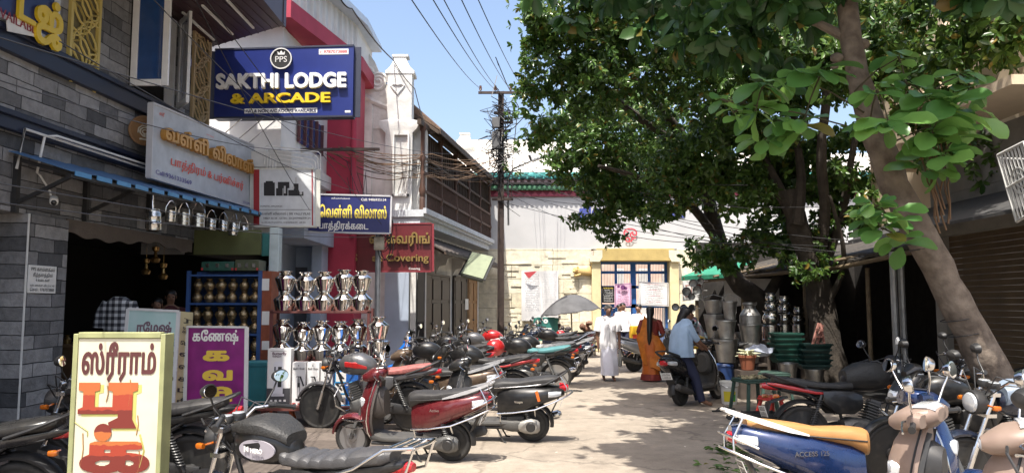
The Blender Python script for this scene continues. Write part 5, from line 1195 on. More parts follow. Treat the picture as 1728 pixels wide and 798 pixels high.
m = MB(); p = P(640, 411, 15.4); m.box(p.x - .1, p.x + .1, p.y - .05, p.y + .05, p.z - .13, p.z + .13); part(sp_, 'meter_box', m, mat('box_rust', (.40, .36, .28), .6, var=.3, vs=14), bevel=.01)
m = MB()
for i in range(9):
    pts = []; r0 = rng.uniform(.1, .24); cx, cz = q + rng.uniform(.05, .22), P(0, rng.uniform(375, 440), 15.5).z
    for j in range(17): th = 2 * math.pi * j / 16 * 1.1; pts.append((cx + r0 * .6 * math.cos(th), 15.45 + rng.uniform(-.02, .02), cz + r0 * 1.3 * math.sin(th)))
    m.tube(pts, .010, 5)
part(sp_, 'cable_coil', m, INK)

# ---------------------------------------------------------------- shaded shop building at the right
rb = thing('shutter_building', 'shaded building with brown roller shutter and cream upper storey', 'building', (7, 11, 0))
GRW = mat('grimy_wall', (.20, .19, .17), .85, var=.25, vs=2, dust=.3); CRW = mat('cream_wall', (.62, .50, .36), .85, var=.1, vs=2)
XR = 6.9
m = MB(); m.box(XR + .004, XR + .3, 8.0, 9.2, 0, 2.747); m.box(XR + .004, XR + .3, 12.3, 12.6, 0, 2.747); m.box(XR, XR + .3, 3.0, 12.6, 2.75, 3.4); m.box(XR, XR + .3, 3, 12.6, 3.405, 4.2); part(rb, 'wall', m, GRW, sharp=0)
m = MB(); n = 30
for i in range(n): z = .05 + 2.7 * i / n; m.hull([(9.2, .01, 0, 0)], 4) if 0 else m.box(XR + .1, XR + .13 + .012 * (i % 2), 9.2, 12.3, z, z + 2.7 / n - .008)
part(rb, 'roller_shutter', m, mat('shutter_brown', (.085, .055, .028), .55, .2, var=.25, vs=3, dust=.4), sharp=0)
m = MB(); m.add([(XR - 1.3, 6, 2.72), (XR + .0, 6, 3.25), (XR + .0, 12.8, 3.25), (XR - 1.3, 12.8, 2.72)] + [(XR - 1.3, 6, 2.68), (XR + .0, 6, 3.21), (XR + .0, 12.8, 3.21), (XR - 1.3, 12.8, 2.68)], [(0, 1, 2, 3), (7, 6, 5, 4), (0, 4, 5, 1), (1, 5, 6, 2), (2, 6, 7, 3), (3, 7, 4, 0)]); part(rb, 'sun_shade', m, mat('sooty_sheet', (.05, .05, .05), .7, dust=.4), sharp=0)
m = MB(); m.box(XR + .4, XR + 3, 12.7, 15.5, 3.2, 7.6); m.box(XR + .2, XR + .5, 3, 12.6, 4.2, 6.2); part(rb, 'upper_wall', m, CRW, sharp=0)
m = MB(); za_ = P(0, 178, 12.4).z
m.prism([(XR - .7, za_ - .5), (XR + .4, za_ + .2), (XR + .4, za_ + .5), (XR - .1, za_ + .42), (XR - .1, za_ + .25), (XR - .7, za_ - .15)], 1.2, (0, 13.2, 0), (1, 0, 0), (0, 0, 1)); m.box(XR - .5, XR + 1, 12.5, 13.6, za_ - .9, za_ - .6); part(rb, 'stepped_cornice', m, CRW, sharp=0)
m = MB(); m.box(XR - 1.0, XR - .005, 8.9, 10.8, 4.25, 4.37); part(rb, 'balcony_floor', m, CRW)
m = MB(); xg = XR - 1.0
gp = P(1690, 260, 8.6); gl = [P(1684, 262, 8.7), P(1728, 240, 8.2), P(1760, 345, 8.0), P(1716, 374, 8.5)]
def gpt(u, v): return gl[0].lerp(gl[1], u).lerp(gl[3].lerp(gl[2], u), v)
for i in range(9): m.tube([gpt(i / 8, 0), gpt(i / 8, 1)], .012 if 0 < i < 8 else .02, 5)
for v in (0, .5, 1): m.tube([gpt(0, v), gpt(1, v)], .018, 5)
c = gpt(.5, .5)
for r_ in (.08, .15): m.tube([c + (gl[1] - gl[0]).normalized() * r_ * math.cos(k_ * .5236) + (gl[3] - gl[0]).normalized() * r_ * math.sin(k_ * .5236) for k_ in range(13)], .012, 5)
for q_ in (gpt(0, .05), gpt(0, .95), gpt(1, .05), gpt(1, .95)): m.tube([q_, (XR + .02, q_.y + .25, q_.z)], .014, 5)
one('balcony_grille', m, flat('grille_white', (.5, .5, .48)), 'pale metal balcony grille with a round motif by the shuttered shop', 'grille')

# ---------------------------------------------------------------- dark open stall of vessels under a lean-to roof
st_ = thing('vessel_stall', 'dark lean-to stall with sagging thatch roof on bamboo posts', 'stall', (6, 17, 0))
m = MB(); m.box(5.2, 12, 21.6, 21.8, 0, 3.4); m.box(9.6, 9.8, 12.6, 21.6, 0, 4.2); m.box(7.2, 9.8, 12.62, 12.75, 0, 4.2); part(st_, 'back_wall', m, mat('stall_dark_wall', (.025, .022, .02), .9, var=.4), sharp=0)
m = MB(); rings = []
A_, B_ = P(1165, 470, 21), P(1420, 442, 15.5); C_ = P(1610, 398, 12.6)
for i in range(31):
    u = i / 30; p = A_.lerp(B_, u * 2) if u < .5 else B_.lerp(C_, u * 2 - 1); z = p.z + .04 * math.sin(i * 1.7)
    rings.append([(p.x, p.y, z), (p.x + 4.2, p.y + 1.2, z + .95), (p.x + 4.2, p.y + 1.2, z + .90), (p.x, p.y, z - .06)])
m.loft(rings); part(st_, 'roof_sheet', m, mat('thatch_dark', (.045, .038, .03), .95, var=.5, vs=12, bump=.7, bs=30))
m = MB(); pp = [A_.lerp(B_, k_ / 8) for k_ in range(9)]
for p in pp: m.tube([p + Vector((-.25, -.3, -.02 + rng.uniform(-.05, .05))), p + Vector((1.4, .6, .3))], .035, 6)
m.tube([A_ - UP * .1, B_ - UP * .1, C_ - UP * .12], .045, 8); part(st_, 'roof_pole', m, mat('bamboo_old', (.16, .12, .075), .8, var=.3, vs=9))
m = MB()
for px, d in ((1165, 20.5), (1240, 19), (1445, 15.2), (1560, 13.2), (1342, 17)): p = P(px, 0, d); m.tube([(p.x, d, 0), (p.x, d, P(0, 452, d).z)], .045, 8)
part(st_, 'post', m, mat('bamboo_old', 0))
m = MB(); p0 = P(1150, 466, 20.8); p1 = P(1222, 462, 19.2); m.add([p0, p1, p1 + Vector((1, .5, .35)), p0 + Vector((1, .5, .35)), p0 - UP * .12, p1 - UP * .1], [(0, 1, 2, 3), (0, 4, 5, 1)]); part(st_, 'green_tarpaulin', m, mat('tarp_green', (.03, .22, .13), .6, var=.2))
m = MB(); p0, p1 = P(1222, 470, 19.9), P(1315, 470, 18.4)
m.add([p0, p1, p1 + (P(1315, 505, 18.4) - p1), (P(1222, 520, 19.9))], [(0, 1, 2, 3)]); part(st_, 'white_cloth', m, mat('stall_cloth', (.52, .51, .48), .9, var=.1))
m = MB(); m.box(P(1300, 500, 19).x, 10, 13, 21.5, .0, .04); part(st_, 'stall_floor', m, mat('dark_floor', 0))
for px, d in ((1487, 13.4), (1500, 13.45)):
    m = MB(); p = P(px, 0, d); m.tube([(p.x, d, 0), (p.x, d, P(0, 425, d).z)], .055, 10); one('stall_post', m, mat('galvanised', 0), 'grey metal post ' + ('with rust stains, nearer the leaning trunk' if px > 1490 else 'paired with the rusty one at the dark stall'), 'post')
# ---------------------------------------------------------------- trees
def leaf_mat(name, c1, c2, tr=.35, rough=.35):
    m = bpy.data.materials.new(name); m.use_nodes = True; N = m.node_tree.nodes; L = m.node_tree.links; b = N['Principled BSDF']
    g = N.new('ShaderNodeNewGeometry'); cr = N.new('ShaderNodeValToRGB'); e = cr.color_ramp.elements
    e[0].color = (*c1, 1); e[1].color = (*c2, 1); e.new(.93).color = (c2[0] * 1.2, c2[1] * 1.1, c2[2], 1); e.new(.985).color = (.22, .15, .03, 1)
    L.new(g.outputs['Random Per Island'], cr.inputs[0]); L.new(cr.outputs[0], b.inputs['Base Color']); b.inputs['Roughness'].default_value = rough
    t = N.new('ShaderNodeBsdfTranslucent'); hs = N.new('ShaderNodeHueSaturation'); hs.inputs['Value'].default_value = 1.6; hs.inputs['Hue'].default_value = .475; L.new(cr.outputs[0], hs.inputs['Color']); L.new(hs.outputs[0], t.inputs['Color'])
    mx = N.new('ShaderNodeMixShader'); mx.inputs[0].default_value = tr; L.new(b.outputs[0], mx.inputs[1]); L.new(t.outputs[0], mx.inputs[2]); L.new(mx.outputs[0], N['Material Output'].inputs['Surface'])
    return m
def leaf_mesh(name, parent, mt, base, dirn, nrm, ln, wd, shape='small'):
    """many leaves at once: arrays of base points, directions, normals, lengths, widths"""
    base, dirn, nrm = (np.asarray(q, dtype=np.float64) for q in (base, dirn, nrm)); n = len(base)
    dirn /= np.linalg.norm(dirn, axis=1)[:, None] + 1e-9; side = np.cross(dirn, nrm); side /= np.linalg.norm(side, axis=1)[:, None] + 1e-9; up = np.cross(side, dirn)
    if shape == 'small': T = [(0, 0, 0), (.35, .42, .06), (.72, .40, .05), (1, 0, -.10), (.72, -.40, .05), (.35, -.42, .06), (.5, 0, -.02)]; FS = [(0, 6, 1), (1, 6, 2), (2, 6, 3), (3, 6, 4), (4, 6, 5), (5, 6, 0)]
    else:
        prof = [(0, .02), (.12, .13), (.28, .27), (.45, .40), (.62, .49), (.78, .48), (.9, .36), (.97, .18), (1.0, 0)]
        mid = [(x, 0, -.30 * x * x - .01) for x, w in prof]; lf = [(x, w, -.30 * x * x + .24 * w * (1 - .5 * x) + .02 * math.sin(x * 20)) for x, w in prof[:-1]]; rt = [(x, -w, -.30 * x * x + .2 * w * (1 - .5 * x) + .02 * math.sin(x * 17)) for x, w in prof[:-1]]
        T = mid + lf + rt; k = len(prof); FS = []
        for i in range(k - 2): FS += [(i, i + 1, k + i + 1, k + i), (i, 2 * k - 1 + i, 2 * k + i, i + 1)]
        FS += [(k - 2, k - 1, k + k - 2), (k - 2, 2 * k - 1 + k - 2, k - 1)]
    T = np.array(T); ln = np.asarray(ln)[:, None, None]; wd = np.asarray(wd)[:, None, None]
    V = base[:, None, :] + dirn[:, None, :] * T[None, :, 0:1] * ln + side[:, None, :] * T[None, :, 1:2] * wd + up[:, None, :] * T[None, :, 2:3] * ln
    k = len(T); V = V.reshape(-1, 3)
    if parent is not None: V = V - np.array(MAT[parent.name].translation)
    F_ = [tuple(j + k * i for j in f) for i in range(n) for f in FS]
    me = bpy.data.meshes.new(name); me.from_pydata(V.tolist(), [], F_); me.materials.append(mt)
    me.polygons.foreach_set('use_smooth', [True] * len(me.polygons))
    o = bpy.data.objects.new(name, me); COL.objects.link(o); o.parent = parent; return o
def crown(name, parent, mt, blobs, per, ln, rs, droop=.35, k=(5, 9), shape='small', wr=.48, zs=1.0):
    B, Dn, Nn, L_, W_ = [], [], [], [], []
    for (c, r) in blobs:
        n = int(per * r * r)
        sub = [np.array([rs.gauss(0, 1), rs.gauss(0, 1), rs.gauss(0, .8)]) for _ in range(max(5, n // 26))]
        sub = [s / (np.linalg.norm(s) + 1e-6) * r * rs.uniform(.35, 1) for s in sub]
        for _ in range(n):
            s = rs.choice(sub); p = s + np.array([rs.gauss(0, .17 * r + .06), rs.gauss(0, .17 * r + .06), rs.gauss(0, .12 * r + .04)])
            p[2] *= zs
            out = p / (np.linalg.norm(p) + 1e-6); ax = out + np.array([rs.gauss(0, .4), rs.gauss(0, .4), rs.gauss(0, .3) - .15]); ax /= np.linalg.norm(ax)
            q = np.array(c) + p; kk = rs.randint(*k); a0 = rs.uniform(0, 6.3)
            u = np.cross(ax, (0.1, .2, 1)); u /= np.linalg.norm(u); v = np.cross(ax, u)
            for j in range(kk):
                a = a0 + 2.4 * j; d = u * math.cos(a) + v * math.sin(a) + ax * rs.uniform(.2, .8); d[2] -= droop * rs.uniform(.3, 1.3)
                l = ln * rs.uniform(.6, 1.2); B.append(q + ax * l * .25 * rs.random()); Dn.append(d); Nn.append(ax * .7 + np.array([rs.gauss(0, .3), rs.gauss(0, .3), .5])); L_.append(l); W_.append(l * wr * rs.uniform(.8, 1.15))
    return leaf_mesh(name, parent, mt, B, Dn, Nn, L_, W_, shape)
def blob(px, py, d, rp): return (tuple(P(px, py, d)), rp * d / FP)
def limb(m, pts, d, rads, n=10, seed=0):
    r = random.Random(seed); q = [P(x, y, (d[i] if isinstance(d, (list, tuple)) else d)) for i, (x, y) in enumerate(pts)]; o, rr = [], []
    for i in range(len(q) - 1):
        for s in range(4):
            u = s / 4; a = q[max(i - 1, 0)]; b_, c, e = q[i], q[i + 1], q[min(i + 2, len(q) - 1)]
            p = .5 * ((2 * b_) + (c - a) * u + (2 * a - 5 * b_ + 4 * c - e) * u * u + (3 * b_ - a - 3 * c + e) * u ** 3)
            R_ = rads[i] + (rads[i + 1] - rads[i]) * u; o.append(p + Vector((r.gauss(0, .05), r.gauss(0, .05), 0)) * R_); rr.append(R_ * r.uniform(.94, 1.07))
    o.append(q[-1]); rr.append(rads[-1]); m.tube(o, rr, n)
BARK = mat('grey_bark', (.085, .064, .05), .92, var=.35, vs=7, bump=1, bs=13, col2=(.235, .19, .15)); BARKD = mat('dark_bark', (.045, .036, .028), .92, var=.4, vs=6, bump=.7, bs=20)
LEAFD = leaf_mat('glossy_dark_leaf', (.03, .075, .017), (.09, .18, .042), .28, .28); LEAFM = leaf_mat('mid_leaf', (.03, .075, .018), (.085, .17, .035), .3, .35); LEAFB = leaf_mat('broad_leaf', (.065, .18, .045), (.15, .33, .085), .36, .33); LEAFBD = leaf_mat('broad_shaded_leaf', (.025, .07, .025), (.05, .13, .035), .3, .4)  # pale young side leaves further lightened as sunlit; crown copy darkened as shade
rs = random.Random(11)
# the spreading tree with the curved trunk, over the street
p = PG(1288, 625); t1 = thing('street_tree', 'tall dark glossy leaved tree with curved dark trunk spreading over the street', 'tree', (p.x, 18.3, 0))
m = MB(); d = [18.3, 18.3, 18.3, 18.3, 18, 17.2, 16.3, 15.6]; limb(m, [(1300, 640), (1285, 520), (1240, 470), (1212, 405), (1195, 340), (1170, 260), (1120, 190), (1060, 120)], d, [.30, .27, .22, .19, .17, .14, .10, .05], 12, 1)
part(t1, 'trunk', m, BARKD)
for sd, (pts, dd, rr) in enumerate([([(1212, 405), (1150, 330), (1080, 300), (1010, 280)], [18.3, 17.4, 16.2, 15.5], [.12, .09, .06, .03]), ([(1195, 340), (1230, 240), (1250, 130), (1260, 20)], [18, 17, 15.8, 15], [.13, .1, .07, .04]), ([(1170, 260), (1080, 200), (990, 130), (930, 90)], [17.2, 15.8, 14.6, 13.6], [.1, .08, .05, .03]), ([(1285, 520), (1330, 420), (1310, 330), (1290, 230)], [18.3, 18, 17.5, 17], [.15, .11, .09, .05])]):
    m = MB(); limb(m, pts, dd, rr, 8, sd); part(t1, 'limb', m, BARKD)
bl = [blob(q[0], q[1], q[2] + (2.9 if 940 < q[0] < 1100 and q[1] > 190 else 0), q[3]) for q in ((925, 35, 13.2, 55), (990, 30, 13.4, 75), (905, 100, 13.6, 40), (955, 140, 14, 62), (1040, 110, 14, 90), (985, 205, 14.5, 68), (955, 262, 15, 40), (1080, 210, 15, 88), (1000, 300, 15.5, 52), (1065, 300, 15.5, 72), (1010, 380, 15.4, 36), (1045, 352, 15.5, 40), (1140, 285, 15.8, 70), (1120, 345, 15.8, 38), (1170, 140, 14.6, 85), (1130, 50, 13.8, 85), (1230, 220, 16, 72), (890, 165, 14, 30), (920, 215, 14.3, 36), (1060, 20, 13.6, 80))]
crown('crown', t1, LEAFD, bl, 600, .135, rs)
# second tree, several thin stems, above the vessel stall
t2 = thing('stall_tree', 'thick stemmed tree forking into thin stems over the vessel stall', 'tree', (P(1400, 0, 16).x, 16, 0))
m = MB(); limb(m, [(1402, 650), (1392, 560), (1378, 470), (1345, 380), (1335, 320)], 16, [.36, .30, .27, .22, .17], 12, 5); part(t2, 'trunk', m, BARKD)
for sd, (pts, dd, rr) in enumerate([([(1345, 380), (1310, 310), (1285, 250), (1275, 170)], 16, [.15, .12, .09, .05]), ([(1378, 470), (1392, 360), (1385, 260), (1395, 150), (1390, 0)], [16, 15.6, 15.2, 15, 14.8], [.14, .11, .10, .09, .07]), ([(1385, 470), (1420, 360), (1440, 250), (1470, 130)], [16, 15.8, 15.4, 15], [.12, .09, .07, .04]), ([(1345, 380), (1352, 300), (1340, 210), (1330, 110)], 15.8, [.14, .1, .07, .04]), ([(1392, 520), (1425, 440), (1400, 330)], [16, 15.5, 15.2], [.08, .05, .03])]):
    m = MB(); limb(m, pts, dd, rr, 8, sd + 9); part(t2, 'limb', m, BARKD)
bl = [blob(*q) for q in ((1255, 95, 14.6, 88), (1330, 50, 14.6, 90), (1300, 190, 16, 75), (1380, 130, 16, 75), (1270, 320, 17, 55), (1340, 270, 17, 60), (1190, 425, 17.5, 30), (1290, 395, 17, 46), (1410, 385, 16, 42), (1420, 60, 15, 80), (1500, 40, 12.5, 80), (1440, 240, 16, 52), (1480, 300, 16, 52), (1600, 30, 11, 85), (1690, 15, 9.8, 85), (1560, 120, 11.5, 55), (1530, 205, 15.5, 62), (1580, 235, 11.8, 55), (1640, 100, 10.5, 55), (1700, 80, 9.8, 45), (1650, 260, 11.2, 45), (1240, 440, 17.2, 30), (1360, 440, 15.6, 30), (1230, 310, 16, 60), (1185, 250, 15.5, 60), (1290, 270, 16.5, 62), (1410, 300, 16, 55), (1455, 340, 15.6, 50), (1345, 90, 12.4, 75), (1265, 55, 12.6, 75), (1420, 110, 12.4, 65), (1500, 130, 13, 60))]
crown('crown', t2, LEAFM, bl, 430, .16, rs)
# the leaning pale trunk with broad leaves
D = 8.0
t3 = thing('leaning_tree', 'leaning pale trunked tree with broad light green leaves sprouting from its side', 'tree', tuple(PG(1738, 805).xy) + (0,))
m = MB(); k = D / FP
limb(m, [(1785, 850), (1732, 730), (1670, 618), (1610, 505), (1552, 395), (1500, 285), (1462, 180), (1436, 70), (1426, -60), (1430, -220)], D, [x * k for x in (38, 33, 28, 25.5, 24.5, 24, 21, 17, 15, 13)], 18, 21)
for (x, y, r_) in ((1412, 98, 9), (1455, 75, 10), (1408, 112, 6)): q = P(x, y, D - .02); m.ball(tuple(q), (r_ * k * 1.3, r_ * k, r_ * k), 10, 8)
part(t3, 'trunk', m, BARK)
for i, (y, w) in enumerate(((405, 27), (535, 29), (560, 29.5), (415, 27))):
    m = MB(); x = 1552 + (y - 395) * .455; c = P(x, y, D); m.tube([c + Vector((math.cos(a * .42) * w * k * .9, -math.sin(a * .42) * w * k * .9 + .0, math.cos(a * .42) * .03 - .02)) for a in range(16)], .005, 4); part(t3, 'tied_string', m, INK)
ros = [(1216, 165, 7.4, 7, .17), (1240, 190, 7.5, 6, .2), (1290, 140, 7.4, 10, .30), (1275, 185, 7.5, 9, .30), (1345, 130, 7.6, 8, .27), (1385, 125, 7.5, 9, .36), (1352, 215, 7.7, 9, .32), (1320, 200, 7.8, 8, .28), (1290, 235, 7.9, 9, .28), (1480, 150, 7.2, 8, .24), (1500, 205, 7.2, 10, .34), (1475, 210, 7.3, 8, .30), (1515, 95, 7.5, 8, .24), (1530, 140, 7.4, 10, .27), (1565, 165, 7.3, 10, .33), (1620, 125, 7.4, 8, .28), (1640, 150, 7.5, 7, .28), (1600, 180, 7.3, 11, .36), (1570, 225, 7.4, 10, .34), (1610, 235, 7.4, 9, .34), (1590, 270, 7.3, 9, .36), (1560, 280, 7.5, 8, .3), (1640, 190, 7.6, 8, .33), (1475, 345, 7.3, 9, .24), (1500, 365, 7.3, 9, .28), (1460, 365, 7.4, 7, .2), (1490, 385, 7.4, 7, .28), (1520, 410, 7.6, 6, .28)]
B, Dn, Nn, L_, W_ = [], [], [], [], []; PREV = []
m = MB()
for (x, y, d, n, l) in ros:
    c = P(x, y, d); a0 = rs.uniform(0, 6); tx = 1552 + (max(y, 60) + 60 - 395) * .46; anc = P(tx, y + 60, D - .1)
    if PREV and (PREV[-1] - c).length < .55: anc = PREV[-1]
    PREV.append(c); m.tube([anc, anc.lerp(c, .5) + Vector((0, 0, .03)), c - Vector((0, 0, .02))], [.010, .008, .006], 5)
    for j in range(n):
        a = a0 + 2.4 * j; el = rs.uniform(-.55, .45); dd = Vector((math.cos(a) * math.cos(el), math.sin(a) * math.cos(el) * .8 - .25, math.sin(el) - .12)); q = l * rs.uniform(.65, 1.1)
        B.append(tuple(c + dd * .02 + Vector((rs.gauss(0, .03), rs.gauss(0, .03), rs.gauss(0, .03))))); Dn.append(tuple(dd)); Nn.append((rs.gauss(0, .35), -.55 + rs.gauss(0, .3), .75)); L_.append(q); W_.append(q * .62 * rs.uniform(.9, 1.1))
part(t3, 'side_stem', m, mat('green_stem', (.06, .05, .025), .7))
leaf_mesh('side_leaves', t3, LEAFB, B, Dn, Nn, L_, W_, 'big')
bl = [blob(*q) for q in ((1215, 30, 8.6, 60), (1300, 10, 8.2, 70), (1330, 60, 8.6, 55), (1180, 70, 9.2, 40), (1250, 80, 8.8, 40), (1400, -60, 8, 90), (1120, 5, 9.4, 50), (960, -8, 10, 46), (1040, -12, 10, 40), (1560, -90, 7.5, 120), (1680, -70, 7, 110), (1450, -180, 7, 150), (1250, -120, 8, 120))]
bl += [((x_, y_, z_), r_) for x_, y_, z_, r_ in ((1.4, 4.6, 6.6, 1.0), (2.6, 5.2, 6.9, 1.1), (1.9, 6.6, 7.0, 1.2), (3.2, 7.0, 7.0, 1.2), (2.4, 8.4, 7.6, 1.2), (1.6, 9.6, 8.2, 1.1), (3.4, 9.2, 8.0, 1.2), (0.9, 6.2, 6.8, .7), (4.4, 6.0, 6.6, 1.0), (4.4, 8.0, 7.4, 1.2))]
crown('crown', t3, LEAFBD, bl, 90, .27, rs, .6, (6, 10), 'small', .56)
crown('overhead_crown', t3, LEAFBD, [((x_, y_, z_), r_) for x_, y_, z_, r_ in ((.75, 5.6, 6.8, .75), (1.5, 5.5, 6.9, .9), (1.0, 7.0, 7.0, .8), (1.8, 7.5, 7.0, 1.0), (1.3, 9.0, 7.3, .85), (2.3, 9.3, 7.5, 1.0), (2.6, 6.6, 7.0, 1.0), (1.9, 10.6, 7.9, .8))], 150, .27, rs, .6, (6, 10), 'small', .56)
for sd, (pts, dd, rr) in enumerate([([(1436, 70), (1380, 40), (1300, 20), (1220, 25)], [8, 8.1, 8.3, 8.6], [.055, .045, .03, .015]), ([(1430, -60), (1520, -120), (1620, -100)], [8, 7.6, 7.2], [.1, .07, .03]), ([(1430, 0), (1300, -60), (1120, -20), (980, -20)], [8, 8.5, 9.4, 10], [.09, .07, .04, .02])]):
    m = MB(); limb(m, pts, dd, rr, 8, sd + 30); part(t3, 'limb', m, BARK)
# dry creeper stems on the trunk
m = MB()
for i in range(9):
    x0 = 1595 + rs.uniform(-20, 25); pts = [P(x0, 360 + rs.uniform(-20, 40), 7.55)]
    for j in range(6): q = pts[-1]; pts.append(q + Vector((rs.gauss(-.012, .03), rs.gauss(0, .02), .17)))
    m.tube(pts, [.010 - .001 * j for j in range(7)], 5)
one('dry_creeper', m, mat('dry_stem', (.13, .075, .04), .9), 'dry brown climbing stems hanging beside the leaning trunk', 'plant')
# far fig shoots on the utility pole
t4 = thing('pole_shoots', 'small leafy shoots growing out of the utility pole cables', 'plant', P(870, 300, 22.3)); m = MB(); m.tube([P(862, 340, 22.3), P(866, 260, 22.2), P(872, 200, 22.2)], .012, 5); part(t4, 'stem', m, BARKD)
crown('leaves', t4, LEAFM, [blob(*q) for q in ((866, 235, 22.2, 16), (873, 190, 22.2, 18), (868, 285, 22.2, 14))], 90, .16, rs)
# cut greens lying on the road edge
for (px, py, lab, n) in ((1262, 765, 'pile of cut green leafy stems on the road by the blue scooter', 60), (1240, 795, 'few pale green leaves lying at the lower road edge', 14), (1300, 725, 'fresh green leaves behind the blue scooter tail', 26)):
    c = PG(px, py); B, Dn, Nn, L_, W_ = [], [], [], [], []
    for i in range(n * 3):
        a = rs.uniform(0, 6.3); q = c + Vector((rs.gauss(0, .22), rs.gauss(0, .16), rs.uniform(.01, .07))); B.append(tuple(q)); Dn.append((math.cos(a), math.sin(a), rs.uniform(-.05, .3))); Nn.append((rs.gauss(0, .4), rs.gauss(0, .4), 1)); l = rs.uniform(.06, .15); L_.append(l); W_.append(l * .3)
    o = leaf_mesh('cut_greens', None, LEAFM, B, Dn, Nn, L_, W_); tag(o, lab, 'leaves', 'cut greens on the road')
# ---------------------------------------------------------------- boards standing on the pavement
def band_mat():
    m = bpy.data.materials.new('banded_letter_paint'); m.use_nodes = True; N = m.node_tree.nodes; L = m.node_tree.links; b = N['Principled BSDF']; b.inputs['Roughness'].default_value = .5
    g = N.new('ShaderNodeTexCoord'); s = N.new('ShaderNodeSeparateXYZ'); L.new(g.outputs['Object'], s.inputs[0])
    nz = N.new('ShaderNodeTexNoise'); nz.inputs['Scale'].default_value = 22; L.new(g.outputs['Object'], nz.inputs[0]); ad = N.new('ShaderNodeMath'); ad.operation = 'MULTIPLY_ADD'; ad.inputs[1].default_value = .03; L.new(nz.outputs[0], ad.inputs[0]); L.new(s.outputs['Z'], ad.inputs[2])
    mr = N.new('ShaderNodeMapRange'); mr.inputs[1].default_value = BZ[0]; mr.inputs[2].default_value = BZ[1]; L.new(ad.outputs[0], mr.inputs[0])
    cr = N.new('ShaderNodeValToRGB'); cr.color_ramp.interpolation = 'CONSTANT'; e = cr.color_ramp.elements; cols = [(.16, .022, .014), (.33, .045, .02), (.42, .11, .03), (.16, .022, .014), (.31, .04, .018), (.42, .12, .03)]
    e[0].position = 0; e[0].color = (*cols[3], 1); e[1].position = .22; e[1].color = (*cols[4], 1)
    for p, c in ((.335, cols[5]), (.47, cols[0]), (.70, cols[1]), (.86, cols[2])): e.new(p).color = (*c, 1)
    L.new(mr.outputs[0], cr.inputs[0]); L.new(cr.outputs[0], b.inputs['Base Color']); return m
D = 4.9
a, b_, c_, d_ = P(117, 905, D), P(259, 905, D), P(258, 570, D), P(117, 571, D); a.z = b_.z = .05
t = thing('tin_signboard', 'hand painted cream tin board with red and orange letters in a green frame', 'sign', (a.x, D, 0))
W, H = b_.x - a.x, d_.z - .05
m = MB(); m.box(a.x, b_.x, D, D + .02, .05, d_.z); part(t, 'panel', m, mat('cream_enamel', (.60, .555, .41), .45, var=.08, vs=7, bump=.05, bs=12, dust=.25))
m = MB(); f = .03
m.box(a.x - f, a.x, D - .012, D + .12, 0, d_.z + f); m.box(b_.x, b_.x + f, D - .012, D + .12, 0, d_.z + f); m.box(a.x, b_.x, D - .012, D + .05, d_.z + .002, d_.z + f + .01); m.box(a.x, b_.x, D + .06, D + .115, d_.z, d_.z + f - .003); m.box(a.x, b_.x, D + .10, D + .115, .05, d_.z)
part(t, 'frame', m, mat('olive_frame', (.27, .28, .13), .6, var=.2, dust=.35), bevel=.005)
def zof(py): return P(0, py, D).z
def xof(px): return P(px, 690, D).x
DBR = mat('letter_brown', (.085, .022, .022), .5); YLW = mat('letter_shadow_yellow', (.45, .42, .12), .6)
write('name_lettering', t, DBR, [('ஸ்ரீராம்', .05 * W, zof(629) - .05, None, dict(width=.9 * W, height=.155))], (a.x, D, .05), (1, 0, 0), UP, w=.035)
BZ = (zof(800) - P(0, 0, D).z * 0, zof(640))
BP = band_mat()
U = [(132, 645), (168, 645), (168, 658), (160, 660), (160, 686), (190, 686), (190, 660), (182, 658), (182, 645), (232, 645), (232, 658), (224, 661), (224, 706), (232, 722), (186, 722), (184, 712), (200, 704), (200, 698), (132, 698), (132, 690), (140, 686), (140, 660), (132, 658)]
def outl(pts, mt, name, y, dx=0, dz=0, depth=.001):
    m = MB(); m.prism([(xof(p[0]) - a.x + dx, zof(p[1]) - .05 + dz) for p in pts], depth, (a.x, y, .05), (1, 0, 0), (0, 0, 1)); part(t, name, m, mt, sharp=0)
outl(U, YLW, 'letter_shadow', D - .001, .022, -.014); outl(U, BP, 'painted_letter', D - .005)
write('painted_lettering', t, BP, [('க', W * .08, zof(793) - .05, None, dict(width=W * .84, height=zof(737) - zof(793)))], (a.x, D, .05), (1, 0, 0), UP, w=.05, lift=.006)
m = MB(); m.lathe([(.002, -.007), (.055, -.007), (.055, -.006), (.002, -.006)], 20, (xof(176), D, zof(729)), 'y'); part(t, 'letter_dot', m, BP)
m = MB()
for i, (x, y, q) in enumerate(((218, 640, .16), (180, 650, .1), (142, 730, .2), (233, 700, .12), (238, 760, .14))): m.tube([(xof(x), D - .003, zof(y)), (xof(x + 2), D - .003, zof(y) - q * .5), (xof(x - 1), D - .003, zof(y) - q)], .0035, 4)
part(t, 'rust_streak', m, mat('rust_stain', (.40, .22, .08), .8))
m = MB(); m.tube([(xof(128), D - .002, zof(712)), (xof(150), D - .002, zof(727)), (xof(150), D - .002, zof(735))] , .004, 4); m.tube([(xof(238), D - .002, zof(732)), (xof(246), D - .002, zof(760)), (xof(240), D - .002, zof(788))], .006, 4); part(t, 'brush_mark', m, YLW)
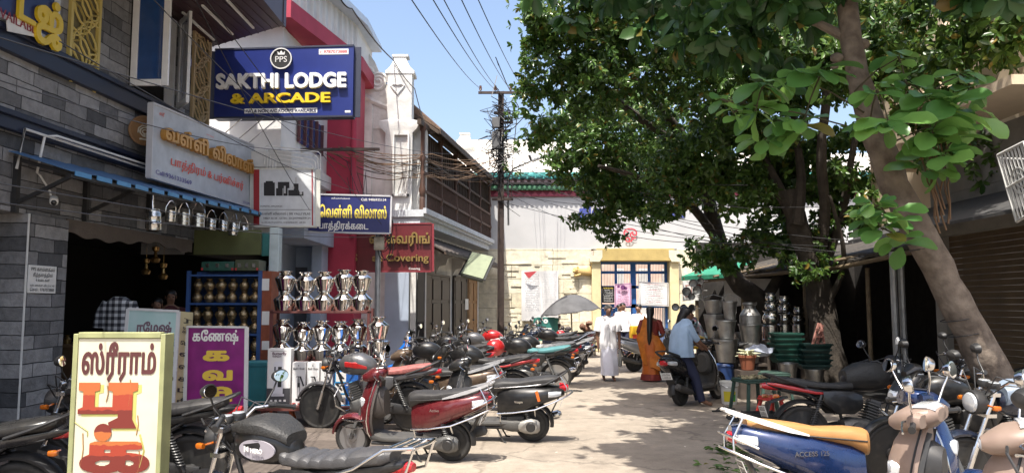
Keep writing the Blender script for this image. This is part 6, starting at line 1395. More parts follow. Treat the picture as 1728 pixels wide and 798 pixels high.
# second board: pale teal print with a cream side face
D = 9.9
t, a, ex, ey, W, H, nz = board('printed_signboard', 'pale teal printed shop board with a cream lettered side strip', (P(200, 706, D), P(290, 706, D), P(301, 525, D), P(216, 521, D)), .03, mat('teal_print', (.34, .55, .52), .4, var=.25, vs=2.5, col2=(.50, .62, .62)), flat('edge_white', (.6, .6, .6)))
TB = flat('print_blue', (.05, .16, .42)); TG = flat('print_grey_dark', (.10, .09, .10))
write('print_grey_lettering', t, flat('print_plum', (.16, .10, .13)), [('ரமேஷ்', W * .2, H * .79, None, dict(width=W * .66, height=H * .075))], a, ex, ey, w=.04)
write('print_blue_lettering', t, TB, [('எலக்ட்ரிக்கல்ஸ்', W * .03, H * .66, None, dict(width=W * .94, height=H * .055))], a, ex, ey, w=.035)
write('print_lettering', t, TG, [('சர்வீஸ்', W * .64, H * .555, None, dict(width=W * .34, height=H * .06)), ('81557', W * .64, H * .47, None, dict(width=W * .34, height=H * .045))], a, ex, ey, w=.03)
m = MB(); m.tube([a + ex * W * (.83 + .13 * math.cos(k_ * .3927)) + ey * H * (.36 + .035 * math.sin(k_ * .3927)) + nz * .004 for k_ in range(17)], .012, 4); m.tube([a + ex * W * .70 + ey * H * .36 + nz * .004, a + ex * W * .97 + ey * H * .36 + nz * .004], .01, 4); part(t, 'stove_picture', m, INK)
m = MB()
for q in ((.62, .86, .06, .12), (.66, .82, .12, .22), (.70, .78, .22, .26)): rect(m, *q)
part(t, 'mixer_picture', m, flat('print_white', (.66, .68, .68)), sharp=0)
p0, p1 = P(290, 706, D), P(318, 706, D + .55); q0, q1 = P(301, 525, D), P(326, 527, D + .55)
m = MB(); a2 = p0 + Vector((.012, 0, 0)); b2 = p1; m.add([a2, b2, q1, q0 + Vector((.012, 0, 0))] + [v_ + Vector((-.02, .02, 0)) for v_ in (a2, b2, q1, q0)], [(0, 1, 2, 3), (7, 6, 5, 4), (0, 4, 5, 1), (1, 5, 6, 2), (2, 6, 7, 3), (3, 7, 4, 0)]); part(t, 'side_strip', m, mat('cream_print', (.56, .49, .27), .5), sharp=0)
e2 = (b2 - a2).normalized(); h2 = (q0 - a2); WW = (b2 - a2).length
write('strip_lettering', t, INK, [(ch, WW * .18, h2.length * y, None, dict(width=WW * .68, height=.062)) for ch, y in (('ர', .92), ('மே', .815), ('ஷ்', .70), ('எ', .59), ('ல', .47), ('க்', .355), ('ட்', .25), ('ரி', .14), ('க்', .03))], a2, e2, h2.normalized(), w=.02)
# purple board with yellow letters
D = 10.2
t, a, ex, ey, W, H, nz = board('purple_signboard', 'magenta purple shop board with a column of yellow letters in a white frame', (P(311, 704, D), P(414, 704, D), P(416, 552, D), P(315, 551, D)), .035, mat('purple_print', (.20, .012, .15), .38, var=.25, vs=4), flat('edge_white', 0), fr=.025)
write('white_lettering', t, WHITE, [('கணேஷ்', W * .1, H * .845, None, dict(width=W * .76, height=H * .10))], a, ex, ey, w=.035)
write('yellow_lettering', t, flat('letters_amber', (.72, .50, .06)), [(ch, W * .28, H * y, None, dict(width=W * w_, height=H * .12)) for ch, y, w_ in (('க', .63, .44), ('வ', .415, .50), ('ரி', .185, .50), ('ங்', -.0, .5))], a, ex, ey, w=.06)

# ---------------------------------------------------------------- vessels: turned profiles (radius, height), unit size
VP = {'kudam': [(.30, 0), (.33, .012), (.49, .56), (.50, .60), (.48, .64), (.27, .80), (.21, .85), (.22, .90), (.33, .955), (.34, .985), (.30, 1.0), (.2, .97), (.02, .95)],
      'vase': [(.37, 0), (.40, .012), (.50, .50), (.505, .54), (.48, .58), (.26, .78), (.22, .84), (.23, .90), (.31, .955), (.32, .985), (.28, 1.0), (.02, 1.0)],
      'drum': [(.42, 0), (.46, .02), (.46, .10), (.48, .11), (.46, .13), (.46, .84), (.49, .86), (.49, .90), (.46, .92), (.40, .98), (.12, 1.0), (.02, 1.0)],
      'bucket': [(.32, 0), (.34, .01), (.47, .92), (.5, .93), (.5, 1.0), (.46, 1.0), (.45, .9), (.02, .88)],
      'basin': [(.28, 0), (.32, .02), (.46, .7), (.5, .95), (.5, 1.0), (.46, 1.0), (.02, .8)],
      'milk': [(.44, 0), (.5, .02), (.5, .40), (.36, .62), (.27, .72), (.27, .84), (.34, .9), (.34, 1.0), (.30, 1.0), (.02, .95)],
      'brass': [(.24, 0), (.34, .05), (.48, .3), (.5, .42), (.46, .58), (.30, .76), (.22, .82), (.30, .92), (.34, .97), (.30, 1), (.02, .97)],
      'pot': [(.30, 0), (.42, .08), (.5, .34), (.48, .56), (.40, .74), (.36, .80), (.46, .90), (.48, .94), (.44, .95), (.34, .84), (.02, .82)]}
VM = {}
def vessel(name, lab, cat, loc, w, h, kind, mt, group=None, rz=0, handle=False, n=28, tilt=0):
    key = (name, kind, mt.name, round(w, 2), round(h, 2), handle)
    if key not in VM:
        m = MB(); m.lathe([(r * w, z * h) for r, z in VP[kind]], n)
        if handle: m.tube([(w * .5, 0, h * .9), (w * .45, 0, h * 1.2), (0, 0, h * 1.4), (-w * .45, 0, h * 1.2), (-w * .5, 0, h * .9)], .008, 5)
        o = m.build(name, mt, None, sharp=28); VM[key] = o
    else: o = VM[key].copy(); COL.objects.link(o)
    o.location = loc; o.rotation_euler = (tilt, 0, rz); return tag(o, lab, cat, group)
D = 11.6; k = D / FP
STEELP = mat('polished_steel', (.80, .77, .72), .07, 1, var=.04)
rk = thing('display_rack', 'red brown iron rack with two shelves holding steel water pots', 'rack', P(540, 690, D))
m = MB(); zs = [P(0, y, D).z for y in (525, 609, 684)]
xl, xr = P(462, 500, D).x, P(628, 500, D).x
for z in zs[:2]: m.box(xl, xr, D - .16, D + .2, z - .03, z)
part(rk, 'shelf', m, mat('rack_maroon', (.09, .02, .018), .6, dust=.3), bevel=.004)
m = MB()
for x in (xl + .02, xr - .02):
    for y in (D - .14, D + .18): m.bar((x, y, 0), (x, y, zs[0] + (.02 if x < 0 else 0)), .04)
m.bar((P(628, 500, D).x + .03, D - .1, 0), (P(628, 500, D).x + .03, D - .1, P(0, 520, D).z), .10, .03); part(rk, 'upright', m, mat('rack_maroon', 0))
bn = thing('display_bench', 'low maroon plank bench carrying appliance boxes below the pots', 'bench', P(540, 690, D - .5)); m = MB()
zb_ = P(0, 682, D - .55).z; m.box(P(470, 500, D).x, P(646, 500, D).x, D - .85, D - .25, zb_ - .05, zb_); part(bn, 'bench_top', m, mat('bench_maroon', (.12, .03, .022), .6, dust=.4))
for x in (P(478, 500, D).x, P(560, 500, D).x, P(638, 500, D).x): m = MB(); m.box(x - .03, x + .03, D - .8, D - .3, 0, zb_ - .051); part(bn, 'leg', m, mat('bench_maroon', 0))
ORD = ['first', 'second', 'middle', 'fourth', 'last']
for row, (zi, xs, hs2) in enumerate(((0, (481, 515, 547, 580, 610), (.60, .58, .59, .62, .61)), (1, (478, 513, 545, 576, 606), (.62, .58, .6, .59, .62)))):
    for i, (px, hh) in enumerate(zip(xs, hs2)):
        z = zs[zi] + .001; x = P(px, 500, D).x; w = .335; h1 = hh * .52
        if row == 0 and False: pass
        vessel('steel_water_pot', ORD[i] + ' lower steel pot of the ' + ('upper' if row == 0 else 'lower') + ' rack shelf', 'pot', (x, D, z), w, h1, 'vase' if (row, i) != (1, 4) else 'kudam', STEELP, 'steel water pots on the rack')
        vessel('steel_water_pot', ORD[i] + ' upper steel pot balanced on the ' + ('upper' if row == 0 else 'lower') + ' shelf pots', 'pot', (x, D, z + h1 + .001), w * .93, hh * .48, 'kudam' if i != 1 else 'vase', STEELP, 'steel water pots on the rack')
D2 = 11.0; x = P(640, 500, D2).x
for (py0, py1, w, kd, lab) in ((706, 640, .30, 'drum', 'tall steel drum at the foot of the vessel column'), (639, 604, .26, 'pot', 'round steel pot between two drums of the vessel column'), (603, 573, .33, 'drum', 'squat steel drum high in the vessel column'), (572, 534, .30, 'kudam', 'steel water pot topping the vessel column beside the pole')):
    z0, z1 = P(0, py0, D2).z, P(0, py1, D2).z; z0 = max(z0, .001); vessel('steel_vessel', lab, 'pot', (x, D2, z0), w, z1 - z0, kd, STEELP, 'steel vessels in a column')
# appliance boxes
def carton(px0, px1, py0, py1, d, th, lab, mt, group=None, rz=0, z0=None):
    p, q = P(px0, py1, d), P(px1, py0, d); z = p.z if z0 is None else z0; w, h = q.x - p.x, q.z - z
    t = thing('appliance_box', lab, 'box', ((p.x + q.x) / 2, d, z), rz, group); m = MB(); m.box(-w / 2, w / 2, 0, th, 0, h); m.build('carton', mt, t, bevel=.004)
    return t, w, h
def deco(t, name, mt, rects, polys=(), w=1, h=1, y=-.0025):
    m = MB()
    for x0, x1, y0, y1 in rects: m.add([((x0 - .5) * w, y, y0 * h), ((x1 - .5) * w, y, y0 * h), ((x1 - .5) * w, y, y1 * h), ((x0 - .5) * w, y, y1 * h)], [(0, 1, 2, 3)])
    for pl in polys: m.add([((x - .5) * w, y, v * h) for x, v in pl], [tuple(range(len(pl)))])
    return m.build(name, mt, t, sharp=0)
BW = mat('carton_white', (.66, .65, .64), .45, var=.04); BX = flat('carton_blue', (.02, .10, .36), .35); BX2 = flat('carton_sky', (.05, .28, .55), .35); DG = flat('carton_dark', (.05, .05, .055), .4)
Db = 10.95; zt_ = zb_ + .001
t, w, h = carton(450, 491, 588, 682, Db, .25, 'tall grey and white heater box with a tower heater picture', BW, rz=R(6), z0=P(0, 683, Db).z * 0 + zt_)
deco(t, 'print_dark', DG, [(0.0, 1, .0, .30)], w=w, h=h); deco(t, 'heater_picture', flat('heater_white', (.62, .62, .66)), [(.26, .68, .18, .74), (.2, .74, .16, .2)], [[(.26, .74), (.68, .74), (.6, .78), (.34, .78)]], w=w, h=h, y=-.004); deco(t, 'heater_grille', INK, [(.46, .62, .32, .68), (.3, .36, .6, .68), (.12, .8, .955, .96)], w=w, h=h, y=-.0055)
deco(t, 'print_dot', PLATE, [(.15 + .19 * i, .25 + .19 * i, .05, .10) for i in range(4)], w=w, h=h, y=-.004)
write('print', t, flat('ink_heather', (.1, .04, .06)), [('Butterfly', 0, h * .89, None, dict(width=w * .6)), ('WINDY', 0, h * .845, None, dict(width=w * .4))], (-w * .3, 0, 0), (1, 0, 0), UP, world=False, w=.03)
for i, (x0, x1) in enumerate(((492, 516), (517, 539), (540, 562))):
    t, w, h = carton(x0, x1, 611, 682, Db - .03 * i, .2, ('first', 'middle', 'third')[i] + ' slim white box picturing a black hand press', BW, 'slim white appliance boxes', z0=zt_, rz=R(rng.uniform(-2, 3)))
    deco(t, 'press_picture', INK, [(.42, .58, .42, .52), (.47, .53, .52, .66), (.3, .62, .655, .675), (.3, .75, .10, .16), (.44, .56, .16, .2), (.40, .43, .2, .64), (.57, .6, .2, .64)], [[(.56, .66), (.66, .68), (.92, .46), (.82, .44)]], w=w, h=h); deco(t, 'print_red', flat('carton_red', (.4, .05, .04)), [(.05, .3, .02, .06), (.45, .6, .02, .05)], w=w, h=h, y=-.004)
    write('print', t, INK, [('Bell Heat', 0, h * .83, None, dict(width=w * .86)), ('B', w * .36, h * .91, .02)], (-w * .43, 0, 0), (1, 0, 0), UP, world=False, w=.02)
zc = zt_
for i in range(4):
    hh = (P(0, 606, Db).z - zt_) / 4 - .002
    t, w, h = carton(562 + rng.uniform(-2, 3), 602 + rng.uniform(-2, 3), 640, 682, Db - .04, .24, ('lowest', 'second', 'third', 'topmost')[i] + ' blue and white carton of the small stack by the rack', BX, 'blue cartons in a stack', z0=zc, rz=R(rng.uniform(-5, 5)))
    hq = hh; o = [c for c in COL.objects if c.parent == t][0]; o.scale.z = hh / h
    deco(t, 'print_white', BW, [(.02, .48, .06, .94), (.55, .95, .75, .82)], w=w, h=hq); deco(t, 'print_black', INK, [], [[(.05, .9), (.2, .9), (.42, .35), (.34, .3)]], w=w, h=hq, y=-.004); deco(t, 'print_sky', BX2, [(0, 1, 0, .1), (0, .04, .1, 1)], w=w, h=hq, y=-.005)
    zc += hh + .001
# stools
def stool(lab, loc, h, w, mt, rz=0, group=None):
    t = thing('plastic_stool', lab, 'stool', loc, rz, group); m = MB(); m.box(-w / 2, w / 2, -w / 2, w / 2, h - .03, h); m.box(-w / 2 - .01, w / 2 + .01, -w / 2 - .01, w / 2 + .01, h - .06, h - .031); m.build('seat', mt, t, bevel=.008)
    for sx in (-1, 1):
        for sy in (-1, 1): m = MB(); m.bar((sx * (w / 2 + .02), sy * (w / 2 + .02), 0), (sx * (w / 2 - .03), sy * (w / 2 - .03), h - .06), .045, .045); m.build('leg', mt, t, bevel=.006)
    return t
p = PG(475, 712, .0); stool('orange plastic stool under the heater box', (p.x, p.y, 0.0), .28, .30, mat('orange_plastic', (.55, .10, .015), .4), R(10))
# ---------------------------------------------------------------- blue shelf of wrapped brass vessels
D = 12.4; BL = mat('shelf_blue', (.02, .07, .22), .5, dust=.2)
xl, xr = P(317, 500, D).x, P(438, 500, D).x; ztop = P(0, 457, D).z
sh = thing('vessel_shelf', 'blue steel shelf full of plastic wrapped brass pots with a rust side panel', 'shelf', (xl, D, .11))
m = MB()
for x in (xl, xr): m.box(x - .03, x + .03, D, D + .04, .11, ztop); m.box(x - .03, x + .03, D + .4, D + .44, .11, ztop)
m.box(xl + .03, xr - .03, D + .42, D + .43, .12, ztop); part(sh, 'frame', m, BL)
SZ = [P(0, y, D).z for y in (463, 511, 563, 622, 680)]
for z in SZ: m = MB(); m.box(xl + .031, xr - .031, D, D + .41, z - .03, z); part(sh, 'shelf_board', m, BL)
m = MB(); m.box(xr + .031, P(457, 500, D).x, D + .02, D + .42, .12, ztop); part(sh, 'side_panel', m, mat('rust_panel', (.24, .06, .025), .6, var=.3, vs=6, dust=.3))
m = MB()
for y0, y1 in ((470, 490), (525, 548), (575, 590)): p, q = P(441, y1, D), P(454, y0, D); m.box(p.x, q.x, D + .012, D + .018, p.z, q.z)
part(sh, 'sticker', m, PLATE)
BR = mat('wrapped_brass', (.31, .225, .12), .16, .85, var=.45, vs=26, bump=.7, bs=45, coat=.7)
nb = 0; ROWN = ['top', 'second', 'third', 'lowest']; CN = ['first', 'second', 'third', 'fourth', 'fifth', 'end']
for r_, z in enumerate(SZ[1:]):
    for i in range(6):
        if r_ > 1 and i < 4: continue
        x = xl + .10 + (xr - xl - .2) * i / 5; w = rng.uniform(.165, .195); h = (SZ[r_] - z - .06) / 2
        for l in (0, 1): vessel('brass_pot', CN[i] + ' wrapped brass pot in the ' + ('bottom' if l == 0 else 'upper') + ' layer of the ' + ROWN[r_] + ' shelf row', 'pot', (x + rng.uniform(-.012, .012), D + .14, z + .001 + l * (h + .001)), w * (1 - .05 * l), h, 'brass', BR, 'wrapped brass pots on the blue shelf', rng.uniform(0, 6))
PF = mat('clear_wrap', (.62, .62, .60), .12, .2, var=.3, vs=20, coat=.6)
for (x0, x1, y0, y1, lab, cc, mk) in ((338, 394, 444, 460, 'dark green latched trunk on top of the blue shelf', (.015, .07, .05), 0), (395, 436, 440, 459, 'olive flat trunk beside the green one on the shelf', (.05, .06, .03), 1)):
    p, q = P(x0, y1, D), P(x1, y0, D); t = thing('storage_trunk', lab, 'trunk', (p.x, D + .02, ztop)); m = MB(); m.box(p.x, q.x, D + .02, D + .4, ztop + .001, ztop + q.z - p.z); part(t, 'trunk_body', m, mat('trunk_%d' % mk, cc, .4), bevel=.012)
    m = MB()
    for u in (.2, .5, .8): x = p.x + (q.x - p.x) * u; m.box(x - .025, x + .025, D + .008, D + .019, ztop + .06, ztop + .12)
    part(t, 'latch', m, STEEL)
    m = MB()
    for x in (p.x + .02, q.x - .02): m.box(x - .015, x + .015, D + .010, D + .019, ztop + .01, ztop + .05)
    part(t, 'corner_cap', m, flat('corner_red', (.4, .03, .03)))
m = MB(); p, q = P(326, 430, 13.2), P(441, 388, 13.2); m.box(p.x, q.x, 13.2, 13.25, p.z, q.z); one('green_panel', m, mat('olive_panel', (.10, .11, .035), .6, var=.2, vs=3), 'olive green hanging panel above the wrapped brass shelf', 'panel', bevel=.008)
m = MB(); p, q = P(441, 432, 13.3), P(460, 392, 13.3); m.box(p.x, q.x, 13.3, 13.35, p.z, q.z); one('teal_panel', m, mat('teal_panel', (.03, .17, .16), .6), 'small teal panel next to the olive hanging panel', 'panel', bevel=.008)
p, q = P(408, 702, 11.9), P(450, 612, 11.9); t = thing('water_tank_box', 'turquoise metal box standing under the shelf beside the purple board', 'box', (p.x, 11.9, .0)); m = MB(); m.box(p.x, q.x, 11.9, 12.3, .116, q.z); part(t, 'box_body', m, mat('turquoise', (.03, .20, .24), .5, dust=.3), bevel=.02); m = MB(); m.box(p.x - .01, q.x + .01, 11.89, 12.31, q.z - .06, q.z + .015); part(t, 'lid', m, mat('turquoise', 0), bevel=.01)
# inside the dark shop: counter, lamps, shirt
m = MB(); p = P(100, 0, 11.4); ct_ = thing('shop_counter', 'wooden counter with small brass items just inside the dark shop', 'counter', (-6.4, 11.3, .22)); m.box(-7.2, -6.0, 11.2, 11.7, .222, 1.05); part(ct_, 'counter_body', m, mat('counter_wood', (.14, .075, .035), .6, var=.3)); m = MB(); m.box(-7.25, -5.95, 11.15, 11.75, 1.051, 1.09); part(ct_, 'counter_top', m, mat('counter_top', (.2, .12, .06), .5))
for i in range(5): vessel('brass_lamp', ('first', 'second', 'third', 'fourth', 'fifth')[i] + ' small brass oil lamp on the counter in the dark shop', 'lamp', (-6.9 + .2 * i, 11.35, 1.092), .11, .13 + .03 * (i % 2), 'vase', mat('dull_brass', (.45, .30, .12), .3, .9), 'brass lamps on the counter')
for i, (px, py) in enumerate(((246, 450), (275, 458), (262, 430))): p = P(px, py + 15, 13.0); m = MB(); m.at(p); m.lathe([(.01, 0), (.06, .02), (.08, .08), (.03, .12), (.02, .2), (.05, .22), (.06, .28), (.01, .3)], 14); m.tube([(0, 0, .3), (0, 0, 2.75 - p.z)], .004, 4); one('hanging_brass_lamp', m, mat('dull_brass', 0), ('lower copper', 'long chained copper', 'upper copper')[i] + ' hanging lamp glinting in the dark shop', 'lamp', 'hanging lamps in the shop')
def plaid():
    m = bpy.data.materials.new('plaid_cloth'); m.use_nodes = True; N = m.node_tree.nodes; L = m.node_tree.links; b = N['Principled BSDF']; b.inputs['Roughness'].default_value = .9
    tc = N.new('ShaderNodeTexCoord'); sp = N.new('ShaderNodeSeparateXYZ'); L.new(tc.outputs['Object'], sp.inputs[0]); prev = None
    for ax in 'XZ':
        w_ = N.new('ShaderNodeMath'); w_.operation = 'MULTIPLY'; w_.inputs[1].default_value = 11; L.new(sp.outputs[ax], w_.inputs[0]); f_ = N.new('ShaderNodeMath'); f_.operation = 'FRACT'; L.new(w_.outputs[0], f_.inputs[0]); g_ = N.new('ShaderNodeMath'); g_.operation = 'GREATER_THAN'; g_.inputs[1].default_value = .5; L.new(f_.outputs[0], g_.inputs[0])
        if prev: s_ = N.new('ShaderNodeMath'); L.new(prev.outputs[0], s_.inputs[0]); L.new(g_.outputs[0], s_.inputs[1]); prev = s_
        else: prev = g_
    h_ = N.new('ShaderNodeMath'); h_.operation = 'MULTIPLY'; h_.inputs[1].default_value = .5; L.new(prev.outputs[0], h_.inputs[0]); cr = N.new('ShaderNodeValToRGB'); cr.color_ramp.interpolation = 'CONSTANT'; e = cr.color_ramp.elements; e[0].color = (.55, .55, .55, 1); e[1].position = .75; e[1].color = (.02, .02, .025, 1); e.new(.4).color = (.16, .16, .17, 1); L.new(h_.outputs[0], cr.inputs[0]); L.new(cr.outputs[0], b.inputs['Base Color']); return m
PLAID = plaid()
p = P(198, 565, 11.0); t = thing('hanging_shirt', 'black and white checked shirt hanging on a stand at the shop front', 'shirt', (p.x, 11.0, .22)); m = MB()
m.at((p.x, 11.0, p.z)); m.hull([], 4) if 0 else m.loft([[(math.cos(2 * math.pi * k_ / 16) * w_ + x_, math.sin(2 * math.pi * k_ / 16) * .11, z_) for k_ in range(16)] for z_, w_, x_ in ((-.15, .21, 0), (.1, .20, 0), (.3, .2, .01), (.44, .20, .01), (.5, .14, .01), (.54, .07, .01))])
for s in (-1, 1): m.tube([(s * .17 + .01, 0, .46), (s * .235, -.02, .3), (s * .25, -.03, .1)], [.07, .075, .08], 10)
part(t, 'shirt_cloth', m, PLAID); m = MB(); m.tube([(p.x, 11, .22), (p.x, 11, p.z + .5)], .015, 6); m.lathe([(.14, 0), (.14, .02), (.01, .03)], 14, (p.x, 11, .222)); part(t, 'stand', m, INK)

# ---------------------------------------------------------------- goods of the vessel stall
SV = 'aluminium vessels stacked at the stall'
STL = [  # px centre, top row, bottom row, width px, depth, kind, material, words
 (1222, 612, 650, 34, 15.4, 'drum', 'b', 'blue plastic drum stool under the aluminium tubs'),
 (1226, 572, 611, 42, 15.4, 'bucket', 'a', 'wide aluminium bucket with a white label on the blue drum'), (1226, 540, 571, 34, 15.5, 'bucket', 'a', 'aluminium bucket set in the wide labelled bucket'), (1232, 508, 539, 26, 15.5, 'bucket', 'a', 'small bucket topping the front aluminium stack'),
 (1206, 530, 572, 34, 16.2, 'basin', 'a', 'large aluminium basin behind the front bucket stack'), (1205, 506, 529, 36, 16.2, 'bucket', 'a', 'lidded aluminium tub on the large basin'),
 (1268, 580, 612, 34, 15.9, 'basin', 'a', 'dark aluminium basin behind the potted plant'), (1267, 546, 580, 40, 15.9, 'bucket', 'a', 'tapered aluminium tub on the dark basin'), (1266, 510, 546, 34, 15.9, 'milk', 'a', 'shouldered aluminium milk can on the tapered tub'),
 (1252, 560, 600, 30, 16.8, 'bucket', 'a', 'deep aluminium bucket between the two stacks'),
 (1302, 523, 547, 30, 16.3, 'pot', 's', 'bellied steel pot on the third stack'), (1302, 508, 523, 22, 16.3, 'pot', 's', 'middle steel pot of the third stack'), (1301, 494, 508, 18, 16.3, 'pot', 's', 'small steel pot topping the third stack'), (1302, 547, 575, 32, 16.3, 'drum', 's', 'steel drum beneath the bellied pot'),
 (1324, 528, 546, 26, 16.6, 'pot', 's', 'lower steel pot of the fourth stack'), (1324, 512, 528, 22, 16.6, 'pot', 's', 'middle steel pot of the fourth stack'), (1324, 498, 512, 18, 16.6, 'pot', 's', 'top steel pot of the fourth stack'), (1324, 546, 566, 28, 16.6, 'drum', 's', 'banded steel drum holding the fourth stack'),
 (1348, 530, 546, 22, 17, 'pot', 's', 'lower steel pot of the fifth stack by the tree'), (1348, 516, 530, 18, 17, 'pot', 's', 'upper steel pot of the fifth stack by the tree'), (1348, 546, 566, 24, 17, 'drum', 's', 'steel drum holding the fifth stack by the tree'),
 (1330, 612, 645, 34, 15.0, 'bucket', 'a', 'aluminium pail standing below the green crates'), (1375, 622, 650, 34, 15.0, 'bucket', 'a', 'aluminium pail beside the tree trunk foot')]
SUP = mat('stall_wood', (.06, .045, .035), .8, var=.3)
BLP = mat('blue_plastic', (.015, .04, .13), .45)
for (px, y0, y1, w, d, kd, mt, lab) in STL:
    p0, p1 = P(px, y1, d), P(px, y0, d); zz = max(p0.z, .001); vessel('stall_vessel' if mt != 'b' else 'blue_drum', lab, 'vessel', (p0.x, d, zz), w * d / FP, p1.z - zz - .001, kd, {'a': ALU, 's': TIN, 'b': BLP}[mt], SV if mt != 'b' else None, handle=(kd == 'bucket' and y0 < 520))
for (px0, px1, py, d, lab) in ((1190, 1222, 572, 16.2, 'dark plank stand under the large aluminium basin'), (1240, 1290, 612, 16.1, 'dark plank stand under the milk can stack'), (1288, 1318, 575, 16.3, 'dark plank stand under the third steel stack'), (1312, 1360, 566, 16.8, 'dark plank stand under the steel drums by the tree')):
    p, q = P(px0, py, d), P(px1, py, d); m = MB(); m.box(p.x, q.x, d - .25, d + .25, p.z - .05, p.z - .001)
    t = thing('plank_stand', lab, 'stand', (p.x, d, 0)); part(t, 'plank', m, SUP); m = MB()
    for x in (p.x + .04, q.x - .04): m.box(x - .03, x + .03, d - .2, d + .2, .04, p.z - .051)
    part(t, 'trestle', m, SUP)
GC = mat('crate_green', (.01, .055, .04), .45); GC2 = mat('crate_dark_green', (.008, .03, .028), .45)
for (px, base, n, w, d, mt, grp, nm) in ((1328, 612, 6, 48, 15.4, GC, 'green trays stacked at the stall', 'green'), (1374, 622, 5, 48, 15.2, GC2, 'dark trays stacked by the tree', 'dark green')):
    p = P(px, base, d); W = w * d / FP
    for i in range(n):
        m = MB(); hh = .095; z = p.z + i * (hh + .004); m.at((p.x + rng.uniform(-.02, .02), d, z), rng.uniform(-.1, .1)); m.loft([[(sx * W / 2 * s_, sy * .2 * s_, zz) for sx, sy in ((-1, -1), (1, -1), (1, 1), (-1, 1))] for zz, s_ in ((0, .86), (.06, .95), (.062, 1.04), (.095, 1.04), (.095, .93), (.03, .84))])
        one('stacked_tray', m, mt, ('lowest', 'second', 'third', 'fourth', 'fifth', 'topmost')[i if i < n - 1 else 5] + ' ' + nm + ' plastic tray of its stack', 'tray', grp)
t = thing('folding_ladder', 'small weathered pink wooden step ladder on the dark trays', 'ladder', P(1378, 590, 15.2)); m = MB()
for a_, b_ in (((1370, 585), (1382, 545)), ((1392, 585), (1384, 545)), ((1376, 590), (1388, 548))): m.bar(P(*a_, 15.1), P(*b_, 15.15), .04)
part(t, 'rail', m, mat('pink_wood', (.35, .16, .13), .8)); m = MB()
for y in (556, 568, 580): m.bar(P(1377, y, 15.08), P(1390, y, 15.08), .03)
part(t, 'rung', m, mat('pink_wood', 0))
for i, (px, py, r_) in enumerate(((1158, 492, 11), (1170, 478, 10), (1166, 500, 9), (1176, 490, 11), (1152, 520, 10), (1140, 518, 9), (1182, 474, 8), (1166, 520, 10))):
    p = P(px, py, 19.6); m = MB(); m.at(p, rng.uniform(-.4, .4), R(90)); q = r_ * 14 / FP; m.lathe([(.01, -.02), (q * .8, 0), (q, .05), (q * .97, .055), (q * .75, .02), (.01, .01)], 18); m.tube([(q, 0, .04), (q * 2.1, 0, .05)], .012, 5)
    one('hanging_pan', m, mat('dull_aluminium', (.30, .30, .30), .4, .9, var=.3, vs=5), ('topmost round', 'upper', 'small', 'wide', 'low shiny', 'lowest shiny', 'dark', 'middle')[i] + ' aluminium pan hung at the stall end', 'pan', 'pans hung at the stall end')
t, a, ex, ey, W, H, nz = board('stall_poster', 'white poster of wooden racks hanging at the far stall end', (P(1152, 508, 20.4), P(1186, 506, 20.4), P(1186, 470, 20.4), P(1152, 474, 20.4)), .02, PLATE)
m = MB(); rect(m, .12, .5, .2, .24); rect(m, .12, .5, .75, .79); rect(m, .16, .2, .24, .75); rect(m, .42, .46, .24, .75); rect(m, .6, .9, .3, .8); part(t, 'rack_picture', m, flat('poster_brown', (.35, .12, .10)), sharp=0)
# bucket, stool tables, plant, slippers, bag
p = PG(1231, 681); t = thing('paint_bucket', 'white plastic bucket with yellow and green label on the road', 'bucket', (p.x, p.y, 0)); WB = mat('white_bucket', (.66, .66, .62), .4, dust=.2)
m = MB(); m.lathe([(.12, 0), (.125, .005), (.145, .30), (.155, .302), (.155, .325), (.148, .327), (.15, .35), (.158, .352), (.158, .38), (.15, .382), (.01, .37)], 28); m.build('bucket_body', WB, t)
def wrapl(a0, a1, z0, z1, r0): m = MB(); n = 10; m.loft([[(r * math.cos(R(a0 + (a1 - a0) * i / n)), r * math.sin(R(a0 + (a1 - a0) * i / n)), z) for i in range(n + 1)] for z, r in ((z0, r0), (z1, r0 + (z1 - z0) * .066))], cap=False, closed=False); return m
wrapl(215, 300, .05, .22, .1325).build('yellow_label', flat('label_yellow', (.60, .50, .03)), t); wrapl(262, 299, .06, .17, .1355).build('green_label', flat('label_green', (.04, .32, .04)), t)
m = MB(); m.tube([(.158 * math.cos(R(a_)), .158 * math.sin(R(a_)), .33 - .05 * math.sin(R(a_ - 180))) for a_ in range(180, 361, 15)], .005, 5); m.build('handle', STEEL, t)
GT = mat('table_green', (.03, .07, .055), .6, dust=.4)
p = PG(1272, 692); stool('grey green plastic table bearing vegetable scraps', (p.x, p.y, 0), .50, .48, GT, R(15)); tp = p
p = PG(1300, 676); stool('second grey green table behind the first one', (p.x + .1, p.y + .25, 0), .48, .5, GT, R(5))
p = PG(1288, 702); stool('red plastic stool tucked beside the grey green table', (p.x + .12, p.y, 0), .30, .26, mat('red_plastic', (.45, .04, .03), .45), R(20))
m = MB(); p = PG(1280, 722); m.at((p.x + .05, p.y, 0), R(8))
for z in (.02, .09, .16): m.box(-.22, .22, -.16, -.15, z, z + .05); m.box(-.22, .22, .15, .16, z, z + .05); m.box(-.22, -.21, -.15, .15, z, z + .05); m.box(.21, .22, -.15, .15, z, z + .05)
m.box(-.21, .21, -.15, .15, 0, .015)
for x in (-.22, .21):
    for y in (-.16, .15): m.box(x - .003, x + .013, y - .003, y + .013, 0, .22)
one('plastic_crate', m, BLK, 'low black slatted crate on the road by the red stool', 'crate')
m = MB(); r2 = random.Random(8)
for i in range(40): m.ball((tp.x + r2.uniform(-.2, .2), tp.y + r2.uniform(-.2, .2), .505 + r2.uniform(.005, .03)), (r2.uniform(.015, .05), r2.uniform(.015, .04), .02), 7, 5)
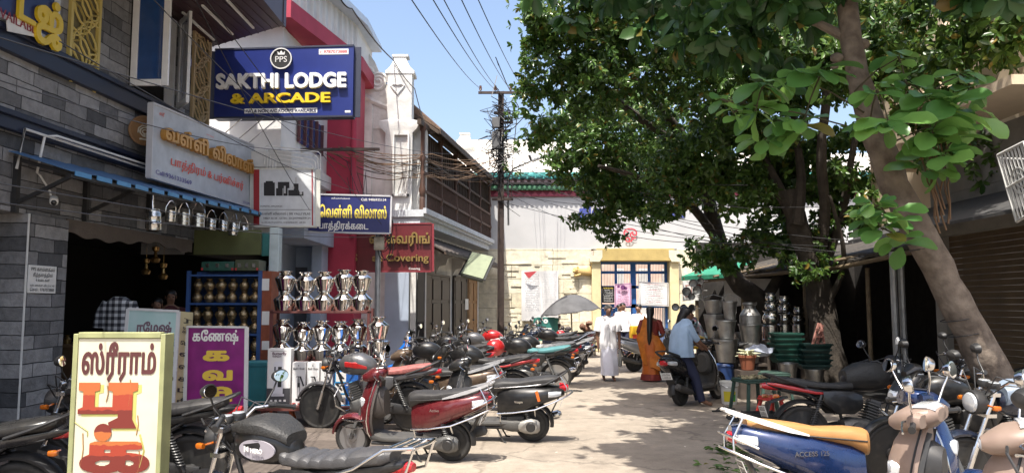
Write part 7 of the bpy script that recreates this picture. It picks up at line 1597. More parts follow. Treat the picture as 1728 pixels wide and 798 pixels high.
one('vegetable_scraps', m, mat('scraps', (.28, .24, .14), .85, var=.6, vs=14), 'brown and green vegetable scraps spread on the table', 'scraps', kind='stuff')
p = P(1262, 632, 13.9); t = thing('potted_plant', 'pale succulent in a terracotta pot among the vessels', 'plant', (p.x, 13.9, .0)); m = MB(); m.at((p.x, 13.9, .50)); m.lathe([(.10, 0), (.11, .01), (.145, .22), (.16, .225), (.16, .27), (.14, .27), (.13, .22), (.01, .21)], 20); part(t, 'pot', m, mat('terracotta', (.24, .075, .035), .75, var=.15)); m = MB(); m.box(p.x - .18, p.x + .18, 13.75, 14.1, 0, .499); part(t, 'plinth', m, SUP)
m = MB(); m.at((p.x, 13.9, .70))
for i in range(26): a_ = i * 2.4; l = rng.uniform(.12, .24); m.tube([(0, 0, .02), (math.cos(a_) * l * .5, math.sin(a_) * l * .5, .06 + .04 * (i % 3)), (math.cos(a_) * l, math.sin(a_) * l, .04 + .06 * (i % 3))], [.012, .022, .006], 6)
part(t, 'leaves', m, mat('succulent', (.42, .42, .27), .6, var=.25, vs=12))
SLB = mat('slipper_black', (.02, .02, .02), .7)
for i, (px, py, a_) in enumerate(((1214, 694, 20), (1226, 690, 160), (1231, 706, 80), (1242, 710, 70), (1248, 702, 150), (1052, 603, 10), (1062, 606, 40), (1046, 608, 80))):
    p = PG(px, py); t = thing('flip_flop', ('black slipper lying crosswise, farther up the road edge', 'black slipper beside the crosswise one', 'black slipper below the white bucket', 'black slipper with crossed straps by the crate', 'outermost black slipper close to the crate', 'dark slipper beside the walking man', 'dark slipper behind the pale scooter wheel', 'dark slipper at the lungi hem')[i], 'slipper', (p.x, p.y, 0), R(a_), 'slippers left on the road')
    m = MB(); m.prism([(-.12, -.03), (-.06, -.036), (.04, -.045), (.11, -.035), (.135, 0), (.11, .038), (.04, .045), (-.06, .036), (-.12, .03), (-.135, 0)], .018, (0, 0, .002), (1, 0, 0), (0, 1, 0)); m.build('sole', SLB, t, bevel=.004)
    m = MB(); m.tube([(.07, 0, .02), (.03, -.03, .05), (-.03, -.042, .02)], .008, 5); m.tube([(.07, 0, .02), (.03, .03, .05), (-.03, .042, .02)], .008, 5); m.build('strap', BLKG, t)
def crumple(lab, px, py, s, mt, name='plastic_bag', z=0, d=None):
    p = PG(px, py) if d is None else P(px, py, d); r2 = random.Random(int(px)); m = MB(); rings = []
    for i in range(7):
        ph = -math.pi / 2 + math.pi * i / 6; rings.append([(p.x + s * math.cos(ph) * math.cos(k_ * .524) * r2.uniform(.7, 1.25), p.y + s * .7 * math.cos(ph) * math.sin(k_ * .524) * r2.uniform(.7, 1.25), max(p.z * (d is not None) + s * .45 * (1 + math.sin(ph)) * r2.uniform(.6, 1.1), .002)) for k_ in range(12)])
    m.loft(rings); return one(name, m, mt, lab, 'bag', sharp=50)
crumple('crumpled clear plastic bag by the white bucket', 1208, 671, .12, mat('bag_clear', (.55, .56, .56), .3)); crumple('pale blue crumpled plastic bag on the far table', 1283, 602, .26, mat('bag_blue', (.42, .46, .55), .35), d=14.4)
m = MB(); r2 = random.Random(4)
for i in range(60):
    q = PG(r2.uniform(700, 1250), r2.uniform(600, 790)); s = r2.uniform(.006, .022); m.at(q, r2.uniform(0, 6)); m.add([(-s, -s * .6, .002), (s, -s * .5, .004), (s * .8, s * .6, .008), (-s * .7, s * .5, .003)], [(0, 1, 2, 3)])
one('road_litter', m, mat('litter_paper', (.45, .40, .34), .8, var=.5, vs=3), 'scattered scraps of paper and leaf litter on the road', 'litter', kind='stuff')
# ---------------------------------------------------------------- parked two-wheelers
def wpt(px, py, deg, scale=1.0, back=-.61):
    p = PG(px, py); a = R(deg); return (p.x - math.cos(a) * back * scale, p.y - math.sin(a) * back * scale, 0)
MAROON = mat('maroon_paint', (.115, .012, .016), .22, .25, coat=.8, dust=.25); MBLK = mat('satin_black_paint', (.014, .014, .015), .3, .2, coat=.3, dust=.22)
BRONZE = mat('bronze_paint', (.10, .068, .045), .35, .4, coat=.4, dust=.4); NBLUE = mat('blue_paint', (.006, .022, .085), .2, .3, coat=.9, dust=.15); BEIGE = mat('matte_beige_paint', (.27, .195, .155), .42, .15, coat=.15, dust=.15)
GRED = mat('red_paint', (.40, .012, .014), .25, .1, coat=.7, dust=.2); SILV = mat('silver_paint', (.38, .39, .40), .3, .4, coat=.5, dust=.3); DKBL = mat('dark_blue_paint', (.010, .016, .035), .25, .3, coat=.7, dust=.2); GRYP = mat('grey_paint', (.10, .10, .105), .3, .4, coat=.5, dust=.25)
TAN = mat('tan_vinyl', (.40, .20, .07), .5, bump=.15, bs=160); TEAL = mat('teal_seat_cover', (.07, .20, .21), .6, bump=.1); SILC = mat('silver_seat_cover', (.42, .42, .40), .5, var=.35, vs=18, bump=.3, bs=30); PINK = mat('rose_striped_seat', (.30, .10, .09), .6, var=.4, vs=22); GSEAT = mat('grey_vinyl', (.055, .055, .058), .36, bump=.2, bs=120, dust=.25)
ORG = flat('orange_stripe', (.62, .13, .02), .35); GL = 'two-wheelers parked along the shops'; GR = 'two-wheelers parked along the stalls'
cl = mat('tank_bag_vinyl', (.022, .022, .022), .5, bump=.35, bs=60, dust=.1)
a = R(155); tl = P(715, 760, 4.5)
o = motorcycle('black commuter motorcycle with ribbed grey seat, chrome carrier and leaf patterned mirror', (tl.x + math.cos(a) * 1.0, tl.y + math.sin(a) * 1.0, 0), a, MBLK, GL, GSEAT, R(-4), ribs=9, rail='carrier', tankcover='top', mirrors=BLK, spokes=18, wheels=RIMM)
o.scale = (.93,) * 3
tk_ = [c for c in COL.objects if c.parent == o and c.name.startswith('fuel_tank')][0]
m = MB()
for s in (1,):
    m.loft([[(x_, .158 - .010 * abs(u_) - d_ * .012, z_) for x_, z_, u_ in [(.07 + .15 * math.cos(k_ * .2618), .855 + .065 * math.sin(k_ * .2618), math.cos(k_ * .2618)) for k_ in range(24)]] for d_ in (1, 0)])
m.build('tank_emblem', flat('emblem_grey', (.30, .28, .31), .3), tk_)
m = MB(); lettering(m, 'HERO', (.10, .162, .84), (-1, .06, 0), UP, .028, w=.02, depth=.004, lift=.006); m.add([(.165, .162, .838), (.152, .163, .838), (.152, .163, .878), (.165, .162, .878)], [(0, 1, 2, 3)]); m.add([(.147, .163, .852), (.125, .164, .838), (.125, .164, .878), (.147, .163, .866)], [(0, 1, 2, 3)]); m.build('tank_lettering', WHITE, tk_, sharp=0)
mg = [c for c in COL.objects if c.name.startswith('mirror_glass') and c.parent and c.parent.parent == o]
lm_ = mat('leaf_shape', (.09, .17, .03), .4); r2 = random.Random(6)  # small green leaf shapes laid over one mirror's glass
for g_ in mg[1:2]:
    m = MB(); cg = sum((Vector(v.co) for v in g_.data.vertices), Vector()) / len(g_.data.vertices)
    for i in range(16):
        y, z, t_ = r2.gauss(0, .022), r2.gauss(0, .014), r2.uniform(0, 3.1); dy, dz = math.cos(t_) * .012, math.sin(t_) * .012; m.add([cg + Vector((-.006, y - dy, z - dz)), cg + Vector((-.006, y + dz * .4, z - dy * .4)), cg + Vector((-.006, y + dy, z + dz)), cg + Vector((-.006, y - dz * .4, z + dy * .4))], [(0, 1, 2, 3)])
    m.build('leaf_shape', lm_, g_, sharp=0)
tl = P(408, 690, 6.6); motorcycle('black motorcycle with dusty seat behind the cream tin board', (tl.x - 1.0, tl.y + .03, 0), R(178), MBLK, GL, SEATB, guard=False)
tl = P(132, 735, 5.5); motorcycle('black motorcycle whose glossy seat end shows beside the tin board', (tl.x - .98, tl.y, 0), R(180), BLKG, GL, mat('glossy_vinyl', (.02, .02, .02), .22, dust=.2), guard=False)
scooter('dark maroon scooter with black seat, chrome guards and silver grab rail', wpt(766, 777, 166, .93), R(166), MAROON, GL, size=.93, inner=mat('brown_inner', (.06, .05, .045), .5, dust=.3), script='Activa', steer=R(18))
scooter('satin black retro scooter with orange slash stripe and chrome side rail', wpt(900, 744, 172, .95), R(172), MBLK, GL, size=.95, style='vespa', stripe=ORG, script='Vespa', front_guard=False, cvt=mat('cvt_silver', (.36, .35, .33), .45, .6, dust=.3), steer=R(10), mirrors=BLK)
scooter('bronze brown scooter with tinted headlight cowl behind the black retro one', wpt(792, 719, 171), R(171), BRONZE, GL, steer=R(14), script='Pleasure')
motorcycle('motorcycle with rose striped seat wedged behind the maroon scooter', wpt(694, 727, 170), R(170), GRYP, GL, PINK, stripe=GRED)
motorcycle('black motorcycle with red tail panel and silver engine', wpt(866, 693, 172), R(172), MBLK, GL, SEATB, tailmat=MBLK, side=MBLK, cowl='sport', tailstripe=GRED)
motorcycle('black motorcycle with teal seat cover and a red helmet hung on it', wpt(938, 661, 173), R(173), MBLK, GL, TEAL, spokes=18, wheels=RIMM)
motorcycle('black motorcycle with crinkled silver seat cover', wpt(948, 648, 173), R(173), MBLK, GL, SILC, cowl='sport')
scooter('dark blue scooter past the silver covered motorcycle', wpt(967, 635, 173), R(173), DKBL, GL, script=None)
motorcycle('black motorcycle with chrome carrier beyond the dark blue scooter', wpt(972, 622, 174), R(174), MBLK, GL, SEATB, rail='carrier', spokes=18, wheels=RIMM)
motorcycle('navy motorcycle with small dark headlamp fairing by the teal cabinet', wpt(952, 613, 174), R(174), DKBL, GL, GSEAT, cowl='sport')
scooter('maroon scooter beside the street umbrella, last of the parked row', wpt(990, 603, 172), R(172), MAROON, GL)
motorcycle('black motorcycle with bright blue headlamp cowl near the painted panel', wpt(792, 676, 178), R(178), MBLK, GL, SEATB, cowl='sport', headm=mat('azure_paint', (.01, .12, .45), .25, coat=.6))
motorcycle('black motorcycle with upright chrome mirrors before the brown folding doors', wpt(816, 650, 174), R(174), MBLK, GL, SEATB, mirrors=CHROME, spokes=18, wheels=RIMM)
motorcycle('grey motorcycle with round headlamp in front of the narrow doors', wpt(852, 636, 174), R(174), GRYP, GL, SEATB, mirrors=CHROME)
motorcycle('red tanked motorcycle standing before the tan door', wpt(880, 626, 174), R(174), GRED, GL, SEATB)
def helmet(lab, p, mt, rz, s=1.0, visor=BLKG):
    t = thing('helmet', lab, 'helmet', p, rz); m = MB(); m.ball((0, 0, .13 * s), (.155 * s, .125 * s, .135 * s), 20, 12); m.hull([(.02 * s, .11 * s, .02 * s, .10 * s), (.10 * s, .10 * s, .0, .08 * s), (.165 * s, .05 * s, .01 * s, .07 * s)], 14); m.build('shell', mt, t)
    m = MB(); m.hull([(.06 * s, .122 * s, .075 * s, .185 * s), (.13 * s, .10 * s, .08 * s, .18 * s), (.172 * s, .05 * s, .095 * s, .165 * s)], 16); m.build('visor', visor, t)
    m = MB(); m.tube([(-.14 * s, 0, .17 * s), (-.05 * s, .0, .268 * s), (.08 * s, 0, .245 * s)], .012, 6); m.build('crest_stripe', PLATE, t)
helmet('glossy red and black helmet hung on the teal seated motorcycle', P(836, 600, 14.2), GRED, R(200), 1.15)
helmet('small red helmet on the far maroon scooter', P(946, 572, 23.2), GRED, R(180))
# along the stalls
scooter('silver grey scooter half hidden by the woman in orange', wpt(1070, 627, 8), R(8), SILV, GR, style='activa', front_guard=False)
scooter('black scooter the woman in the blue shawl leans on', wpt(1149, 684, 47), R(47), BLKG, GR, script=None, guard=False, rail=BLK, front_guard=False)
motorcycle('black motorcycle with yellow tank facing the vessel stall', (P(1186, 500, 16.4).x, 16.4, 0), R(150), mat('yellow_paint', (.45, .28, .01), .3, coat=.6), GR, SEATB, cowl='sport', side=MBLK, plates=False)
motorcycle('black and red motorcycle with covered tank parked under the stall trees', (3.72, 8.35, 0), R(2), MBLK, GR, SEATB, cowl='sport', tailmat=MBLK, side=MBLK, tailstripe=GRED, tankcover=cl, headm=mat('slate_cowl', (.035, .042, .055), .45), steer=R(8))
scooter('blue scooter with a long tan seat and white grab rail', (2.62, 5.55, 0), R(-3), NBLUE, GR, TAN, rail=flat('rail_white', (.66, .66, .64), .35), script='ACCESS 125', front_guard=False)
scooter('matte beige scooter with round chrome mirror beside the tan seat', (2.81, 4.68, 0), R(142), BEIGE, GR, style='beige', inner=mat('inner_black', (.035, .035, .036), .4, dust=.3), steer=R(-12), guard=False, front_guard=False)
scooter('second matte beige scooter with a red brown grip by the big windscreen', (2.93, 3.95, 0), R(145), BEIGE, GR, style='beige', guard=False, front_guard=False, steer=R(10))
scooter('beige scooter showing only its black railed tail between its neighbours', (2.72, 3.98 + .28, 0), R(3), BEIGE, GR, mat('brown_vinyl', (.10, .075, .06), .5), style='vespa', guard=False, front_guard=False, rail=BLK) if False else None
motorcycle('dark motorcycle with pale blue covered tank near the leaning trunk', (4.35, 6.6, 0), R(186), DKBL, GR, SEATB, tankcover=mat('pale_blue_cover', (.20, .25, .32), .5, bump=.2))
motorcycle('black motorcycle in deep shade by the foot of the leaning trunk', (4.15, 7.45, 0), R(190), MBLK, GR, SEATB, cowl='sport')
motorcycle('black motorcycle in front of the roller shutter beyond the leaning trunk', (5.6, 9.4, 0), R(200), MBLK, GR, SEATB)
v = motorcycle('black motorcycle with a large clear windscreen at the lower corner', (2.38, 3.0, 0), R(196), BLKG, GR, SEATB, cowl='sport', plates=False)
m = MB(); rings = []
for i in range(7):
    z = .86 + .042 * i; w = .19 - .012 * i - .004 * i * i; x = .60 - .045 * i; rings.append([(x - .14 * abs(s_) ** 2, w * s_, z - .04 * abs(s_)) for s_ in [k_ / 6 - 1 for k_ in range(13)]])
m.loft(rings + [[(x - .006, y, z) for x, y, z in r] for r in rings[::-1]], cap=False, closed=False); m.build('windscreen', mat('smoked_screen', (.25, .27, .30), .05, trans=.8, coat=.5, var=.05), v)
# ---------------------------------------------------------------- people
SK = mat('brown_skin', (.17, .082, .048), .55, var=.06); SK2 = mat('light_brown_skin', (.24, .125, .075), .55, var=.06); HAIR = mat('black_hair', (.010, .008, .008), .4, var=.3, vs=30); HAIRG = mat('grey_hair', (.10, .095, .09), .6, var=.4, vs=40)
def body(t, J, skin, k=1.0):
    """one continuous skinned figure: joints (place, radius, parent)"""
    names = list(J); idx = {n: i for i, n in enumerate(names)}
    me = bpy.data.meshes.new('body'); me.from_pydata([tuple(Vector(J[n][0]) * k) for n in names], [(idx[n], idx[J[n][2]]) for n in names if J[n][2]], [])
    o = bpy.data.objects.new('body', me); COL.objects.link(o); o.parent = t; me.materials.append(skin)
    md = o.modifiers.new('skin', 'SKIN'); md.use_smooth_shade = True
    for i, n in enumerate(names):
        sv = me.skin_vertices[0].data[i]; r = J[n][1]; sv.radius = tuple(x * k for x in (r if isinstance(r, tuple) else (r, r))); sv.use_root = (i == 0)
    o.modifiers.new('smooth', 'SUBSURF').levels = 1; o.modifiers['smooth'].render_levels = 2
    return o
def stand(lean=0.0, headdrop=0.0, lh=None, rh=None, lf=(.0, .1), rf=(.0, -.1), le=None, re=None, head=None):
    c = Vector((lean, 0, 0)); hd = head or Vector((headdrop, 0, 0))
    J = {'pelvis': ((0, 0, .90), (.13, .10), None), 'waist': ((lean * .3, 0, 1.05), (.125, .095), 'pelvis'), 'chest': ((lean * .7, 0, 1.26), (.15, .10), 'waist'), 'collar': ((lean, 0, 1.40), (.10, .07), 'chest'), 'neck': ((lean + hd.x * .3, hd.y * .3, 1.47), .052, 'collar'), 'jaw': ((lean + .03 + hd.x * .8, hd.y * .8, 1.53 - abs(hd.x) * .2), (.064, .074), 'neck'), 'brow': ((lean + .035 + hd.x, hd.y, 1.61 - abs(hd.x) * .4), (.082, .10), 'jaw'), 'crown': ((lean + .02 + hd.x, hd.y, 1.675 - abs(hd.x) * .5), (.062, .074), 'brow'), 'nose': ((lean + .125 + hd.x, hd.y, 1.585 - abs(hd.x) * .6), .012, 'brow')}
    for s, n, e, h, f in ((1, 'l', le, lh, lf), (-1, 'r', re, rh, rf)):
        sh = Vector((lean, s * .185, 1.375)); h = Vector(h) if h else Vector((.06, s * .25, .80)); e = Vector(e) if e else sh.lerp(h, .5) + Vector((-.05, s * .04, 0))
        J[n + 'sh'] = (sh, .058, 'collar'); J[n + 'el'] = (e, .042, n + 'sh'); w = e.lerp(h, .86); J[n + 'wr'] = (w, .028, n + 'el'); d = (h - e).normalized(); J[n + 'palm'] = (h, (.036, .02), n + 'wr')
        sd = Vector((1, 0, 0)) - d * d.x; sd = sd.normalized() if sd.length > .1 else Vector((0, 1, 0))
        for q, (o_, l) in enumerate(((-.026, .07), (-.009, .082), (.009, .08), (.026, .064))):
            J[n + 'f%d' % q] = (h + sd * o_ + d * .045, .0105, n + 'palm'); J[n + 'g%d' % q] = (h + sd * o_ * 1.1 + d * (.045 + l * .75) + Vector((.012, 0, 0)), .008, n + 'f%d' % q)
        J[n + 'th'] = (h + sd * .045 + d * .02, .010, n + 'palm')
        J[n + 'hip'] = ((0, s * .09, .84), .092, 'pelvis'); J[n + 'kn'] = ((f[0] * .55 + .03, s * .09 * .6 + f[1] * .4, .47), .058, n + 'hip'); J[n + 'an'] = ((f[0] - .03, f[1], .085), .036, n + 'kn'); J[n + 'toe'] = ((f[0] + .15, f[1] * 1.15, .028), (.036, .024), n + 'an')
    return J
def rings(secs, n=24, wav=0.0, k=7, ph=0.0):
    """cloth rings: (x, y, z, half depth, half width)"""
    return [[(x + a * math.cos(2 * math.pi * i / n) * (1 + wav * math.sin(k * 2 * math.pi * i / n + ph + z * 3)), y + b * math.sin(2 * math.pi * i / n) * (1 + wav * math.sin(k * 2 * math.pi * i / n + ph + z * 3)), z) for i in range(n)] for x, y, z, a, b in secs]
def garment(t, name, mt, secs, wav=.03, k=7, n=40, cap=False):
    m = MB(); rr = rings(secs, n, wav, k); m.loft(rr + [[(p[0] * .98, p[1] * .98, p[2]) for p in r] for r in rr[::-1]], cap=False); return m.build(name, mt, t, sharp=60)
def sleeves(t, mt, J, frac=.75, r0=.085, r1=.075, name='sleeve', k=1):
    for n in 'lr':
        a = Vector(J[n + 'sh'][0]) * k; e = Vector(J[n + 'el'][0]) * k; c = Vector(J['chest'][0]) * k; m = MB(); s = a.lerp(Vector((a.x, c.y, a.z)), .35)
        pts = [s, a, a.lerp(e, frac if frac < 1 else .98)]; rr = [r0 * .85 * k, r0 * k, r1 * k]
        if frac > 1: pts.append(e.lerp(Vector(J[n + 'wr'][0]) * k, frac - 1)); rr.append(r1 * .8 * k)
        m.tube(pts, rr, 14); m.build(name, mt, t, sharp=60)
def shirt(t, mt, lean=0.0, z0=.80, k=1.0, fat=1.0):
    return garment(t, 'shirt', mt, [(x * k, 0, z * k, a * k * fat, b * k * fat) for x, z, a, b in ((0, z0, .155, .205), (lean * .1, z0 + .12, .150, .195), (lean * .4, 1.08, .142, .185), (lean * .7, 1.25, .142, .205), (lean * .95, 1.36, .112, .215), (lean, 1.42, .085, .13), (lean, 1.455, .06, .072))], .02, 6)
def headgear(t, J, mt, k=1.0, long=0, bun=False, face=True, bald=False):
    b = Vector(J['brow'][0]) * k; m = MB(); m.ball((b.x - .042 * k, b.y, b.z + .042 * k), (.094 * k, .097 * k, .080 * k), 16, 10)
    if long:
        pts = [(b.x - .06, b.y, b.z + .05), (b.x - .135, b.y, b.z - .06), (b.x - .18, b.y + .01, b.z - .2), (b.x - .235, b.y + .015, b.z - .2 - long * .4), (b.x - .24, b.y + .02, b.z - .2 - long * .8), (b.x - .235, b.y + .03, b.z - .2 - long)]; m.tube(pts, [.085, .075, .06, .055, .04, .012], 12)
    if bun: m.ball((b.x - .115 * k, b.y, b.z - .01), (.055, .06, .055))
    m.build('hair', mt, t)
    if face:
        for s in (-1, 1):
            m = MB(); m.ball((b.x + .078 * k, b.y + s * .031 * k, b.z - .012 * k), (.008, .014, .007), 8, 6); m.build('eye', INK, t)
            m = MB(); m.ball((b.x - .005, b.y + s * .086 * k, b.z - .015), (.018, .009, .03), 8, 6); m.build('ear', SK, t)
        m = MB(); m.ball((b.x + .072 * k, b.y, b.z - .068 * k), (.008, .024, .006), 8, 5); m.build('mouth', flat('lips', (.10, .03, .03)), t)
COT = mat('white_cotton', (.80, .79, .80), .9, var=.05, vs=5, bump=.2, bs=14)
p = PG(1027, 642); t = thing('person', 'grey haired man in white short sleeved shirt and ankle length lungi walking head down', 'person', (p.x, p.y, 0), R(-86)); k = .97
J = stand(.03, .03, lh=(.12, .235, .72), rh=(.04, -.235, .74), lf=(.10, .09), rf=(-.10, -.09)); body(t, J, SK, k); t.scale = (.97,) * 3 if 0 else (1, 1, 1)
shirt(t, COT, .03, .72, k, 1.06); sleeves(t, COT, J, .8, .095, .095, k=k); headgear(t, J, HAIRG, k)
m = MB(); m.bar((.185, 0, .74), (.150, 0, 1.30), .022, .008, up=(1, 0, 0))
for i in range(5): m.ball((.192 - .008 * i, 0, .80 + .11 * i), (.005, .007, .007), 6, 4)
m.build('button_placket', flat('placket', (.52, .51, .53)), t); m = MB()
for s in (-1, 1): m.add([(.085, s * .01, 1.31), (.075, s * .085, 1.36), (.02, s * .085, 1.43), (.075, s * .03, 1.40), (.090, s * .008, 1.33)], [(0, 1, 2, 3, 4)])
m.build('collar', COT, t); m = MB(); m.box(.158, .172, .05, .14, 1.10, 1.2); m.build('shirt_pocket', flat('placket', 0), t)
garment(t, 'lungi', mat('lungi_cotton', (.72, .72, .80), .9, var=.06, vs=5, bump=.2, bs=14), [(x, y, z * k, a, b) for x, y, z, a, b in ((0, 0, .92, .135, .165), (0, 0, .80, .15, .185), (.02, .01, .6, .17, .185), (.03, .015, .4, .19, .185), (.03, .02, .25, .205, .18), (.02, .02, .13, .215, .185))], .07, 6); m = MB(); m.loft([[(.165, y, z) for y in (-.02, .03)] + [(.15, y, z) for y in (.03, -.02)] for z in (.2, .5, .8)]); m.build('lungi_fold', COT, t)
b = thing('cloth_bag', 'limp greyish cloth bag hanging from the walking man\'s hand', 'bag', (p.x + .24, p.y - .12, 0)); m = MB(); m.loft(rings([(0, 0, .70, .012, .02), (0, 0, .62, .03, .07), (0, 0, .45, .05, .11), (0, 0, .33, .045, .10), (0, 0, .31, .01, .07)], 16, .06)); m.build('bag_cloth', mat('bag_grey', (.22, .22, .20), .9), b)
# woman in the orange sari, back to us
OR = mat('orange_silk', (.46, .11, .012), .55, var=.18, vs=7, bump=.15, bs=12); RUSTC = mat('rust_red_cloth', (.17, .018, .012), .7, var=.2, vs=6)
p = PG(1099, 643); t = thing('person', 'woman in an orange sari and dark red blouse seen from behind with long black hair', 'person', (p.x, p.y, 0), R(78)); k = .94
J = stand(.0, -.0, lh=(.24, .12, 1.02), rh=(.22, -.14, .98), le=(-.03, .29, 1.08), re=(-.03, -.30, 1.07), lf=(.0, .1), rf=(.05, -.11)); body(t, J, SK, k); shirt(t, RUSTC, 0, .98, k, 1.0); sleeves(t, RUSTC, J, .9, .072, .06, k=k); headgear(t, J, HAIR, k, long=.52)
garment(t, 'sari_skirt', OR, [(x, 0, z * k, a, b) for x, z, a, b in ((0, 1.06, .125, .155), (0, .94, .16, .20), (-.02, .82, .185, .215), (0, .5, .165, .185), (.02, .25, .175, .18), (.03, .035, .215, .215))], .05, 9)
m = MB(); m.loft([[(x, y, z) for x, y, z in [(-.128 * math.cos(u) * s_ + x0, y0 + .205 * math.sin(u) * s_ * wf, z0 + .1 * u + .012 * math.sin(9 * u + z0 * 8)) for u in us]] + [(-.11 * math.cos(u) * s_ + x0, y0 + .19 * math.sin(u) * s_ * wf, z0 + .1 * u + .012 * math.sin(9 * u + z0 * 8)) for u in us[::-1]] for z0, s_, y0, wf, x0, us in [(z0, s_, y0, wf, x0, [-ua + 2 * ua * i / 11 for i in range(12)]) for z0, s_, y0, wf, x0, ua in ((1.37, 1.0, .08, .5, 0, .5), (1.28, 1.12, .06, .62, 0, .7), (1.12, 1.15, .03, .85, .01, .9), (.98, 1.3, 0, 1.0, .02, 1.2), (.82, 1.56, -.01, 1.05, .015, 1.2), (.62, 1.5, -.02, 1.02, .02, 1.1), (.45, 1.45, -.03, .98, .02, 1.0), (.30, 1.5, -.04, .9, .03, .8))]]); m.build('sari_drape', mat('orange_drape', (.50, .15, .015), .5, var=.25, vs=9, bump=.2, bs=14), t)
m = MB(); m.loft(rings([(.02, 0, z, a, b) for z, a, b in ((.03, .222, .228), (.16, .20, .212))], 40, .035, 8), cap=False); m.build('sari_border', RUSTC, t)
# woman in the blue shawl half seated on the black scooter
BLUC = mat('pale_blue_shawl', (.30, .42, .58), .8, var=.12, vs=6, bump=.2, bs=12); NAVC = mat('navy_trousers', (.012, .016, .045), .8)
t = thing('person', 'woman with a long black plait and pale blue shawl leaning on the black scooter', 'person', (P(1149, 500, 13.0).x, 13.0, 0), R(8)); k = .95
J = stand(.05, .06, lh=(.36, .14, 1.02), rh=(.36, -.12, 1.02), lf=(.34, .06), rf=(.30, -.20)); body(t, J, SK, k); shirt(t, BLUC, .05, .86, k, 1.03); sleeves(t, BLUC, J, 1.4, .085, .07, k=k); headgear(t, J, HAIR, k, long=.40)
garment(t, 'shawl', BLUC, [(x, 0, z, a, b) for x, z, a, b in ((.0, .80, .20, .26), (-.01, .95, .19, .26), (0, 1.15, .175, .255), (.03, 1.30, .15, .235), (.05, 1.38, .11, .18), (.05, 1.43, .07, .085))], .045, 9)
for n in 'lr':
    a, kn, an = (Vector(J[n + q][0]) * k for q in ('hip', 'kn', 'an')); m = MB(); m.tube([a + Vector((0, 0, .06)), a, a.lerp(kn, .5), kn, kn.lerp(an, .6), an], [.10, .112, .095, .075, .065, .06], 14); m.build('trouser_leg', NAVC, t, sharp=60)
# people in the gateway
def passer(lab, px, py, d, rz, top, low, hair=HAIR, k=1.0, skirt=False, shawl=None, skin=SK, long=0, z=0):
    q = P(px, py, d); t = thing('person', lab, 'person', (q.x, d, z), rz); J = stand(0, 0, lf=(.08, .09), rf=(-.06, -.1)); body(t, J, skin, k); shirt(t, top, 0, .80 if not skirt else .9, k, 1.05); sleeves(t, top, J, .8 if skirt else 1.6, .08, .065, k=k); headgear(t, J, hair, k, long=long)
    if skirt: garment(t, 'skirt', low, [(0, 0, z_ * k, a, b) for z_, a, b in ((1.02, .14, .18), (.85, .18, .215), (.5, .19, .22), (.05, .23, .25))], .04, 8)
    else:
        for n in 'lr':
            a, kn, an = (Vector(J[n + q_][0]) * k for q_ in ('hip', 'kn', 'an')); m = MB(); m.tube([a + Vector((0, 0, .06)), a, kn, an], [.10, .112, .08, .07], 12); m.build('trouser_leg', low, t, sharp=60)
    if shawl: garment(t, 'shawl', shawl, [(0, 0, z_ * k, a * k, b * k) for z_, a, b in ((1.02, .19, .25), (1.2, .18, .255), (1.34, .14, .225), (1.42, .08, .10))], .05, 7)
    return t
passer('man in a white shirt and dark trousers standing in the gateway', 1052, 600, 25.2, R(-80), COT, NAVC, k=1.0)
passer('dark haired person half hidden behind the walking man', 1046, 600, 26.4, R(-60), mat('plum_cloth', (.05, .02, .03), .8), NAVC, k=.97)
YW = mat('yellow_cloth', (.55, .33, .02), .7, var=.2, vs=6)
passer('woman in a white shawl and yellow skirt facing the lane', 1079, 600, 22.4, R(-120), COT, YW, k=.97, skirt=True, shawl=COT, skin=SK2)
passer('child in pink standing behind the white shawled woman', 1066, 600, 25.6, R(-90), mat('pink_cloth', (.50, .16, .2), .8), mat('pink_cloth', 0), k=.72, skirt=True)
b = thing('shopping_bag', 'bright yellow and red printed bag held by the white shawled woman', 'bag', (P(1074, 500, 21.9).x, 21.9, 0)); m = MB(); m.at((P(1074, 500, 21.9).x, 21.9, .55), R(15)); m.loft([[(sx * w_ / 2, sy * .08, z_) for sx, sy in ((-1, -1), (1, -1), (1, 1), (-1, 1))] for z_, w_ in ((0, .38), (.3, .42), (.52, .36))]); part(b, 'bag_body', m, mat('bag_yellow', (.62, .36, .02), .5, var=.2, vs=9), bevel=.02); m = MB(); m.at((P(1074, 500, 21.9).x, 21.9, .55), R(15)); m.box(-.17, .05, -.088, -.082, .06, .28); part(b, 'red_print', m, flat('bag_red', (.42, .05, .02)))
CHK = mat('check_shirt', (.30, .10, .14), .8, var=.9, vs=16, col2=(.20, .42, .45))
p = P(1186, 600, 18.4); t = thing('person', 'person in a pink and teal checked shirt bending over at the vessel stall', 'person', (p.x, 18.4, 0), R(195)); J = stand(.34, .12, lh=(.52, .2, .92), rh=(.50, -.2, .95), lf=(.05, .1), rf=(-.05, -.1)); body(t, J, SK, .97)
shirt(t, CHK, .34, .84, .97, 1.05); sleeves(t, CHK, J, .8, .09, .085, k=.97); headgear(t, J, HAIR, .97)
for n in 'lr':
    a, kn, an = (Vector(J[n + q_][0]) * .97 for q_ in ('hip', 'kn', 'an')); m = MB(); m.tube([a + Vector((0, 0, .06)), a, kn, an], [.10, .112, .08, .07], 12); m.build('trouser_leg', NAVC, t, sharp=60)
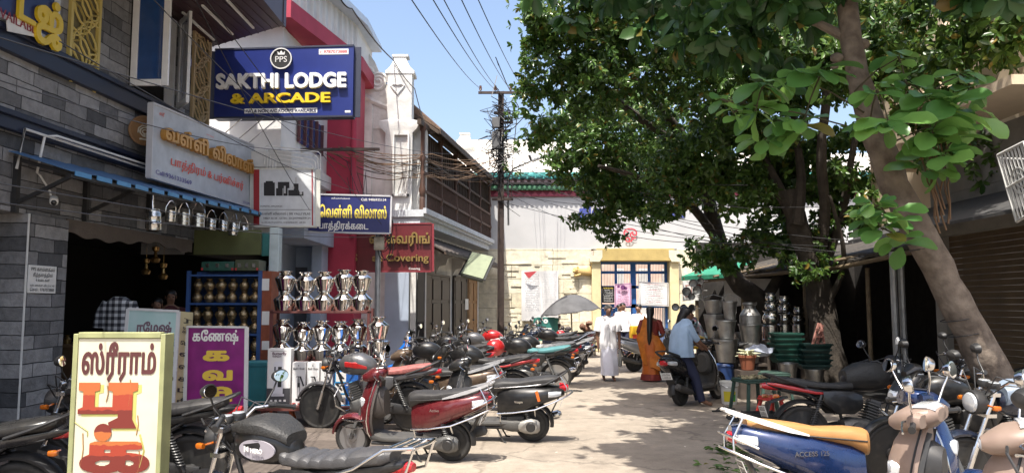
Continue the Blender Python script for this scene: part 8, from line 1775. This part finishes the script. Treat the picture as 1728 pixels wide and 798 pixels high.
# two women inside the dark shop
passer('woman with a red forehead mark standing in the dark shop', 284, 600, 13.0, R(-60), mat('maroon_cloth', (.09, .02, .02), .8), mat('maroon_cloth', 0), k=.98, skirt=True, skin=SK2, z=.222)
passer('shorter woman beside the other one in the dark shop', 262, 600, 12.7, R(-70), mat('brown_cloth', (.07, .035, .02), .8), mat('brown_cloth', 0), k=.90, skirt=True, skin=SK2, z=.222)

# ---------------------------------------------------------------- pieces that lie apart become parts of their own
def explode(o):
    me = o.data; nv = len(me.vertices); par = list(range(nv))
    def find(i):
        while par[i] != i: par[i] = par[par[i]]; i = par[i]
        return i
    for e in me.edges:
        a, b = find(e.vertices[0]), find(e.vertices[1])
        if a != b: par[a] = b
    grp = {}
    for i in range(nv): grp.setdefault(find(i), []).append(i)
    co = [v.co for v in me.vertices]; isl = list(grp.values())
    bx = [([min(co[i][k] for i in g) for k in range(3)], [max(co[i][k] for i in g) for k in range(3)]) for g in isl]
    sz = [max(h[k] - l[k] for k in range(3)) for l, h in bx]; q = list(range(len(isl)))
    def fq(i):
        while q[i] != i: i = q[i]
        return i
    for i in range(len(isl)):
        for j in range(i):
            gap = math.sqrt(sum(max(0, bx[i][0][k] - bx[j][1][k], bx[j][0][k] - bx[i][1][k]) ** 2 for k in range(3)))
            if gap <= max(.02, .5 * max(sz[i], sz[j])): q[fq(i)] = fq(j)
    cl_ = {}
    for i in range(len(isl)): cl_.setdefault(fq(i), []).extend(isl[i])
    if len(cl_) < 2: return
    faces = [list(p.vertices) for p in me.polygons]
    for n, vs in enumerate(cl_.values()):
        ix = {v: i for i, v in enumerate(vs)}; m2 = bpy.data.meshes.new(me.name)
        m2.from_pydata([tuple(co[v]) for v in vs], [], [[ix[v] for v in f] for f in faces if f[0] in ix])
        for mt in me.materials: m2.materials.append(mt)
        m2.polygons.foreach_set('use_smooth', [True] * len(m2.polygons)); m2.set_sharp_from_angle(angle=R(35))
        if n == 0: o.data = m2
        else: c = o.copy(); c.data = m2; COL.objects.link(c)
APART = 'pillar red_band appliance_highlight strip pilaster_ornament gate_pillar gate_bracket gate_leaf cross_arm insulator post upright print_dot sticker latch corner_cap trestle rung front_indicator shock_absorber stand body_stripe badge_lettering tank_stripe brush_mark rust_streak heater_grille corbel'.split()
for o in list(COL.objects):
    if o.type == 'MESH' and o.parent and o.name.split('.')[0] in APART: explode(o)
